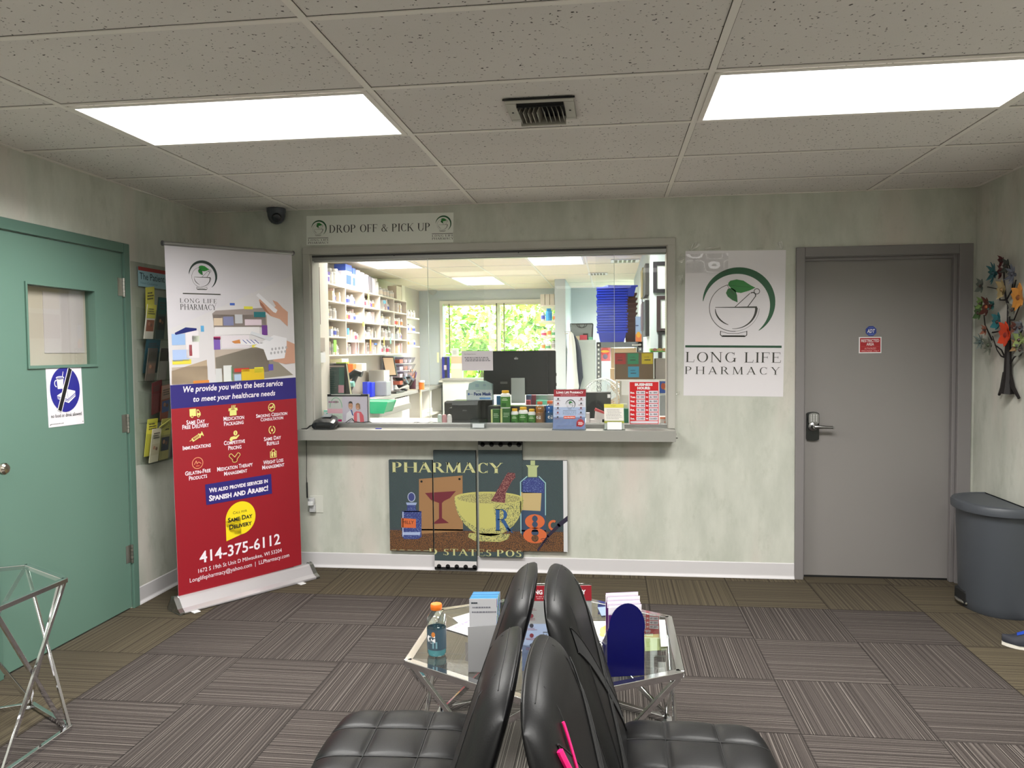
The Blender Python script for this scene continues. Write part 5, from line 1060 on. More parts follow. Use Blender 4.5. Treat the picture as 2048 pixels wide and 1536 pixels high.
for k in range(8): x = -1.83+.61*k; g.box(x-.011, .12, H-.004, x+.011, PY1, H)
for y in (1.32, 2.54, 3.76, 4.98, 6.2): g.box(PX0, y-.011, H-.0035, 1.95, y+.011, H)
struct(g.build('trim_4', origin=(0, 0, 0)))
for (x0, y0, x1, y1, lb) in ((-1.81, 2.56, -1.24, 3.74, 'bright ceiling light inside the pharmacy nearest the left shelves'), (-1.21, 5.0, -.62, 6.18, 'bright ceiling light farthest back in the pharmacy'), (.0, 2.56, .59, 3.74, 'bright ceiling light inside the pharmacy right of the middle'), (-1.2, .5, -.62, 1.3, 'unseen ceiling light added just inside the pharmacy over the counter, left'), (.62, .5, 1.15, 1.3, 'unseen ceiling light added just inside the pharmacy over the counter, right'), (1.34, 6.0, 1.9, 7.0, 'unseen light added in the alcove to brighten the rear-right pharmacy wall')):  # alcove light is unseen, added to brighten the rear-right wall
    troffer(x0, y0, x1, y1, PHARM_LIGHT*(.45 if y0 < 1 else .75 if x0 < -1.5 else 1.45), lb)  # the two lights over the counter are unseen additions
for px, py, lb, wd in ((1250, 521, 'white slotted ceiling vent near the pharmacy side wall', .15), (1196, 547, 'small slotted ceiling vent farther back in the pharmacy', .12)):
    q = at(px, py, 'z', H); t = thing('ceiling_vent', lb, 'vent', q); MB(WH).box(q.x-wd, q.y-.14, H-.008, q.x+wd, q.y+.14, H-.004).build('frame', t)
    for k in range(5): MB(M(110, 100, 90)).box(q.x-wd*.75+k*wd*.32, q.y-.10, H-.012, q.x-wd*.75+k*wd*.32+wd*.2, q.y+.10, H-.0075).build('slot', t)
q = at(866, 583, 'y', PY1-.05); MB(M(170, 172, 168, .4)).lathe((q.x, PY1-.07, q.z+.06), [(.075, 0), (.075, -.04), (.06, -.08), (.03, -.11), (.001, -.12)], 20).build('x')
tag(bpy.data.objects['x'], 'grey dome camera on the far pharmacy wall', 'camera'); bpy.data.objects['x'].name = 'security_camera'

# ---- far window with blinds
w = bpy.data.objects.new('window_2', None); COL.objects.link(w); w.location = (wx0, PY1, wz0); w['kind'] = 'structure'; w['label'] = 'far window with blinds and trees outside'
f = MB(M(226, 224, 212, .5)); f.box(wx0-.05, PY1-.02, wz0-.03, wx0, PY1, wz1+.05); f.box(wx1, PY1-.02, wz0-.03, wx1+.05, PY1, wz1+.05); f.box(wx0, PY1-.02, wz1, wx1, PY1, wz1+.05); f.box(wx0-.06, PY1-.10, wz0-.03, wx1+.06, PY1+.1, wz0)
f.box(-.91, PY1+.05, wz0, -.86, PY1+.09, wz1); f.box(wx0, PY1+.05, 1.36, wx1, PY1+.09, 1.39); f.build('window_frame', w)
MB(MGLASS).poly([(wx0, PY1+.07, wz0), (wx1, PY1+.07, wz0), (wx1, PY1+.07, wz1), (wx0, PY1+.07, wz1)]).build('glass_pane', w)
MSL = M(228, 224, 200, .5)
for x0, x1 in ((wx0+.01, -.89), (-.88, wx1-.01)):
    s_ = MB(MSL); z = wz1-.03
    while z > 1.45: s_.obox(((x0+x1)/2, PY1+.02, z), ((x1-x0)/2, 0, 0), (0, .012, .0016), (0, 0, .0006)); z -= .024
    s_.box(x0, PY1+.005, wz1-.03, x1, PY1+.04, wz1); s_.box(x0, PY1+.008, 1.425, x1, PY1+.035, 1.44)
    b_ = s_.build('blind_slats', w)
    for xx in (x0+.08, x1-.03): MB(M(120, 116, 104)).box(xx, PY1+.004, 1.43, xx+.018, PY1+.007, wz1).build('ladder_tape', w)
w = bpy.data.objects.new('window_3', None); COL.objects.link(w); w.location = (vx0, PY1, vz0); w['kind'] = 'structure'; w['label'] = 'second far window beyond the blue totes'
f = MB(M(226, 224, 212, .5)); f.box(vx0-.04, PY1-.02, vz0-.04, vx0, PY1, vz1+.04); f.box(vx1, PY1-.02, vz0-.04, vx1+.04, PY1, vz1+.04); f.box(vx0, PY1-.02, vz1, vx1, PY1, vz1+.04); f.box(vx0, PY1-.02, vz0-.04, vx1, PY1, vz0); f.build('window_frame', w)
MB(MGLASS).poly([(vx0, PY1+.07, vz0), (vx1, PY1+.07, vz0), (vx1, PY1+.07, vz1), (vx0, PY1+.07, vz1)]).build('glass_pane', w)
# outside: lawn, trees
tag(MB(M(120, 150, 70, .9)).box(-14, PY1+.3, -.3, 14, 40, -.25).build('lawn', origin=(0, 0, 0)), 'sunlit lawn outside the far window', 'lawn', kind='stuff')
def tree(cx, cy, cz, R, seed, label, n=2600):
    rr = random.Random(seed); t = thing('tree', label, 'tree', (cx, cy, -.25)); ML_ = M(168, 204, 84, .6, name='leaf_green', var=.35, bscale=1.5); mb = MB(ML_)
    for i in range(n):
        while True:
            p = Vector((rr.uniform(-1, 1), rr.uniform(-1, 1), rr.uniform(-1, 1)))
            if .35 < p.length < 1: break
        k = 1+.25*math.sin(p.x*5+seed)*math.cos(p.z*6); c = Vector((cx, cy, cz))+Vector((p.x*R*1.15, p.y*R*.7, p.z*R))*k
        a = Vector((rr.uniform(-1, 1), rr.uniform(-1, 1), rr.uniform(-1, 1))).normalized()*.10; b = a.cross(Vector((rr.uniform(-1, 1), rr.uniform(-1, 1), rr.uniform(-1, 1)))).normalized()*.06
        mb.add([c-a, c-b, c+a, c+b], [(0, 1, 2, 3)])
    mb.build('crown', t); MB(M(96, 80, 62, .8)).tube([(cx, cy, -.25), (cx+.05, cy, cz*.5), (cx, cy, cz)], [.12, .09, .05], 8).build('trunk', t)
tree(-1.75, 10.6, 1.9, 1.05, 2, 'bright green tree seen through the left half of the far window'); tree(-.35, 11.2, 1.9, 1.0, 5, 'bright green tree seen through the right half of the far window'); tree(-1.2, 13.5, 1.0, 1.3, 8, 'pale green bush low behind the trees outside the far window')

# ---- helpers for upright flat-fronted things
def zr(px, py, Y): return at(px, py, 'y', Y)
def fbox(name, label, cat, x0, y0, x1, y1, Y, dep, mat, bevel=.003, group=None, art=None, parent=None, zmin=None):
    a = zr((x0+x1)/2, y0, Y).z; b = zr((x0+x1)/2, y1, Y).z if zmin is None else zmin; xa = zr(x0, (y0+y1)/2, Y).x; xb = zr(x1, (y0+y1)/2, Y).x
    mb = MB(mat).box(xa, Y, b, xb, Y+dep, a)
    if art: A = Art(mb, (xa, Y, a), (xb, Y, a), (xa, Y, b)); art(A)
    o = mb.build(name, parent, bevel=0)
    if bevel and not art: md = o.modifiers.new('bevel', 'BEVEL'); md.width = bevel; md.segments = 2; md.limit_method = 'ANGLE'
    if parent is None: tag(o, label, cat, group)
    return o
DX, DY = -2.15, -1.80
# ---- near counter under the window
ZC = .95
MCN = M(222, 220, 212, .45, name='pale_counter_laminate')
t = thing('reception_counter', 'pale work counter just behind the service window glass', 'counter', (.1, .45, 0)); MB(MCN).box(-1.12, .125, .905, 1.9, .80, ZC).build('worktop', t, bevel=.003); MB(MWHITE).box(-1.1, .14, 0, 1.9, .76, .905).build('base_cabinet', t)
# ---- left counters
t = thing('side_desk', 'light desk running back from the window along the left side', 'desk', (-1.6, 1.9, 0)); MB(MLEDGE).box(-1.9, .85, .87, -1.2, 2.86, .93).build('worktop', t, bevel=.004); MB(MWHITE).box(-1.88, .88, 0, -1.28, 2.83, .87).build('drawer_unit', t, bevel=.003)
t = thing('wall_counter', 'long grey-topped counter with open cubbies below the medicine shelves', 'counter', (-1.95, 5.0, 0))
MB(MLEDGE).box(PX0+.001, 2.9, .885, -1.79, 7.14, .93).build('worktop', t, bevel=.004)
cb = MB(MWHITE); cb.box(PX0+.001, 2.92, 0, -2.12, 7.12, .885)
for y in (4.40, 5.05, 5.70, 6.40, 7.10): cb.box(-2.12, y-.012, .05, -1.80, y+.012, .885)
for z in (.05, .50): cb.box(-2.12, 5.05, z, -1.80, 7.12, z+.02)
cb.box(-2.12, 2.92, 0, -1.80, 4.40, .885); cb.build('cabinet', t)
for i, (y0, z0, y1, z1) in enumerate(((4.42, .72, 5.03, .87), (4.42, .50, 5.03, .70), (4.42, .06, 5.03, .48), (5.72, .52, 6.38, .62))):
    dr = MB(MWHITE).box(-1.80, y0, z0, -1.782, y1, z1).build('drawer', t, bevel=.002); MB(MSTEEL).tube([(-1.765, (y0+y1)/2-.05, (z0+z1)/2), (-1.765, (y0+y1)/2+.05, (z0+z1)/2)], .005, 6).build('handle', dr)
# things in the cubbies
def solo(mb, name, label, cat, group=None, bevel=0): return tag(mb.build(name, bevel=bevel), label, cat, group)
q = at(815, 795, 'x', -1.95); solo(MB(M(70, 74, 74, .5)).box(-2.05, 5.12, .55, -1.9, 5.24, .74), 'file_box', 'dark grey box in the cubby nearest the drawers', 'box', bevel=.004)
solo(MB(M(40, 42, 44, .5)).cyl((-1.95, 6.5, .52), (-1.95, 6.5, .75), .03), 'spray_can', 'dark bottle standing in the farthest open cubby', 'bottle')
solo(MB(M(120, 80, 66, .6)).lathe((-1.95, 5.95, .07), [(.12, 0), (.14, .05), (.10, .12), (.02, .14)], 16), 'bag', 'reddish brown bag lying in the lower middle cubby', 'bag')
p0 = at(836, 772, 'z', .94); MTAPEY = M(226, 212, 170, .6)
solo(MB(MTAPEY).prism([(-2.0, 5.35, .932), (-1.78, 5.62, .932), (-1.775, 5.68, .932), (-2.0, 5.42, .932)], (0, 0, .004)).prism([(-1.775, 5.58, .936), (-1.775, 5.68, .936), (-1.774, 5.70, .6), (-1.772, 5.62, .36), (-1.772, 5.60, .36), (-1.774, 5.60, .6)], (.004, 0, 0)), 'paper_strip', 'long cream paper strip hanging over the edge of the wall counter', 'paper')

# ---- wall shelf unit with medicine
t = thing('medicine_shelf', 'white wall shelf unit of five bays packed with medicine bottles', 'shelf', (-2.0, 3.7, 1.434)); MSH2 = M(216, 208, 197, .5, name='white_shelf_board')
ys_ = [2.17+.612*k for k in range(6)]; zz = [1.434, 1.615, 1.79, 1.965, 2.132]
MB(MSH2).box(PX0+.001, ys_[0], 1.424, PX0+.008, ys_[-1], 2.14).build('back_panel', t)
for k, y in enumerate(ys_): MB(MSH2).box(PX0+.008, y-.009, 1.424, -1.85, y+.009, 2.140).build('divider', t)
for j, z in enumerate(zz):
    for k in range(5):
        zj = z-.04 if (k == 1 and j == 1) else z
        MB(MSH2).box(PX0+.008, ys_[k]+.009, zj-.010, -1.849, ys_[k+1]-.009, zj+.004).build('shelf_board', t)
LAB = [(200, 198, 194), (84, 96, 186), (200, 80, 106), (220, 136, 80), (90, 150, 110), (160, 156, 150), (90, 90, 110), (226, 214, 120)]
def mini_bottle(r, h, lab, cap=(214, 212, 208), body=(210, 210, 208)):
    mb = MB(M(*body, .4)); mb.lathe((0, 0, 0), [(r*.95, 0), (r, .004), (r, h*.76), (r*.62, h*.84)], 12); mb.lathe((0, 0, 0), [(r*.70, h*.84), (r*.72, h*.85), (r*.7, h), (.001, h)], 12, M(*cap, .4))
    n = 12; mb.grid(lambda u, v: Vector((r*1.02*math.cos(2*PI*u), r*1.02*math.sin(2*PI*u), h*.2+h*.42*v)), n, 1, M(*lab, .5)); return mb
protos = []
gr = 'medicine bottles and cartons in the white wall shelf unit'
def park(o): return o
kinds = []
for i, (r, h, lab, nm) in enumerate(((.028, .11, LAB[0], 'white'), (.024, .09, LAB[1], 'violet'), (.026, .10, LAB[2], 'pink'), (.022, .085, LAB[5], 'grey'), (.034, .13, LAB[5], 'large white'), (.024, .10, LAB[3], 'orange'))):
    kinds.append(('medicine_bottle', '%s-labelled plastic medicine bottle standing in the white wall shelf unit' % nm, 'bottle', mini_bottle(r, h, lab), 'medicine bottles with %s labels in the wall shelf unit' % nm, r))
for (w_, d_, h_, c, nm) in ((.03, .10, .12, (228, 224, 220), 'white'), (.035, .08, .10, (236, 220, 190), 'cream'), (.05, .09, .07, (206, 214, 224), 'pale blue'), (.025, .09, .13, (222, 196, 196), 'pinkish')):
    mb = MB(M(*c, .5)); mb.box(-d_/2, -w_/2, 0, d_/2, w_/2, h_); mb.box(d_/2, -w_*.4, h_*.3, d_/2+.0008, w_*.4, h_*.55, M(150, 150, 190))
    kinds.append(('medicine_carton', '%s medicine carton standing among bottles in the white wall shelf unit' % nm, 'box', mb, '%s medicine cartons in the wall shelf unit' % nm, w_/2))
first = {}
def put(ki, x, y, z, rz=0):
    nm, lb, ct, mb, gp, r = kinds[ki]
    if ki not in first: o = mb.build(nm, origin=(0, 0, 0)); first[ki] = o; tag(o, lb, ct, gp); o.location = (x, y, z); return o
    c = first[ki].copy(); COL.objects.link(c); c.location = (x, y, z); c.rotation_euler = (0, 0, rz); return c
rr = random.Random(11)
for k in range(5):
    for j in range(4):
        z = zz[j]+.005-(.04 if (k == 1 and j == 1) else 0); y = ys_[k]+.02
        while y < ys_[k+1]-.075:
            ki = rr.choice([0, 1, 2, 3, 4, 5, 0, 3, 6, 7, 8, 9]); r = kinds[ki][5]; y += r
            if rr.random() < .93: put(ki, -1.90-rr.random()*.05, y+.001, z)
            y += r+rr.random()*.012+.002
def onshelf(y, z, w_, h_, c, label, nm='carton', x=-1.92, d=.12, c2=None):
    mb = MB(M(*c, .45)); mb.box(x-d/2, y, z, x+d/2, y+w_, z+h_)
    if c2: mb.box(x+d/2, y+w_*.1, z+h_*.15, x+d/2+.001, y+w_*.9, z+h_*.55, M(*c2, .5)); mb.box(x-d/2-.0005, y-.0008, z+h_*.72, x+d/2+.0015, y+w_+.0005, z+h_+.0005, M(*c2, .5))
    solo(mb, nm, label, 'box')
zt2 = 2.137
onshelf(2.20, zt2, .16, .11, (232, 232, 236), 'white tub with a purple band on top of the shelf unit, nearest', 'tub', c2=(110, 84, 190)); 
for i, (y, r, h) in enumerate(((2.47, .05, .16), (2.64, .055, .17), (4.0, .055, .19))): tag(mini_bottle(r, h, (228, 228, 224)).build('large_bottle', origin=(0, 0, 0)), ('tall white bottle on top of the shelf unit beside the purple-banded tub', 'second tall white bottle on top of the shelf unit beside the blue carton', 'tall translucent bottle alone on top of the shelf unit near its middle')[i], 'bottle').location = (-1.92, y, zt2)
onshelf(2.82, zt2, .20, .24, (206, 206, 220), 'big white and blue diaper carton on top of the shelf unit', c2=(40, 70, 160)); onshelf(3.04, zt2, .10, .22, (210, 208, 226), 'smaller blue and white carton beside the big one on the shelf unit', c2=(50, 80, 180))
for i, y in enumerate((3.18, 3.33, 3.48, 3.62, 3.75)): onshelf(y, zt2, .12, .215-.01*i, (196, 188, 196) if i != 3 else (100, 96, 104), 'grey-lilac carton in the row on top of the shelf unit', c2=None); bpy.data.objects['carton' if 'carton.%03d' % 1 not in bpy.data.objects else 'carton']
for i, (y, h) in enumerate(((4.2, .11), (4.35, .10), (4.48, .11), (4.6, .09), (4.7, .10))): tag(mini_bottle(.045, h, (226, 214, 200)).build('jar', origin=(0, 0, 0)), 'short cream jar in the row at the far top of the shelf unit', 'jar', 'short cream jars on top of the shelf unit').location = (-1.92, y, zt2)
onshelf(4.78, zt2, .24, .17, (214, 202, 186), 'tan box farthest back on top of the shelf unit'); onshelf(5.04, zt2, .16, .2, (220, 214, 200), 'cream box at the far end on top of the shelf unit')
for o in [o for o in bpy.data.objects if o.get('label') == 'grey-lilac carton in the row on top of the shelf unit']: o['group'] = 'grey-lilac cartons on top of the shelf unit'
# bright accents stuck on or in the shelves
for (px, py, w_, h_, c, lb, nm) in ((728, 648, .05, .05, (206, 220, 90), 'yellow-green sticker on the shelf edge, second bay', 'sticker'), (697, 663, .05, .07, (70, 150, 220), 'light blue round tag in the second bay', 'tag'), (742, 690, .035, .14, (236, 150, 50), 'bright orange carton in the bottom row of the shelf unit', 'carton'), (671, 692, .07, .12, (130, 220, 60), 'lime green carton in the nearest bottom bay', 'carton'),
        (769, 683, .03, .10, (240, 180, 80), 'orange tag hanging from the shelf edge, fourth bay', 'tag'), (782, 682, .03, .07, (130, 220, 190), 'mint tag hanging from the shelf edge, fourth bay', 'tag'), (738, 595, .035, .17, (206, 214, 110), 'tall yellow-green carton in the top row, third bay', 'carton'), (770, 604, .10, .04, (90, 170, 210), 'flat light blue box in the top row, fourth bay', 'carton'), (752, 688, .10, .02, (50, 90, 190), 'dark blue capped strip in the bottom row, third bay', 'carton'), (777, 656, .05, .05, (40, 22, 26), 'small black tag in the fourth bay', 'tag'), (749, 665, .03, .12, (60, 24, 24), 'dark maroon bottle-shaped item in the third bay', 'small_bottle'), (792, 654, .04, .03, (40, 30, 30), 'small black tag in the fifth bay', 'tag'), (800, 660, .03, .08, (216, 190, 90), 'mustard tag in the fifth bay', 'tag')):
    q = at(px, py, 'x', -1.84); solo(MB(M(*c, .5)).box(-1.848, q.y-w_/2, q.z-h_/2, -1.842, q.y+w_/2, q.z+h_/2), nm, lb, 'tag' if nm != 'carton' else 'box')
# small shelves beyond
for j, (py, lb) in enumerate(((635, 'topmost'), (664, 'middle'), (693, 'lowest'))):
    z = at(815, py, 'x', -1.9).z; q0_ = at(815, py, 'x', -1.9).y; o = MB(MSH2).box(PX0+.001, 5.30, z-.01, -1.88, 6.05, z+.008).build('wall_shelf'); tag(o, 'short white wall shelf beyond the shelf unit, %s of three' % lb, 'shelf')
    y = 5.38
    while y < 6.0: ki = rr.choice([0, 1, 3, 5]); c = first[ki].copy() if ki in first else put(ki, 0, 0, 0); (COL.objects.link(c) if c.name not in COL.objects else None); c.location = (-1.95, y, z+.008); c['label'] = 'small medicine bottle on the short wall shelves beyond the shelf unit'; c['group'] = 'bottles on the short wall shelves'; y += .085
# clear drawers with orange contents on the wall under the far shelves
MCB2 = make_glass('clear_bin_plastic', (226, 224, 232), 1.2, .2)
for j in range(4):
    for k in range(3):
        y = 5.0+.22*k; z = 1.02+.095*j; mb = MB(MCB2); mb.box(-2.12, y, z, -1.88, y+.205, z+.003); mb.poly([(-1.88, y, z), (-1.88, y+.205, z), (-1.84, y+.205, z+.075), (-1.84, y, z+.075)]); mb.poly([(-2.12, y, z), (-1.88, y, z), (-1.84, y, z+.075), (-2.12, y, z+.085)]); mb.poly([(-2.12, y+.205, z), (-1.88, y+.205, z), (-1.84, y+.205, z+.075), (-2.12, y+.205, z+.085)])
        mb.box(-2.1, y+.02, z+.004, -1.9, y+.185, z+.05, M(*((236, 120, 80), (230, 206, 206), (214, 210, 222))[(j+k) % 3], .5)); tag(mb.build('clear_bin'), 'clear plastic bin in the rack under the far end of the shelf unit', 'bin', 'clear bins under the shelf unit')
tag(MB(M(190, 190, 196, .5)).box(-2.149, 4.98, .99, -2.125, 5.68, 1.40).build('bin_rail'), 'pale wall rail that holds the clear plastic bins', 'rail')
# wall panel + orange bins at the left
fbox('clear_bin', 'clear bin with bright orange caps nearest the left monitor', 'bin', 668, 728, 706, 745, 2.9, .2, M(240, 128, 60, .4, alpha=1)); fbox('clear_bin', 'small white bin with orange contents right of the orange bin', 'bin', 707, 727, 724, 742, 3.0, .15, M(236, 226, 214, .4)); fbox('leaflet_stack', 'stack of pale yellow papers under the near end of the shelf unit', 'papers', 660, 718, 684, 725, 2.6, .2, M(240, 236, 200, .5)); fbox('yellow_bag', 'lime green packet on top of the orange bin', 'packet', 672, 722, 692, 729, 2.88, .1, M(170, 210, 60, .5))
fbox('wall_board', 'pale pink board behind the orange bins', 'board', 686, 744, 712, 762, 3.1, .02, M(226, 206, 200, .5))
fbox('file_organizer', 'light grey slatted file organizer on the wall counter', 'organizer', 738, 741, 768, 780, 4.3, .25, M(186, 184, 176, .5), zmin=.931); fbox('blue_bin', 'small blue bin on the counter, left one of the pair', 'bin', 725, 764, 735, 782, 3.75, .12, M(30, 50, 200, .4), zmin=.931); fbox('blue_bin', 'small blue bin on the counter, right one of the pair', 'bin', 736, 765, 744, 781, 3.85, .12, M(30, 54, 206, .4), zmin=.931)
fbox('label_printer', 'grey label printer with a dark front on the wall counter', 'printer', 749, 763, 773, 780, 4.0, .2, M(130, 134, 142, .4), bevel=.01, zmin=.931); 
# upright reading screen
t = thing('screen', 'upright portrait screen with a cream page on the wall counter', 'monitor', (-1.95, 5.0, .93)); s_ = [at(x, y, 'y', 4.9) for x, y in ((764, 713), (787, 713), (794, 752), (772, 753))]
MB(MBLACK).prism([p+Vector((0, 0, 0)) for p in s_], (0, .03, 0)).build('screen_frame', t); c = sum(s_, Vector())/4; MB(M(236, 206, 170, .5, em=.35)).poly([c+(p-c)*.88+Vector((0, -.002, 0)) for p in s_]).build('display', t)
MB(WH).tube([c+Vector((0, .05, -.1)), Vector((c.x, 5.0, .94))], .02, 8).box(c.x-.1, 4.9, .931, c.x+.1, 5.1, .945).build('stand', t)
solo(MB(M(240, 220, 200, .5)).tube([at(772, 752, 'y', 4.85), at(805, 772, 'y', 5.3)], .01, 6), 'paper_roll', 'slanting cream paper roll lying across the wall counter', 'paper')
# handheld scanners, tape gun, cups
def scanner(px, py, Y, s, label, zb):
    q = zr(px, py, Y); t = thing('barcode_scanner', label, 'scanner', (q.x, Y, zb))
    mb = MB(MBLACK); mb.tube([q+Vector((-.07*s, 0, .0)), q+Vector((0, 0, .045*s)), q+Vector((.05*s, 0, .03*s))], [.022*s, .03*s, .026*s], 10); mb.build('scan_head', t)
    MB(MBLACK).tube([q+Vector((.0, 0, .02*s)), q+Vector((-.03*s, 0, -.05*s)), q+Vector((-.055*s, 0, -.10*s))], [.02*s, .017*s, .018*s], 10).build('handle', t)
    MB(MBLACK).tube([q+Vector((-.05*s, 0, -.08*s)), Vector((q.x-.03*s, Y, zb+.03)), Vector((q.x-.02, Y, zb))], [.012, .012, .05], 10).build('stand', t)
scanner(712, 756, .62, .95, 'black barcode scanner on a stand in front of the orange bins', ZC); scanner(668, 790, .42, .9, 'black barcode scanner lying low in front of the left monitor', ZC)
solo(MB(MBLACK).box(zr(693, 790, .5).x, .5, ZC, zr(716, 790, .5).x, .6, ZC+.09).cyl((zr(704, 790, .5).x, .55, ZC+.09), (zr(704, 790, .5).x, .55, ZC+.16), .02), 'scanner_base', 'black boxy base with a post beside the left monitor', 'base', bevel=.006)
solo(MB(M(150, 214, 200, .4)).tube([zr(703, 768, .55)+Vector((-.02, 0, .0)), zr(703, 768, .55)+Vector((0.02, 0, 0))], .022, 14), 'tape_roll', 'mint green tape roll beside the black scanner', 'tape')
c0 = zr(792, 765, 5.2); t = thing('tape_dispenser', 'black tape gun lying on the wall counter before the upright screen', 'tool', (c0.x, 5.2, .93)); MB(MBLACK).tube([zr(777, 770, 5.2), zr(790, 760, 5.2), zr(806, 754, 5.2), zr(812, 764, 5.2), zr(796, 773, 5.2)], [.03, .045, .055, .05, .03], 8).build('body', t); MB(M(190, 150, 120)).cyl(zr(786, 763, 5.12), zr(786, 763, 5.15)+Vector((0, .02, 0)), .045).build('tape_roll', t)
q = at(825, 765, 'x', -1.9); q.z = .931; t = thing('pen_cup', 'dark red cup full of pens on the wall counter', 'cup', q); MB(M(70, 24, 44, .5)).lathe(q, [(.045, 0), (.05, .14), (.045, .14), (.04, .01)], 14).build('cup', t)
for i in range(7): a = i*.9; MB(M(*((120, 60, 150), (40, 40, 60), (220, 120, 60), (180, 60, 120))[i % 4], .4)).tube([q+Vector((.01*math.cos(a), .01*math.sin(a), .02)), q+Vector((.06*math.cos(a), .05*math.sin(a), .24+.02*(i % 3)))], .006, 6).build('pen', t)
q = zr(843, 768, 5.6); q.z = .93; s_ = MB(M(232, 120, 50, .3)); s_.lathe(q, [(.04, 0), (.04, .1), (.036, .1)], 14); s_.lathe(q+Vector((0, 0, .1)), [(.044, 0), (.044, .025), (.001, .026)], 14, WH); solo(s_, 'pill_bottle', 'orange pill bottle with a white cap alone on the wall counter', 'bottle')
s_ = MB(MBLACK); a_ = at(806, 771, 'z', .94); s_.box(-1.98, 4.55, .931, -1.82, 4.95, .95); solo(s_, 'keyboard', 'black keyboard on the wall counter', 'keyboard', bevel=.004)
solo(MB(MBLACK).lathe((-1.9, 5.2, .93), [(.05, 0), (.05, .02), (.02, .035)], 14), 'mouse', 'black mouse on the wall counter beyond the keyboard', 'mouse')
solo(MB(MBLACK).tube([zr(806, 756, 5.5), zr(813, 752, 5.5), zr(820, 762, 5.5), zr(816, 768, 5.5)], [.05, .06, .06, .05], 8), 'stapler', 'chunky black device beside the pen cup', 'device')
# green bin and papers on the side desk
a_ = [at(x, y, 'z', .935) for x, y in ((730, 805), (778, 800))]
q0_, q1_ = zr(735, 806, 1.55), zr(770, 808, 1.55)
s_ = MB(M(22, 160, 110, .4)); zb_ = .932; s_.prism([(q0_.x-.12, 1.5, zb_), (q1_.x, 1.5, zb_), (q1_.x+.03, 1.5, zb_+.09), (q0_.x-.16, 1.5, zb_+.10)], (0, .28, 0)); solo(s_, 'green_bin', 'bright green plastic bin on the side desk', 'bin', bevel=.006)
solo(MB(WH).prism([(-1.7, 1.2, .931), (-1.25, 1.15, .931), (-1.22, 1.7, .931), (-1.6, 1.75, .931)], (0, 0, .004)), 'paper_sheet', 'white papers spread on the side desk under the green bin', 'paper')
# left monitor
t = thing('monitor', 'dark monitor with a dim green page in the left corner of the window', 'monitor', (-1.08, .42, ZC)); m_ = [at(634, 727, 'y', .40), at(691, 727, 'y', .33), at(700, 806, 'y', .33), at(634, 812, 'y', .40)]
nv_ = (m_[1]-m_[0]).cross(m_[3]-m_[0]).normalized(); 
if nv_.y > 0: nv_ = -nv_
MB(MBLACK).prism(m_, -nv_*.025).build('bezel', t); mb = MB(M(44, 62, 58, .25, em=.25)); A = Art(mb, m_[0], m_[1], m_[3]); mb.poly([A.P(.006, .012, 0), A.P(A.w-.008, .012, 0), A.P(A.w-.008, A.h-.01, 0), A.P(.006, A.h-.01, 0)])
A.rect(.006, .014, A.w-.01, .026, M(150, 134, 128, .4), 1); A.rect(.006, .032, A.w*.5, .037, M(140, 110, 118), 1); A.rect(A.w*.78, .03, A.w-.01, A.h-.01, M(40, 88, 78, .4), 1); A.rect(A.w*.76, A.h*.5, A.w-.012, A.h*.68, M(180, 130, 146, .4), 2); A.scrib(A.w*.12, .045, A.w*.7, A.h-.02, 16, M(96, 98, 84), 2, seed=4, fill=.2); A.scrib(A.w*.3, .003, A.w*.6, .008, 1, M(190, 190, 190), 2, seed=4)
mb.build('display', t); MB(MBLACK).box(-1.12, .42, ZC, -.95, .56, ZC+.012).cyl((-1.04, .46, ZC), (-1.04, .46, ZC+.12), .02).build('stand', t)
solo(MB(M(228, 226, 190, .5)).prism([m_[1]+Vector((.004, .0, 0)), m_[1]+Vector((.012, 0, -.01)), m_[2]+Vector((.016, 0, .05)), m_[2]+Vector((.003, 0, .06))], (0, .003, 0)), 'note_strip', 'strip of cream notes stuck to the right edge of the left monitor', 'note')
# mirror and papers on the wing wall
def wing(name, label, cat, px0, py0, px1, py1, mat, fr=None):
    a, b = at(px0, py0, 'x', -1.134), at(px1, py1, 'x', -1.134); mb = MB(fr or mat); mb.box(-1.135, a.y, b.z, -1.122, b.y, a.z)
    if fr: mb.box(-1.122, a.y+.02, b.z+.03, -1.1215, b.y-.02, a.z-.03, mat)
    tag(mb.build(name), label, cat)
wing('wall_frame', 'narrow dark bronze frame on the wing wall at the left window edge', 'frame', 630.5, 533, 638, 649, M(206, 196, 184, .3), M(92, 62, 50, .4)); wing('taped_paper', 'grey-brown notice taped on the wing wall', 'paper', 632, 675, 647, 703, M(190, 178, 168, .6)); wing('taped_paper', 'white notice taped low on the wing wall', 'paper', 633, 705, 648, 725, WH)
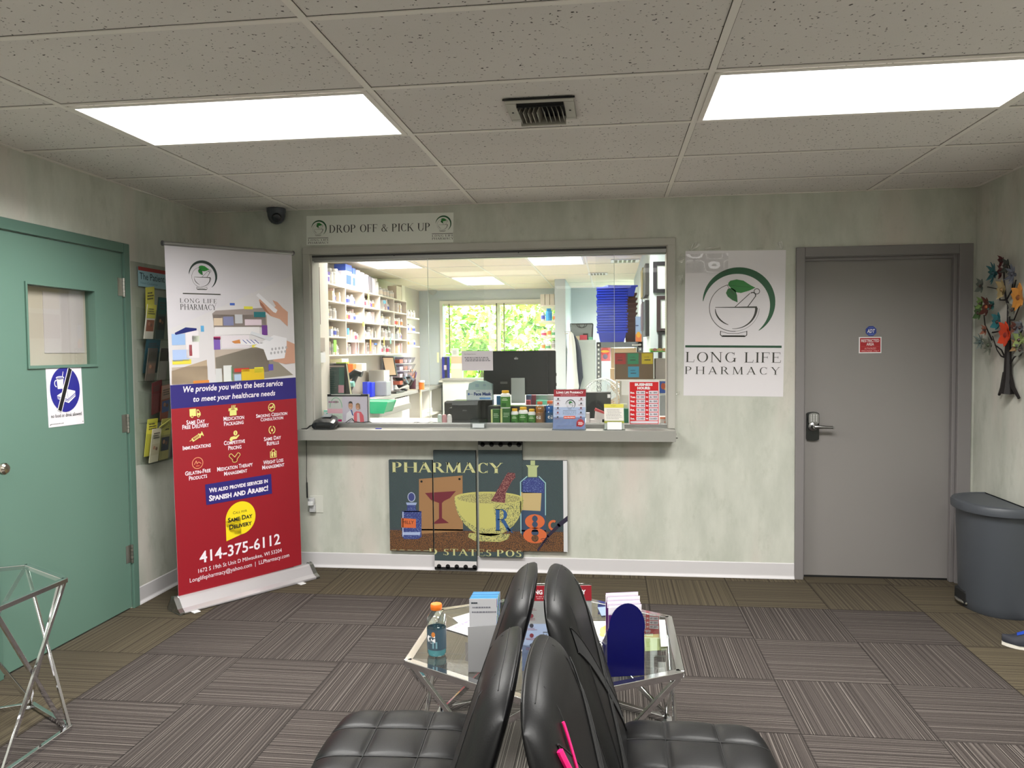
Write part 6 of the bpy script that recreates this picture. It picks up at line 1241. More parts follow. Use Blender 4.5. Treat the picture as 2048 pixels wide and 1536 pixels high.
# framed photo sign standing inside
def photo(A):
    A.rect(0, 0, A.w, A.h, M(206, 196, 212, .3), 1); A.rect(0, 0, A.w*.38, A.h*.45, M(206, 206, 204, .3), 2); A.rect(0, A.h*.45, A.w*.38, A.h*.62, M(226, 176, 190, .3), 2); A.rect(0, A.h*.62, A.w*.38, A.h, M(206, 218, 206, .3), 2)
    A.band(A.w*.22, A.h*.4, A.w*.15, A.h*.36, 0, 180, .004, M(110, 180, 140), 3, 20); A.ell(A.w*.22, A.h*.2, .02, .008, M(60, 150, 80), 3, 12); A.scrib(.01, A.h*.16, A.w*.34, A.h*.24, 1, M(170, 120, 150), 4, seed=1, fill=.8); A.scrib(.01, A.h*.66, A.w*.36, A.h*.9, 4, M(150, 170, 150), 4, seed=2, fill=.3); A.rect(A.w*.25, A.h*.84, A.w*.36, A.h*.92, M(190, 40, 110), 5)
    sk = M(206, 150, 120, .4); hr = M(44, 34, 34, .5); wt = M(236, 232, 240, .4)
    A.poly([(A.w*.45, A.h), (A.w*.48, A.h*.62), (A.w*.56, A.h*.52), (A.w*.66, A.h*.6), (A.w*.72, A.h)], wt, 3); A.ell(A.w*.585, A.h*.34, A.w*.055, A.h*.13, sk, 4, 18); A.poly([(A.w*.535, A.h*.32), (A.w*.54, A.h*.2), (A.w*.585, A.h*.17), (A.w*.63, A.h*.2), (A.w*.64, A.h*.32), (A.w*.62, A.h*.25), (A.w*.55, A.h*.25)], hr, 5); A.poly([(A.w*.58, A.h*.48), (A.w*.62, A.h*.5), (A.w*.66, A.h*.72), (A.w*.62, A.h*.68)], M(70, 90, 150), 5)
    A.poly([(A.w*.66, A.h), (A.w*.66, A.h*.62), (A.w*.72, A.h*.54), (A.w*.84, A.h*.56), (A.w*.9, A.h*.7), (A.w*.92, A.h)], M(226, 96, 110, .4), 4); A.poly([(A.w*.74, A.h), (A.w*.74, A.h*.6), (A.w*.8, A.h*.6), (A.w*.82, A.h)], M(220, 196, 206), 5); A.ell(A.w*.765, A.h*.38, A.w*.05, A.h*.12, sk, 6, 18); A.poly([(A.w*.715, A.h*.4), (A.w*.72, A.h*.27), (A.w*.77, A.h*.23), (A.w*.82, A.h*.28), (A.w*.825, A.h*.46), (A.w*.8, A.h*.44), (A.w*.79, A.h*.3), (A.w*.73, A.h*.32)], M(150, 116, 84), 7)
    for x in (.565, .605, .75, .785): A.ell(A.w*x, A.h*.33+(.02*A.h if x > .7 else 0), .0018, .0018, hr, 8, 6)
    A.band(A.w*.585, A.h*.39, .006, .006, 200, 340, .002, WH, 8, 8); A.band(A.w*.766, A.h*.43, .006, .005, 200, 340, .002, WH, 8, 8)
t = thing('framed_sign', 'framed leaflet with two smiling people standing inside the window, left', 'sign', (-.95, .13, ZC)); a_ = zr(654, 792, .13); b_ = zr(739, 846, .13)
mb, A = sheet((a_.x+.002, .128, a_.z-.004), (b_.x-.012, .128, a_.z-.004), (a_.x+.002, .128, .968), WH, 's', .003); photo(A); mb.build('leaflet_page', t)
MB(MBLACK).box(a_.x-.0, .134, ZC, b_.x, .146, a_.z+.012).build('frame', t, bevel=.002); MB(M(190, 188, 184, .3)).box(a_.x+.03, .128, a_.z+.006, b_.x-.06, .136, a_.z+.012).box(b_.x-.006, .127, ZC, b_.x, .136, a_.z+.01).build('frame_edge', t)
mb = MB(M(216, 226, 226, .4)); q = zr(643, 820, .16); mb.box(-1.115, .15, ZC, -1.0, .22, ZC+.11); A = Art(mb, (-1.115, .15, ZC+.11), (-1.0, .15, ZC+.11), (-1.115, .15, ZC)); A.ell(.03, .035, .016, .018, M(70, 170, 164), 1, 16); A.ell(.08, .03, .016, .018, M(60, 130, 126), 1, 16); A.rect(0, 0, A.w, .012, M(150, 220, 200), 1); solo(mb, 'tissue_box', 'white box with teal circles in the lower left corner of the window', 'box')
# black cable lying along the track
solo(MB(BLK).tube([zr(x, y, .108) for x, y in ((690, 846), (700, 839), (704, 837), (709, 843), (722, 845), (738, 843), (746, 846))], .0028, 6), 'cable', 'black cable lying along the window track before the framed sign', 'cable'); solo(MB(BLK).tube([zr(x, y, .115) for x, y in ((820, 847), (832, 844), (848, 846), (862, 844), (880, 845), (888, 847))], .002, 6), 'cable', 'black cable lying along the track near the middle of the window', 'cable')
# card terminal on the ledge
ZL = .9525; t = thing('card_terminal', 'black card payment terminal on the left end of the ledge', 'terminal', (-1.02, -.075, ZL)); MPOS = M(24, 26, 30, .2, name='glossy_black')
def sec(y, x0, x1, z0, z1, n=12): return [Vector(((x0+x1)/2+(x1-x0)/2*math.cos(a)*(1 if abs(math.cos(a)) > .99 else 1), y, (z0+z1)/2+(z1-z0)/2*math.copysign(abs(math.sin(a))**.6, math.sin(a)))) for a in [2*PI*i/24 for i in range(24)]]
S = [sec(-.135, -1.085, -.945, ZL, ZL+.022), sec(-.13, -1.095, -.935, ZL, ZL+.05), sec(-.09, -1.10, -.93, ZL, ZL+.07), sec(-.05, -1.095, -.94, ZL, ZL+.078), sec(-.01, -1.08, -.955, ZL+.01, ZL+.088), sec(.0, -1.07, -.965, ZL+.02, ZL+.08)]
mb = MB(MPOS); n = 24; mb.add([p for r in S for p in r], [(a*n+k, a*n+(k+1) % n, (a+1)*n+(k+1) % n, (a+1)*n+k) for a in range(5) for k in range(n)]+[tuple(range(n)), tuple(5*n+k for k in range(n))], None, True); mb.build('housing', t)
MB(M(110, 116, 124, .15)).prism([(-1.05, -.075, ZL+.078), (-.985, -.075, ZL+.078), (-.99, -.02, ZL+.092), (-1.045, -.02, ZL+.092)], (0, 0, .003)).build('display', t); MB(M(12, 12, 13, .4)).box(-1.065, -.139, ZL+.012, -.965, -.13, ZL+.032).build('card_slot', t, bevel=.003)
MB(BLK).tube([(-1.09, -.09, ZL+.03), (-1.12, -.10, ZL+.02), (-1.14, -.10, ZL+.003), (-1.175, -.11, ZL+.003)], [.006, .006, .004, .002], 6).build('cord', t)
solo(MB(M(40, 50, 170, .6)).obox((zr(757, 856, -.07).x, -.07, ZL+.0022), (.02, 0, 0), (0, .006, 0), (0, 0, .002)), 'blue_scrap', 'tiny blue scrap on the ledge right of the card terminal', 'scrap')

# ---- paper on the glass, sticky notes etc
a_ = zr(923, 702, .02); b_ = zr(986, 741, .02); mb, A = sheet((a_.x, .0235, a_.z), (b_.x, .0235, a_.z), (a_.x, .0235, b_.z), M(208, 202, 206, .6), 's', .0005); A.text('Dear Patient Patrons,', A.w*.08, A.h*.14, A.w*.46, A.h*.19, M(90, 86, 90), 1); A.scrib(A.w*.08, A.h*.30, A.w*.98, A.h*.54, 3, M(96, 92, 96), 1, seed=3, fill=.45); tag(mb.build('window_notice'), 'white printed notice taped on the middle of the glass', 'paper')
# mask box on printer, printer
def pr_art(A): A.text('EPSON', A.w*.42, A.h*.25, A.w*.56, A.h*.30, M(130, 130, 132), 1)
t = thing('receipt_printer', 'black receipt printer behind the glass left of the middle', 'printer', (-.16, .3, ZC)); xa, xb = zr(906, 820, .3).x, zr(957, 820, .3).x; zt3 = zr(930, 801, .3).z
mb = MB(M(34, 36, 38, .4)); mb.box(xa, .26, ZC, xb, .42, zt3-.03); mb.prism([(xa, .26, zt3-.03), (xa+.004, .27, zt3), (xa+.004, .42, zt3), (xa, .42, zt3-.03)], (xb-xa, 0, 0)); A = Art(mb, (xa, .26, zt3), (xb, .26, zt3), (xa, .26, ZC)); A.text('EPSON', A.w*.42, A.h*.38, A.w*.58, A.h*.43, M(150, 150, 150), 1); mb.build('housing', t)
MB(M(26, 27, 29, .5)).box(xa-.03, .30, ZC, xa, .40, zt3-.05).build('side_cover', t, bevel=.008); MB(M(60, 62, 64, .4)).box(xa-.01, .25, ZC+.02, xb+.01, .262, ZC+.028).build('paper_slot', t)
def mask(A):
    A.rect(0, A.h*.45, A.w, A.h, M(220, 228, 232, .4), 1); A.text('Face Mask', A.w*.3, A.h*.58, A.w*.98, A.h*.76, M(36, 66, 130), 2, bold=.05); A.ell(A.w*.1, A.h*.68, A.w*.035, A.h*.07, M(60, 110, 190), 2, 12); A.rect(A.w*.52, A.h*.86, A.w*.95, A.h*.96, M(110, 160, 216), 2); A.scrib(A.w*.36, A.h*.48, A.w*.6, A.h*.54, 1, M(120, 140, 160), 2, seed=2); A.scrib(A.w*.14, A.h*.66, A.w*.26, A.h*.72, 1, M(90, 110, 150), 2, seed=4)
    A.rect(A.w*.36, A.h*.14, A.w*.5, A.h*.3, M(160, 186, 200), 2); A.rect(A.w*.66, A.h*.14, A.w*.78, A.h*.26, M(160, 186, 200), 2)
a_ = zr(935, 763, .34); b_ = zr(984, 800, .34); mb = MB(M(178, 206, 206, .4)); pz = b_.z
mb.prism([(a_.x-.01, .34, pz), (b_.x, .34, pz), (b_.x, .34, a_.z-.02), (b_.x-.05, .34, a_.z+.002), (a_.x+.06, .34, a_.z+.004), (a_.x+.01, .34, a_.z-.015)], (0, .10, 0)); A = Art(mb, (a_.x-.01, .34, a_.z), (b_.x, .34, a_.z), (a_.x-.01, .34, pz)); mask(A); tag(mb.build('face_mask_box'), 'open pale blue box of face masks on top of the receipt printer', 'box')
MB(MBLACK).box(zr(957, 820, .4).x+.0, .42, ZC, zr(984, 820, .4).x, .5, pz).build('x2'); o = bpy.data.objects['x2']; o.name = 'box_riser'; tag(o, 'dark stand behind the printer that carries the mask box', 'stand')
fbox('business_card_holder', 'small clear card holder on the window track near the middle', 'holder', 941, 838, 972, 857, -.03, .05, MCLEAR, bevel=0, zmin=ZL); solo(MB(WH).box(zr(945, 850, -.02).x, -.02, ZL+.004, zr(968, 850, -.02).x, -.01, ZL+.03), 'business_card', 'stack of white cards in the small clear holder on the ledge', 'cards')
for px, w_, c, lb in ((880, 9, (206, 222, 214), 'pale tube standing left of the receipt printer'), (889, 8, (206, 150, 156), 'pink topped small bottle left of the receipt printer'), (899, 9, (228, 224, 226), 'white tilted tube beside the receipt printer')):
    q = zr(px, 846, .18); q.z = ZC; s_ = MB(M(*c, .4)); s_.lathe(q, [(.016, 0), (.018, .05), (.014, .075), (.003, .08)], 12); solo(s_, 'small_tube', lb, 'tube')
# big monitor seen from behind
t = thing('monitor', 'large black monitor seen from behind, right of the notice', 'monitor', (-.25, .42, ZC)); Y = .40
a_, b_ = zr(966, 702, Y), zr(1112, 789, Y); MM = M(24, 28, 30, .35, name='monitor_black', var=.05, bscale=3)
mb = MB(MM); mb.box(a_.x, Y, b_.z, b_.x, Y+.03, a_.z); mb.build('housing', t, bevel=.01); mb = MB(MM); mb.box(zr(1000, 1, Y).x, Y-.018, b_.z+.0, zr(1090, 1, Y).x, Y, a_.z-.012); A = Art(mb, (a_.x, Y-.018, a_.z), (b_.x, Y-.018, a_.z), (a_.x, Y-.018, b_.z)); A.text('elo', A.w*.435, A.h*.14, A.w*.49, A.h*.20, M(190, 190, 190), 1, bold=.04); A.rect(A.w*.24, A.h*.7, A.w*.34, A.h*.75, M(110, 110, 110), 1); mb.build('back_cover', t)
MB(MM).box(b_.x, Y+.005, b_.z+.06, b_.x+.004, Y+.025, b_.z+.08).box(b_.x, Y+.005, b_.z+.13, b_.x+.004, Y+.025, b_.z+.15).build('side_port', t)
c_, d_ = zr(1022, 756, Y-.06), zr(1050, 806, Y-.06); MB(M(172, 180, 178, .35)).box(c_.x, Y-.06, d_.z, d_.x, Y-.045, c_.z).build('stand_neck', t, bevel=.003); MB(M(60, 64, 64, .4)).prism([(c_.x-.01, Y-.09, ZC+.055), (d_.x+.02, Y-.09, ZC+.055), (d_.x+.01, Y-.03, ZC+.09), (c_.x, Y-.03, ZC+.09)], (0, 0, .006)).box(c_.x-.02, Y-.1, ZC, d_.x+.03, Y+.08, ZC+.008).box(c_.x+.02, Y-.06, ZC, d_.x-.02, Y-.03, ZC+.09).build('stand_base', t)
# printer / black low unit behind bottles
fbox('black_till', 'wide low black till behind the green bottles', 'till', 976, 812, 1094, 846, .26, .12, M(36, 38, 38, .4), zmin=ZC)
for x0, y0, x1, y1, Y_, c, lb in ((993, 792, 1002, 802, .52, (80, 150, 210), 'bright blue packet behind the stacked green bottle'), (1052, 790, 1062, 800, .52, (110, 160, 210), 'pale blue packet right of the monitor stand'), (1060, 790, 1072, 799, .54, (206, 120, 130), 'pink packet under the big monitor'), (1072, 790, 1110, 800, .5, (206, 206, 206), 'grey-white ring binder under the big monitor'), (1072, 801, 1094, 809, .44, (120, 206, 176), 'mint green packet behind the orange drink bottle'), (1094, 802, 1112, 812, .44, (196, 170, 170), 'pinkish papers behind the blue drink bottle'), (1052, 801, 1060, 808, .45, (206, 90, 100), 'small red packet right of the monitor stand')):
    fbox('packet', lb, 'packet', x0, y0, x1, y1, Y_, .06, M(*c, .5), bevel=0, zmin=ZC if Y_ < .5 else ZC)
# supplements and drinks in a row
MGL = M(70, 130, 54, .4); MGD = M(40, 92, 36, .4); MYC = M(232, 180, 50, .4); MBW = M(232, 232, 230, .4)
def supp(px0, px1, pyt, label, Y=.15, zb=ZC, top=None):
    xa, xb = zr(px0, 840, Y).x, zr(px1, 840, Y).x; r = (xb-xa)/2; c = Vector(((xa+xb)/2, Y+r, zb)); h = zr((px0+px1)/2, pyt, Y+r).z-zb
    t = thing('supplement_bottle', label, 'bottle', c); MB(MBW).lathe(c, [(r*.95, 0), (r, .004), (r, h*.74), (r*.9, h*.81), (r*.62, h*.86), (r*.62, h*.88)], 20).build('bottle_body', t)
    lm = MB(MGL); lm.grid(lambda u, v: c+Vector((r*1.015*math.cos(2*PI*u), r*1.015*math.sin(2*PI*u), h*(.06+.60*v))), 24, 1)
    lm.grid(lambda u, v: c+Vector((r*1.03*math.cos(-2.3+1.0*u), r*1.03*math.sin(-2.3+1.0*u), h*(.10+.2*v))), 6, 1, MGD); lm.grid(lambda u, v: c+Vector((r*1.03*math.cos(-2.2+1.2*u), r*1.03*math.sin(-2.2+1.2*u), h*(.45+.05*v))), 6, 1, M(190, 210, 170)); lm.grid(lambda u, v: c+Vector((r*1.03*math.cos(-2.0+.8*u), r*1.03*math.sin(-2.0+.8*u), h*(.54+.03*v))), 6, 1, M(190, 210, 170)); lm.build('bottle_label', t)
    MB(MYC).lathe(c, [(r*.70, h*.86), (r*.72, h*.87), (r*.72, h*.99), (r*.66, h), (.001, h)], 20).build('bottle_cap', t); return c, h
def sbox(px0, px1, pyt, label, Y=.15):
    xa, xb = zr(px0, 840, Y).x, zr(px1, 840, Y).x; h = zr(px0, pyt, Y).z-ZC; mb = MB(MGD); mb.box(xa, Y, ZC, xb, Y+.06, ZC+h); A = Art(mb, (xa, Y, ZC+h), (xb, Y, ZC+h), (xa, Y, ZC)); A.rect(0, 0, A.w*.2, A.h, M(200, 206, 140), 1); A.scrib(A.w*.3, A.h*.22, A.w*.95, A.h*.5, 3, M(180, 206, 170), 1, seed=px0, fill=.4); A.scrib(A.w*.3, A.h*.82, A.w*.9, A.h*.9, 1, M(200, 210, 190), 1, seed=3)
    tag(mb.build('supplement_box'), label, 'box')
    return ZC+h
sbox(982, 999, 819, 'green supplement carton at the left end of the green row'); zb2 = sbox(1001, 1020, 817, 'green supplement carton carrying a bottle on top')
supp(1000, 1020, 781, 'tall green-labelled bottle standing on top of a green carton', Y=.155, zb=zb2); supp(1021, 1036, 817, 'green-labelled bottle just right of the two cartons'); supp(1036, 1055, 814, 'largest green-labelled bottle in the middle of the row on the counter'); supp(1055, 1071, 818, 'green-labelled bottle beside the orange drink')
drink_bottle('drink_bottle', (zr(1080, 846, .19).x, .19, ZC), .165, M(206, 130, 50, .15, alpha=.9), M(206, 96, 50, .4), 'orange drink bottle in the row behind the glass', M(150, 110, 76, .4), .8, .92, ('G', -2.4, False))
drink_bottle('drink_bottle', (zr(1100, 846, .19).x, .19, ZC), .17, M(20, 110, 200, .15, alpha=.92), M(214, 100, 50, .4), 'blue drink bottle beside the red-topped flyer', M(30, 84, 130, .4), .8, .92, ('G', -2.0, False))
# flyer on the ledge
t = thing('flyer_holder', 'clear acrylic stand with a red-topped pharmacy flyer on the ledge', 'sign', (zr(1139, 860, -.08).x, -.08, ZL)); a_, b_ = zr(1108, 779, -.04), zr(1172, 779, -.04); c_ = zr(1105, 858, -.085)
mb, A = sheet((a_.x, -.045, a_.z), (b_.x, -.045, a_.z), (a_.x-.006, -.085, ZL+.004), M(214, 214, 222, .25), 's', .002); pharm_flyer(A); mb.build('flyer_card', t); MB(MCLEAR).prism([(a_.x-.004, -.043, a_.z+.005), (b_.x+.004, -.043, a_.z+.005), (b_.x, -.083, ZL), (a_.x-.01, -.083, ZL)], (0, .003, 0)).prism([(a_.x-.01, -.13, ZL+.001), (b_.x, -.13, ZL+.001), (b_.x, -.02, ZL+.001), (a_.x-.01, -.02, ZL+.001)], (0, 0, .002)).build('acrylic_stand', t)
# black device, boxes
fbox('black_device', 'black boxy device with a white tag behind the red-topped flyer', 'device', 1172, 785, 1222, 846, .45, .12, M(30, 34, 34, .4), zmin=ZC, art=lambda A: A.rect(A.w*.86, A.h*.06, A.w*.98, A.h*.18, WH, 1))
q = [zr(x, y, .25) for x, y in ((1184, 819), (1206, 829), (1203, 838), (1182, 834))]
solo(MB(M(226, 218, 220, .4)).box(zr(1180, 846, .22).x, .22, ZC, zr(1204, 846, .22).x, .3, zr(1190, 839, .22).z), 'small_carton', 'white carton lying under the tilted red and white one', 'box')
solo(MB(M(206, 120, 120, .4)).prism([(zr(1184, 1, .24).x, .24, zr(1, 839, .22).z+.001), (zr(1204, 1, .24).x, .24, zr(1, 838, .22).z+.001), (zr(1207, 1, .24).x, .24, zr(1, 827, .22).z), (zr(1186, 1, .24).x, .24, zr(1, 820, .22).z)], (0, .06, 0), M(226, 214, 214, .4)).prism([(zr(1184, 1, .24).x, .238, zr(1, 822, .22).z), (zr(1207, 1, .24).x, .238, zr(1, 829, .22).z), (zr(1207, 1, .24).x, .238, zr(1, 826, .22).z), (zr(1186, 1, .24).x, .238, zr(1, 818, .22).z)], (0, .06, 0), M(190, 80, 84, .4)), 'small_carton', 'tilted red and white carton on the counter behind the glass', 'box')
solo(MB(M(214, 206, 208, .4)).box(zr(1172, 846, .2).x, .2, ZC, zr(1179, 846, .2).x, .26, zr(1, 826, .2).z), 'small_carton', 'narrow white carton partly behind the red-topped flyer', 'box')
# yellow card holder
t = thing('card_holder', 'clear stand with a yellow-edged appointment card on the ledge', 'sign', (zr(1229, 862, -.08).x, -.08, ZL)); a_, b_ = zr(1208, 808, -.05), zr(1247, 808, -.05)
mb, A = sheet((a_.x, -.055, a_.z), (b_.x, -.055, a_.z), (a_.x+.003, -.095, ZL+.006), M(226, 222, 214, .4), 's', .002); MYE = M(216, 206, 70, .4)
A.rect(0, 0, A.w, A.h*.15, MYE, 1); A.text('Oops!', A.w*.35, A.h*.05, A.w*.6, A.h*.1, M(120, 116, 50), 2); A.scrib(A.w*.1, A.h*.2, A.w*.95, A.h*.62, 7, M(150, 146, 146), 1, seed=6, fill=.35); A.rect(0, A.h*.68, A.w, A.h*.77, MYE, 1); A.scrib(A.w*.2, A.h*.70, A.w*.9, A.h*.75, 1, M(110, 106, 60), 2, seed=3); mb.build('card', t)
MB(MCLEAR).prism([(a_.x, -.098, ZL+.001), (b_.x, -.098, ZL+.001), (b_.x, -.088, ZL+.06), (a_.x, -.088, ZL+.06)], (0, -.003, 0)).box(a_.x-.005, -.13, ZL+.0005, b_.x+.01, -.05, ZL+.003).build('clear_stand', t); MB(WH).prism([(a_.x+.02, -.106, ZL+.004), (b_.x-.012, -.106, ZL+.004), (b_.x-.012, -.100, ZL+.05), (a_.x+.02, -.100, ZL+.05)], (0, .004, 0)).build('card_stack', t)
fbox('green_box', 'dark green box standing between yellow card and the hours sign', 'box', 1247, 817, 1257, 845, .13, .05, M(20, 120, 84, .4), bevel=.002, zmin=ZC)
fbox('paper_packet', 'white paper bag with a yellow edge beside the green box', 'packet', 1240, 808, 1254, 816, .2, .02, M(230, 230, 200, .5), bevel=0, zmin=ZC)
# business hours
a_, b_ = zr(1257.5, 761.5, .018), zr(1319, 850, .018); mb, A = sheet((a_.x, .0195, a_.z), (b_.x, .0195, a_.z), (a_.x, .0195, b_.z), M(232, 222, 226, .35), 's', .0008); RD = M(206, 24, 32, .4); W_, H_ = A.w, A.h
A.rect(W_*.03, H_*.03, W_*.97, H_*.98, RD, 1); A.text('BUSINESS', W_*.20, H_*.055, W_*.78, H_*.12, WH, 2, bold=.06); A.text('HOURS:', W_*.28, H_*.135, W_*.70, H_*.20, WH, 2, bold=.06)
for i, (d_, u_, v_) in enumerate((('Mon.', '9: 00', '6: 00'), ('Tues.', '9: 00', '6: 00'), ('Wed.', '9: 00', '6: 00'), ('Thur.', '9: 00', '6: 00'), ('Fri.', '9: 00', '6: 00'), ('Sat.', '10: 00', '2: 00'), ('Sun.', 'CLOSED', 'CLOSED'))):
    y = H_*(.228+.0975*i); A.rect(W_*.245, y, W_*.535, y+H_*.083, M(222, 214, 222, .4), 2); A.rect(W_*.655, y, W_*.95, y+H_*.083, M(222, 214, 222, .4), 2); A.text(d_, W_*.05, y+H_*.02, W_*.05+W_*.035*len(d_), y+H_*.066, WH, 2, bold=.05); A.text('to', W_*.56, y+H_*.02, W_*.63, y+H_*.062, WH, 2, bold=.05)
    A.text(u_, W_*.275, y+H_*.022, W_*.505, y+H_*.062, M(50, 50, 70), 3, bold=.02); A.text(v_, W_*.685, y+H_*.022, W_*.92, y+H_*.062, M(50, 50, 70), 3, bold=.02)
A.rect(W_*.05, H_*.91, W_*.95, H_*.965, M(222, 214, 222, .4), 2); tag(mb.build('business_hours_sign'), 'red and white business hours sign on the glass at right', 'sign')

# ---- right shelf with snacks and the box of notes
t = thing('white_shelf', 'white low shelf just inside the window at right carrying the brown box', 'shelf', (1.1, .6, ZC)); z1_ = zr(1290, 759, .55).z; z2_ = zr(1330, 787, .55).z
MB(MWHITE).box(zr(1232, 759, .55).x, .55, z1_-.012, 1.6, .86, z1_).build('shelf_board', t, bevel=.002); MB(MWHITE).box(zr(1290, 787, .55).x, .55, z2_-.01, 1.6, .86, z2_).build('shelf_board', t, bevel=.002); MB(MWHITE).box(zr(1232, 759, .55).x, .78, ZC, zr(1232, 759, .55).x+.015, .86, z1_-.012).box(1.58, .55, ZC, 1.6, .86, z1_-.012).box(zr(1240, 759, .55).x, .84, ZC, 1.58, .86, z1_-.012).build('side_panel', t)
def notes(A):
    for (a, b, c, tx) in ((.0, .03, (168, 44, 44), 'Soda'), (.33, .03, (40, 140, 96), 'chips'), (.69, .03, (206, 184, 30), 'candy'), (.34, .52, (60, 150, 184), 'water')):
        A.rect(A.w*a+.002, A.h*b, A.w*(a+.29), A.h*(b+.40), M(*c, .5), 1); A.text(tx, A.w*(a+.07), A.h*(b+.12), A.w*(a+.2), A.h*(b+.17), M(50, 40, 40), 2); A.scrib(A.w*(a+.07), A.h*(b+.22), A.w*(a+.24), A.h*(b+.28), 1, M(50, 44, 44), 2, seed=int(a*100), fill=.6)
fbox('brown_box', 'brown cardboard box with red, green, yellow and blue notes at the right', 'box', 1229, 705, 1307, 759, .58, .2, M(112, 92, 70, .7), art=notes, zmin=z1_)
solo(MB(WH).box(zr(1262, 1, .66).x, .62, zr(1, 705, .58).z+.001, zr(1280, 1, .66).x, .7, zr(1, 702, .58).z), 'note_pad', 'white note pad lying on top of the brown box', 'pad')
fbox('paper_stack', 'white papers hanging beside the hours sign under the brown box', 'papers', 1243, 761, 1262, 790, .50, .01, M(232, 230, 226, .6), bevel=0)
fbox('grey_bin', 'grey storage bin at the right window edge', 'bin', 1311, 717, 1350, 757, .6, .2, M(166, 158, 154, .5), zmin=z1_)
def snack(A): A.rect(0, A.h*.1, A.w, A.h*.55, M(190, 206, 110), 1); [A.ell(A.w*(.2+.22*k), A.h*.35, .016, .012, M(*((170, 110, 110), (206, 190, 120), (200, 150, 100), (120, 80, 90))[k], .5), 2, 12) for k in range(4)]; A.rect(0, A.h*.55, A.w, A.h, M(80, 190, 50), 1); A.scrib(A.w*.2, A.h*.7, A.w*.95, A.h*.82, 1, WH, 2, seed=3, fill=.7)
zsn = zr(1, 717, .6).z
fbox('snack_box', 'green snack box on top of the grey bin at the right window edge', 'box', 1301, 697, 1345, 716, .6, .18, M(80, 190, 50, .4), art=snack, zmin=zsn+.001)
fbox('chip_bag', 'blue and yellow snack bag on the lower white shelf at the right edge', 'bag', 1320, 763, 1345, 786, .6, .08, M(60, 100, 200, .3), art=lambda A: (A.ell(A.w*.55, A.h*.45, A.w*.3, A.h*.34, M(226, 190, 60, .4), 1, 18), A.ell(A.w*.25, A.h*.4, A.w*.18, A.h*.28, M(196, 90, 60, .4), 2, 14)), zmin=z2_)
fbox('grey_box', 'smooth grey box low at the right window edge', 'box', 1320, 791, 1345, 830, .45, .08, M(150, 154, 158, .4), zmin=ZC)
fbox('donut_box', 'white box with orange letters at the lower right corner of the window', 'box', 1320, 834, 1348, 849, .15, .1, M(232, 222, 218, .4), art=lambda A: (A.rect(0, 0, A.w, A.h*.2, M(240, 130, 90), 1), A.text('DU', A.w*.32, A.h*.45, A.w*.62, A.h*.85, M(236, 100, 50), 2, bold=.06)), zmin=ZC)
# framed certificates
def frame(name, label, px0, py0, px1, py1, Y, c=(34, 34, 40)):
    a, b = zr(px0, py0, Y), zr(px1, py1, Y); t = thing(name, label, 'frame', ((a.x+b.x)/2, Y, b.z)); w_ = .03; mb = MB(M(*c, .4)); y0 = Y-.0
    for q_ in ((a.x, b.z, b.x, b.z+w_), (a.x, a.z-w_, b.x, a.z), (a.x, b.z+w_, a.x+w_, a.z-w_), (b.x-w_, b.z+w_, b.x, a.z-w_)): mb.box(q_[0], y0-.02, q_[1], q_[2], y0-.001, q_[3])
    mb.build('frame_moulding', t); mb = MB(M(214, 222, 222, .5)); mb.box(a.x+w_, y0-.01, b.z+w_, b.x-w_, y0-.001, a.z-w_); A = Art(mb, (a.x+w_, y0-.01, a.z-w_), (b.x-w_, y0-.01, a.z-w_), (a.x+w_, y0-.01, b.z+w_)); A.scrib(.03, .04, A.w-.03, A.h-.05, 8, M(170, 180, 184), 1, seed=px0, fill=.25); mb.build('certificate', t)
Yf = 1.379
frame('framed_certificate', 'black-framed certificate highest on the blue wall at right', 1306, 524, 1352, 585, Yf); frame('framed_certificate', 'dark-framed certificate in the middle of the blue wall at right', 1313, 592, 1356, 664, Yf, (52, 40, 44)); frame('framed_certificate', 'lowest framed certificate on the blue wall at right', 1316, 662, 1360, 740, Yf, (40, 40, 44))
# frames hung on the side wall, seen edge on
for i, (px0, py0, px1, py1, c, lb) in enumerate(((1287, 527, 1293, 590, (50, 50, 48), 'dark frame seen edge-on high on the side wall'), (1284, 535, 1287, 592, (150, 140, 84), 'olive frame seen edge-on behind the dark one'), (1287, 600, 1293, 672, (26, 26, 28), 'black frame seen edge-on at mid height of the side wall'), (1281, 604, 1287, 660, (90, 80, 76), 'brown frame seen edge-on farther along the side wall'))):
    d0 = at(px1, py0, 'x', 1.165); y0_ = max(1.55, d0.y-.2); q_ = at(px1, (py0+py1)/2, 'y', 1.6+.5*(i % 2)); a, b = zr(px0, py0, 1.6+.6*(i % 2)), zr(px1, py1, 1.6+.6*(i % 2))
    solo(MB(M(*c, .4)).box(1.158, 1.6+.6*(i % 2), b.z, 1.1895, 2.05+.6*(i % 2), a.z), 'wall_frame', lb, 'frame')

# ---- slotted metal rack with totes
t = thing('metal_rack', 'grey slotted steel rack behind the fan carrying blue totes', 'rack', (.98, 3.1, 0)); MRK = M(104, 110, 114, .45, .5, name='grey_rack_steel'); Yr = 2.9; xa, xb = zr(1189, 1, Yr).x, zr(1295, 1, Yr).x-.06; zt4 = zr(1240, 684, Yr).z; MHOLE = M(214, 220, 218, .6)
xb = min(zr(1294, 1, Yr).x, 1.185); Y2 = Yr+.36
for (x, y) in ((xa, Yr), (xb-.045, Yr), (xa, Y2), (xb-.045, Y2)):
    mb = MB(MRK); mb.box(x, y, 0, x+.045, y+.003, zt4); mb.box(x if x == xa else x+.042, y, 0, (x if x == xa else x+.042)+.003, y+.04, zt4)
    for k in range(34): zz_ = zt4-.04-.045*k; mb.box(x+.014, y-.0006, zz_, x+.03, y, zz_+.02, MHOLE) if zz_ > .05 else None
    mb.build('upright', t)
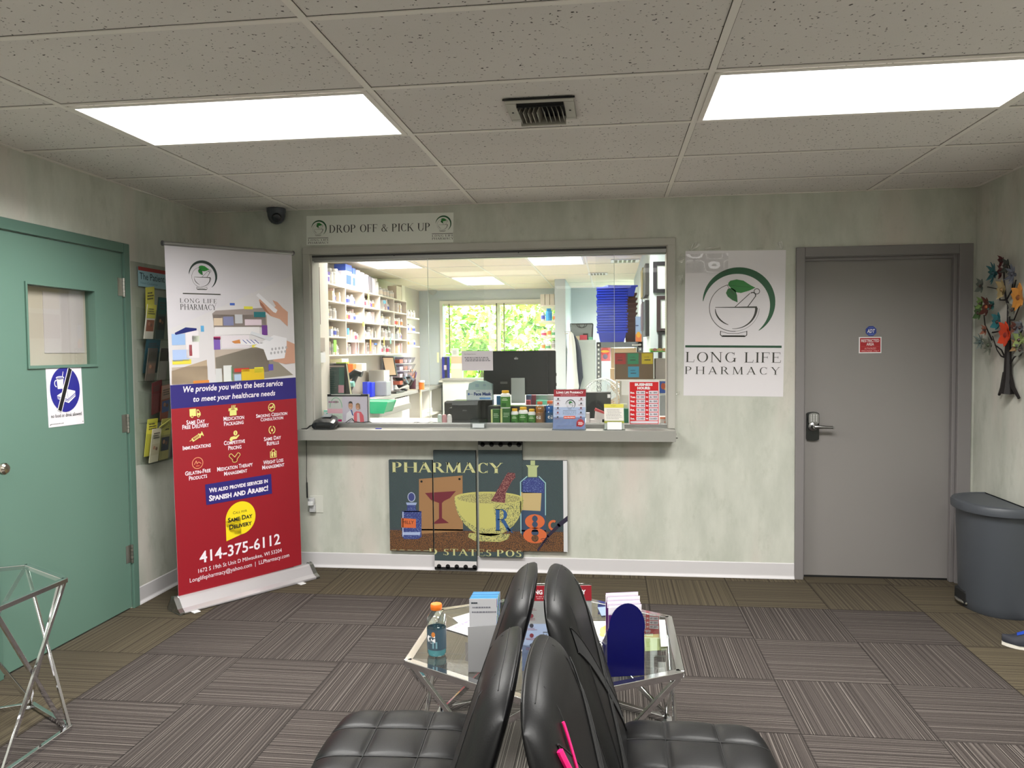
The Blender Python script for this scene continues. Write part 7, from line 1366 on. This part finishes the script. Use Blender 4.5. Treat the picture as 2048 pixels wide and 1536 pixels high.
for z in (zt4-.055, .95, .5, .1): MB(MRK).box(xa, Yr, z, xb, Yr+.003, z+.055).box(xa, Yr+.003, z+.045, xb, Y2, z+.052, M(150, 150, 144, .6)).box(xa, Y2, z, xb, Y2+.003, z+.05).build('shelf', t)
tote = thing('blue_tote', 'blue nesting plastic tote in the tall stack on the steel rack', 'tote', (0, 0, 0), 'blue totes stacked on the steel rack'); MTB = M(18, 50, 190, .35, name='blue_plastic')
def totemesh(mat, w_=.36, d_=.30, h_=.10):
    mb = MB(mat); a, b = w_/2, d_/2; th = .004; i_ = .85
    bot = [(-a*i_, -b*i_), (a*i_, -b*i_), (a*i_, b*i_), (-a*i_, b*i_)]; top = [(-a, -b), (a, -b), (a, b), (-a, b)]
    vs = [Vector((x, y, 0)) for x, y in bot]+[Vector((x, y, h_)) for x, y in top]; mb.add(vs, [(0, 1, 2, 3)]+[(k, (k+1) % 4, 4+(k+1) % 4, 4+k) for k in range(4)])
    rim = [(-a-.012, -b-.012), (a+.012, -b-.012), (a+.012, b+.012), (-a-.012, b+.012)]
    vs = [Vector((x, y, h_)) for x, y in top]+[Vector((x, y, h_)) for x, y in rim]+[Vector((x, y, h_-.016)) for x, y in rim]; mb.add(vs, [(k, (k+1) % 4, 4+(k+1) % 4, 4+k) for k in range(4)]+[(4+k, 4+(k+1) % 4, 8+(k+1) % 4, 8+k) for k in range(4)]); return mb
xs0, xs1 = zr(1190, 1, Yr).x, zr(1253, 1, Yr).x; wt = xs1-xs0-.024; bo = totemesh(MTB, wt, .3, .11).build('tote_body', tote); tote.location = ((xs0+xs1)/2, Yr+.17, zt4+.001)
top_z = zr(1220, 574, Yr).z; nst = 18; stp = (top_z-zt4-.11)/(nst-1)
for k in range(1, nst): c = dup(tote, ((xs0+xs1)/2+.004*math.sin(k*2.1), Yr+.17, zt4+.001+stp*k), .012*math.sin(k*3))
c = dup(tote, ((xs0+xs1)/2+.07, Yr+.22, zt4+.001+stp*(nst-1)+.02), .25, 'topmost blue tote, turned askew on the stack on the steel rack')
if 'group' in c: del c['group']
mt = thing('maroon_tote', 'maroon nesting tote stacked behind the blue totes', 'tote', (0, 0, 0), 'maroon totes behind the blue ones'); totemesh(M(96, 44, 34, .4), .12, .2, .10).build('tote_body', mt); mx_ = zr(1259, 1, Yr+.2).x; mt.location = (mx_, Yr+.25, zt4+.001)
for k in range(1, 9): dup(mt, (mx_-.004*(k % 3), Yr+.25, zt4+.001+.05*k))
fbox('snack_carton', 'tall blue and orange snack carton on the steel rack right of the totes', 'box', 1271, 633, 1283, 683, Yr+.05, .1, M(160, 186, 226, .4), art=lambda A: (A.rect(0, A.h*.7, A.w, A.h, M(236, 130, 70, .4), 1), A.ell(A.w*.5, A.h*.72, A.w*.35, A.h*.12, M(240, 180, 60), 2, 14), A.rect(0, A.h*.34, A.w*.5, A.h*.38, M(40, 60, 110), 1)), zmin=zt4+.001)
def bagart(A): A.ell(A.w*.5, A.h*.42, A.w*.36, A.h*.3, M(230, 80, 80, .5), 1, 20); A.ell(A.w*.5, A.h*.4, A.w*.4, A.h*.08, M(240, 190, 60, .5), 2, 16); A.ell(A.w*.52, A.h*.72, A.w*.22, A.h*.16, M(120, 110, 140, .5), 2, 14)
fbox('snack_pouch', 'pink snack pouch hanging on the steel rack', 'pouch', 1199, 690, 1221, 722, Yr+.01, .02, M(236, 120, 130, .5), art=bagart)
fbox('cardboard_box', 'tall tan cardboard box on the steel rack behind the box of notes', 'box', 1222, 696, 1273, 765, 2.93, .28, M(196, 168, 132, .7), zmin=1.003); 
solo(MB(M(186, 156, 120, .7)).box(zr(1217, 1, 2.3).x, 2.3, .0, zr(1262, 1, 2.3).x, 2.48, zr(1, 746, 2.3).z), 'cardboard_box', 'lower cardboard box in front of the tall tan one', 'box')
# white cabinet, basket, coats
t = thing('white_cabinet', 'tall pale cabinet beside the coats', 'cabinet', (.5, 5.9, 0)); ca, cb_ = zr(1150, 680, 5.7), zr(1192, 680, 5.7); MB(M(206, 216, 212, .5)).box(ca.x, 5.7, 0, cb_.x, 6.2, ca.z).build('body', t, bevel=.004); MB(M(196, 206, 202, .5)).box(ca.x+.01, 5.685, .1, cb_.x-.01, 5.7, ca.z-.03).build('door', t, bevel=.003)
t = thing('wire_basket', 'black wire basket on top of the pale cabinet', 'basket', (.45, 5.9, ca.z)); wa, wb = zr(1141, 648, 5.8), zr(1187, 680, 5.8); MWR = M(50, 52, 52, .5); mb = MB(MWR)
for (p, q_) in (((wa.x, wa.z), (wb.x-.01, wa.z)), ((wa.x, wa.z), (wa.x+.02, ca.z)), ((wb.x-.01, wa.z), (wb.x-.02, ca.z)), ((wa.x+.02, ca.z+.01), (wb.x-.02, ca.z+.01))): mb.tube([(p[0], 5.75, p[1]), (q_[0], 5.75, q_[1])], .006, 6); mb.tube([(p[0], 6.05, p[1]), (q_[0], 6.05, q_[1])], .006, 6)
mb.tube([((wa.x+wb.x)/2+.07*math.cos(a), 5.75, wa.z-.005-.05*math.sin(a)) for a in [PI*i/10 for i in range(11)]], .005, 6); mb.tube([((wa.x+wb.x)/2+.04*math.cos(a), 5.75, wa.z-.005-.05*math.sin(a)) for a in [PI*i/10 for i in range(11)]], .004, 6); mb.build('wire_frame', t)
MB(M(150, 156, 154, .7, alpha=.75)).box(wa.x+.015, 5.76, ca.z+.01, wb.x-.02, 5.762, wa.z-.01).build('mesh_side', t)
fbox('packet', 'pink and red packet in front of the wire basket', 'packet', 1160, 670, 1174, 680, 5.72, .02, M(220, 70, 90, .5), bevel=0, zmin=ca.z+.001); fbox('packet', 'cream packet left of the pink one by the wire basket', 'packet', 1152, 672, 1159, 680, 5.72, .02, M(232, 214, 180, .5), bevel=0, zmin=ca.z+.001); fbox('packet', 'black packet behind the pink one by the wire basket', 'packet', 1166, 667, 1176, 674, 5.742, .006, M(40, 40, 36, .5), bevel=0, zmin=ca.z+.001); fbox('packet', 'green packet at the right of the wire basket', 'packet', 1177, 674, 1185, 680, 5.72, .02, M(120, 200, 160, .5), bevel=0, zmin=ca.z+.001)
def coat(name, label, pts, Y, mat, dep):
    """pts: rows of (px left, px right, py)"""
    rows_ = [(zr(a, y, Y), zr(b, y, Y)) for a, b, y in pts]; mb = MB(mat); n = 24; vs = []
    for j, (a, b) in enumerate(rows_):
        c = (a+b)/2; rx = (b.x-a.x)/2
        for k in range(n): an = 2*PI*k/n; fold = 1+.10*math.sin(an*5+j*.35)+.05*math.sin(an*9+j); vs.append(Vector((c.x+rx*math.cos(an)*fold*.95, Y+dep*math.sin(an)*fold, c.z)))
    mb.add(vs, [(j*n+k, j*n+(k+1) % n, (j+1)*n+(k+1) % n, (j+1)*n+k) for j in range(len(rows_)-1) for k in range(n)]+[tuple(range(n)), tuple((len(rows_)-1)*n+k for k in range(n))], None, True); solo(mb, name, label, 'coat')
coat('lab_coat', 'long white lab coat hanging at the end of the partition', [(1139, 1143, 664), (1136, 1147, 669), (1134, 1150, 685), (1134, 1152, 705), (1133, 1154, 735), (1132, 1157, 765), (1132, 1158, 772), (1133, 1155, 790), (1134, 1150, 800)], 5.46, M(226, 226, 220, .8), .06)
coat('navy_jacket', 'dark navy jacket hanging beside the white lab coat', [(1144, 1148, 668), (1145, 1156, 680), (1147, 1161, 700), (1148, 1164, 730), (1150, 1166, 755), (1150, 1162, 768), (1151, 1158, 785)], 5.53, M(44, 50, 66, .8), .05)
for px_, py_, Y_, lb in ((1141, 664, 5.46, 'small metal hook that carries the white coat'), (1146, 668, 5.53, 'small metal hook that carries the navy jacket')):
    q = zr(px_, py_, Y_); xq = min(q.x, .25); solo(MB(MSTEEL).tube([(xq, 5.58, q.z+.01), (q.x, Y_+.01, q.z+.004), (q.x, Y_-.02, q.z-.004)], .006, 6), 'coat_hook', lb, 'hook')
# shelves on the partition with bottles
for j, (py, lb) in enumerate(((612, 'highest'), (643, 'second'), (674, 'third'), (700, 'lowest'))):
    z = zr(1080, py, 5.8).z; tag(MB(MSH2).box(-.12, 5.7, z-.008, .117, 6.9, z+.006).build('wall_shelf'), 'narrow shelf on the left face of the partition, %s of four' % lb, 'shelf')
    x = -.09
    i = 0
    while x < .09:
        r = (.035, .03, .04, .028)[(i+j) % 4]; h = (.09, .12, .08, .10)[(i*3+j) % 4]
        if j == 1 and i == 1: mb = mini_bottle(.045, .17, (60, 150, 210), (70, 160, 216), (70, 160, 216)); o = tag(mb.build('blue_bottle', origin=(0, 0, 0)), 'bright blue bottle on the partition shelves', 'bottle'); r = .045
        elif j == 0: mb = MB(M(206, 200, 186, .5)); mb.box(-.03, -.06, 0, .03, .06, .15); o = tag(mb.build('record_box', origin=(0, 0, 0)), 'pale file box in the row on the highest partition shelf', 'box', 'file boxes on the highest partition shelf'); r = .03
        else: o = tag(mini_bottle(r, h, LAB[(i+j) % 6]).build('medicine_bottle', origin=(0, 0, 0)), 'white medicine bottle on the shelves of the partition', 'bottle', 'white bottles on the partition shelves')
        o.location = (x+r, 5.78, z+.0065); x += 2*r+.006; i += 1
# sill items and note on the far wall
fbox('blue_box', 'dark blue box standing on the far window sill', 'box', 884, 714, 899, 750, PY1-.09, .04, M(50, 56, 150, .4), art=lambda A: (A.rect(A.w*.35, 0, A.w*.7, A.h, M(50, 54, 62), 1), A.rect(A.w*.25, A.h*.35, A.w*.6, A.h*.55, M(200, 190, 200), 2)), zmin=wz0+.001)
for y0, y1, c, lb in ((738, 750, (232, 216, 190), 'lowest'), (727, 738, (240, 226, 206), 'middle'), (713, 727, (226, 180, 150), 'topmost')): fbox('carton', 'flat pale carton on the far window sill, %s of the stack' % lb, 'box', 902, y0, 925, y1, PY1-.09, .08, M(*c, .5), bevel=0, zmin=(wz0+.001 if y1 == 750 else zr(913, y1, PY1-.09).z+.001))
fbox('small_clock', 'small white box on top of the cartons on the far sill', 'box', 903, 697, 916, 712, PY1-.08, .05, M(206, 210, 204, .5), art=lambda A: A.scrib(.02, .03, A.w-.02, A.h-.03, 4, M(150, 150, 150), 1, seed=3), zmin=zr(913, 713, PY1-.09).z+.001)
fbox('yellow_note', 'pale yellow note on the far wall left of the window', 'note', 874, 705, 878, 725, PY1-.004, .003, M(240, 240, 196, .6), bevel=0)
t = thing('low_cabinet', 'white low cabinet under the far window', 'cabinet', (-1.1, 6.9, 0)); zc2 = zr(930, 757, 6.75).z; MB(M(214, 218, 210, .5)).box(-1.70, 6.75, 0, .1, 7.14, zc2-.03).build('body', t); MB(MLEDGE).box(-1.72, 6.72, zc2-.03, .11, 7.145, zc2).build('worktop', t)
# office chair hint beside the printer
t = thing('office_chair', 'dark office chair back partly hidden left of the printer', 'chair', (-.4, 1.7, 0)); q = zr(893, 815, 1.7)
MB(MBLACK).box(q.x-.02, 1.68, q.z-.12, q.x+.40, 1.74, q.z+.06).build('backrest', t, bevel=.02); MB(MBLACK).box(q.x, 1.25, .44, q.x+.42, 1.68, .5).build('seat', t, bevel=.02); MB(MBLACK).cyl((q.x+.2, 1.45, .03), (q.x+.2, 1.45, .44), .025).box(q.x+.18, 1.70, .47, q.x+.22, 1.74, q.z-.1).box(q.x-.05, 1.42, 0, q.x+.45, 1.48, .05).box(q.x+.17, 1.2, 0, q.x+.23, 1.7, .05).build('base', t)
# fan
t = thing('fan', 'white round pedestal fan behind the yellow card', 'fan', (.80, 1.15, 0)); Y = 1.05; c = zr(1204, 826, Y); r = abs(zr(1204, 757, Y).z-c.z); ax_ = Vector((-.72, -.68, .10)).normalized(); u_ = ax_.cross(Vector((0, 0, 1))).normalized(); v_ = u_.cross(ax_)
MFW = M(196, 202, 200, .35); ring = lambda rr_, d_: [c+ax_*d_+(u_*math.cos(a)+v_*math.sin(a))*rr_ for a in [2*PI*i/48 for i in range(48)]]
mb = MB(MFW); mb.tube(ring(r, 0), .008, 8, closed=True); mb.tube(ring(r*.97, .04), .003, 6, closed=True); mb.tube(ring(r*.6, .07), .0025, 6, closed=True); mb.tube(ring(r*.97, -.05), .003, 6, closed=True); mb.build('guard_ring', t)
mb = MB(MFW)
for k in range(72):
    a = 2*PI*k/72; d_ = u_*math.cos(a)+v_*math.sin(a); mb.tube([c+ax_*.085+d_*r*.15, c+ax_*.07+d_*r*.6, c+ax_*.04+d_*r*.95, c+d_*r], .0022, 4, caps=False); mb.tube([c+d_*r, c-ax_*.05+d_*r*.95, c-ax_*.09+d_*r*.4], .0016, 4, caps=False)
mb.build('grill', t); MB(MFW).lathe(c+ax_*.075, [(r*.17, 0), (r*.16, .012), (.001, .016)], 20, ax=ax_).build('hub', t); MB(MFW).lathe(c-ax_*.16, [(.05, 0), (.06, .02), (.06, .10), (.04, .12)], 20, ax=ax_).build('motor', t)
for k in range(3):
    mb = MB(M(206, 212, 212, .3)); a0 = 2*PI*k/3; P_ = []
    for i in range(7):
        rr_ = r*(.12+.75*i/6)
        for s_ in (-1, 1): a = a0+s_*.42*(.5+.5*i/6); P_.append(c+ax_*(.01+.018*s_)+(u_*math.cos(a)+v_*math.sin(a))*rr_)
    mb.add(P_, [(2*i, 2*i+1, 2*i+3, 2*i+2) for i in range(6)], None, True); mb.build('blade', t)
MB(MFW).cyl((c.x, Y+.10, .02), (c.x, Y+.10, c.z-.02), .018).lathe((c.x, Y+.10, 0), [(.2, 0), (.2, .015), (.05, .03)], 24).build('stand', t)
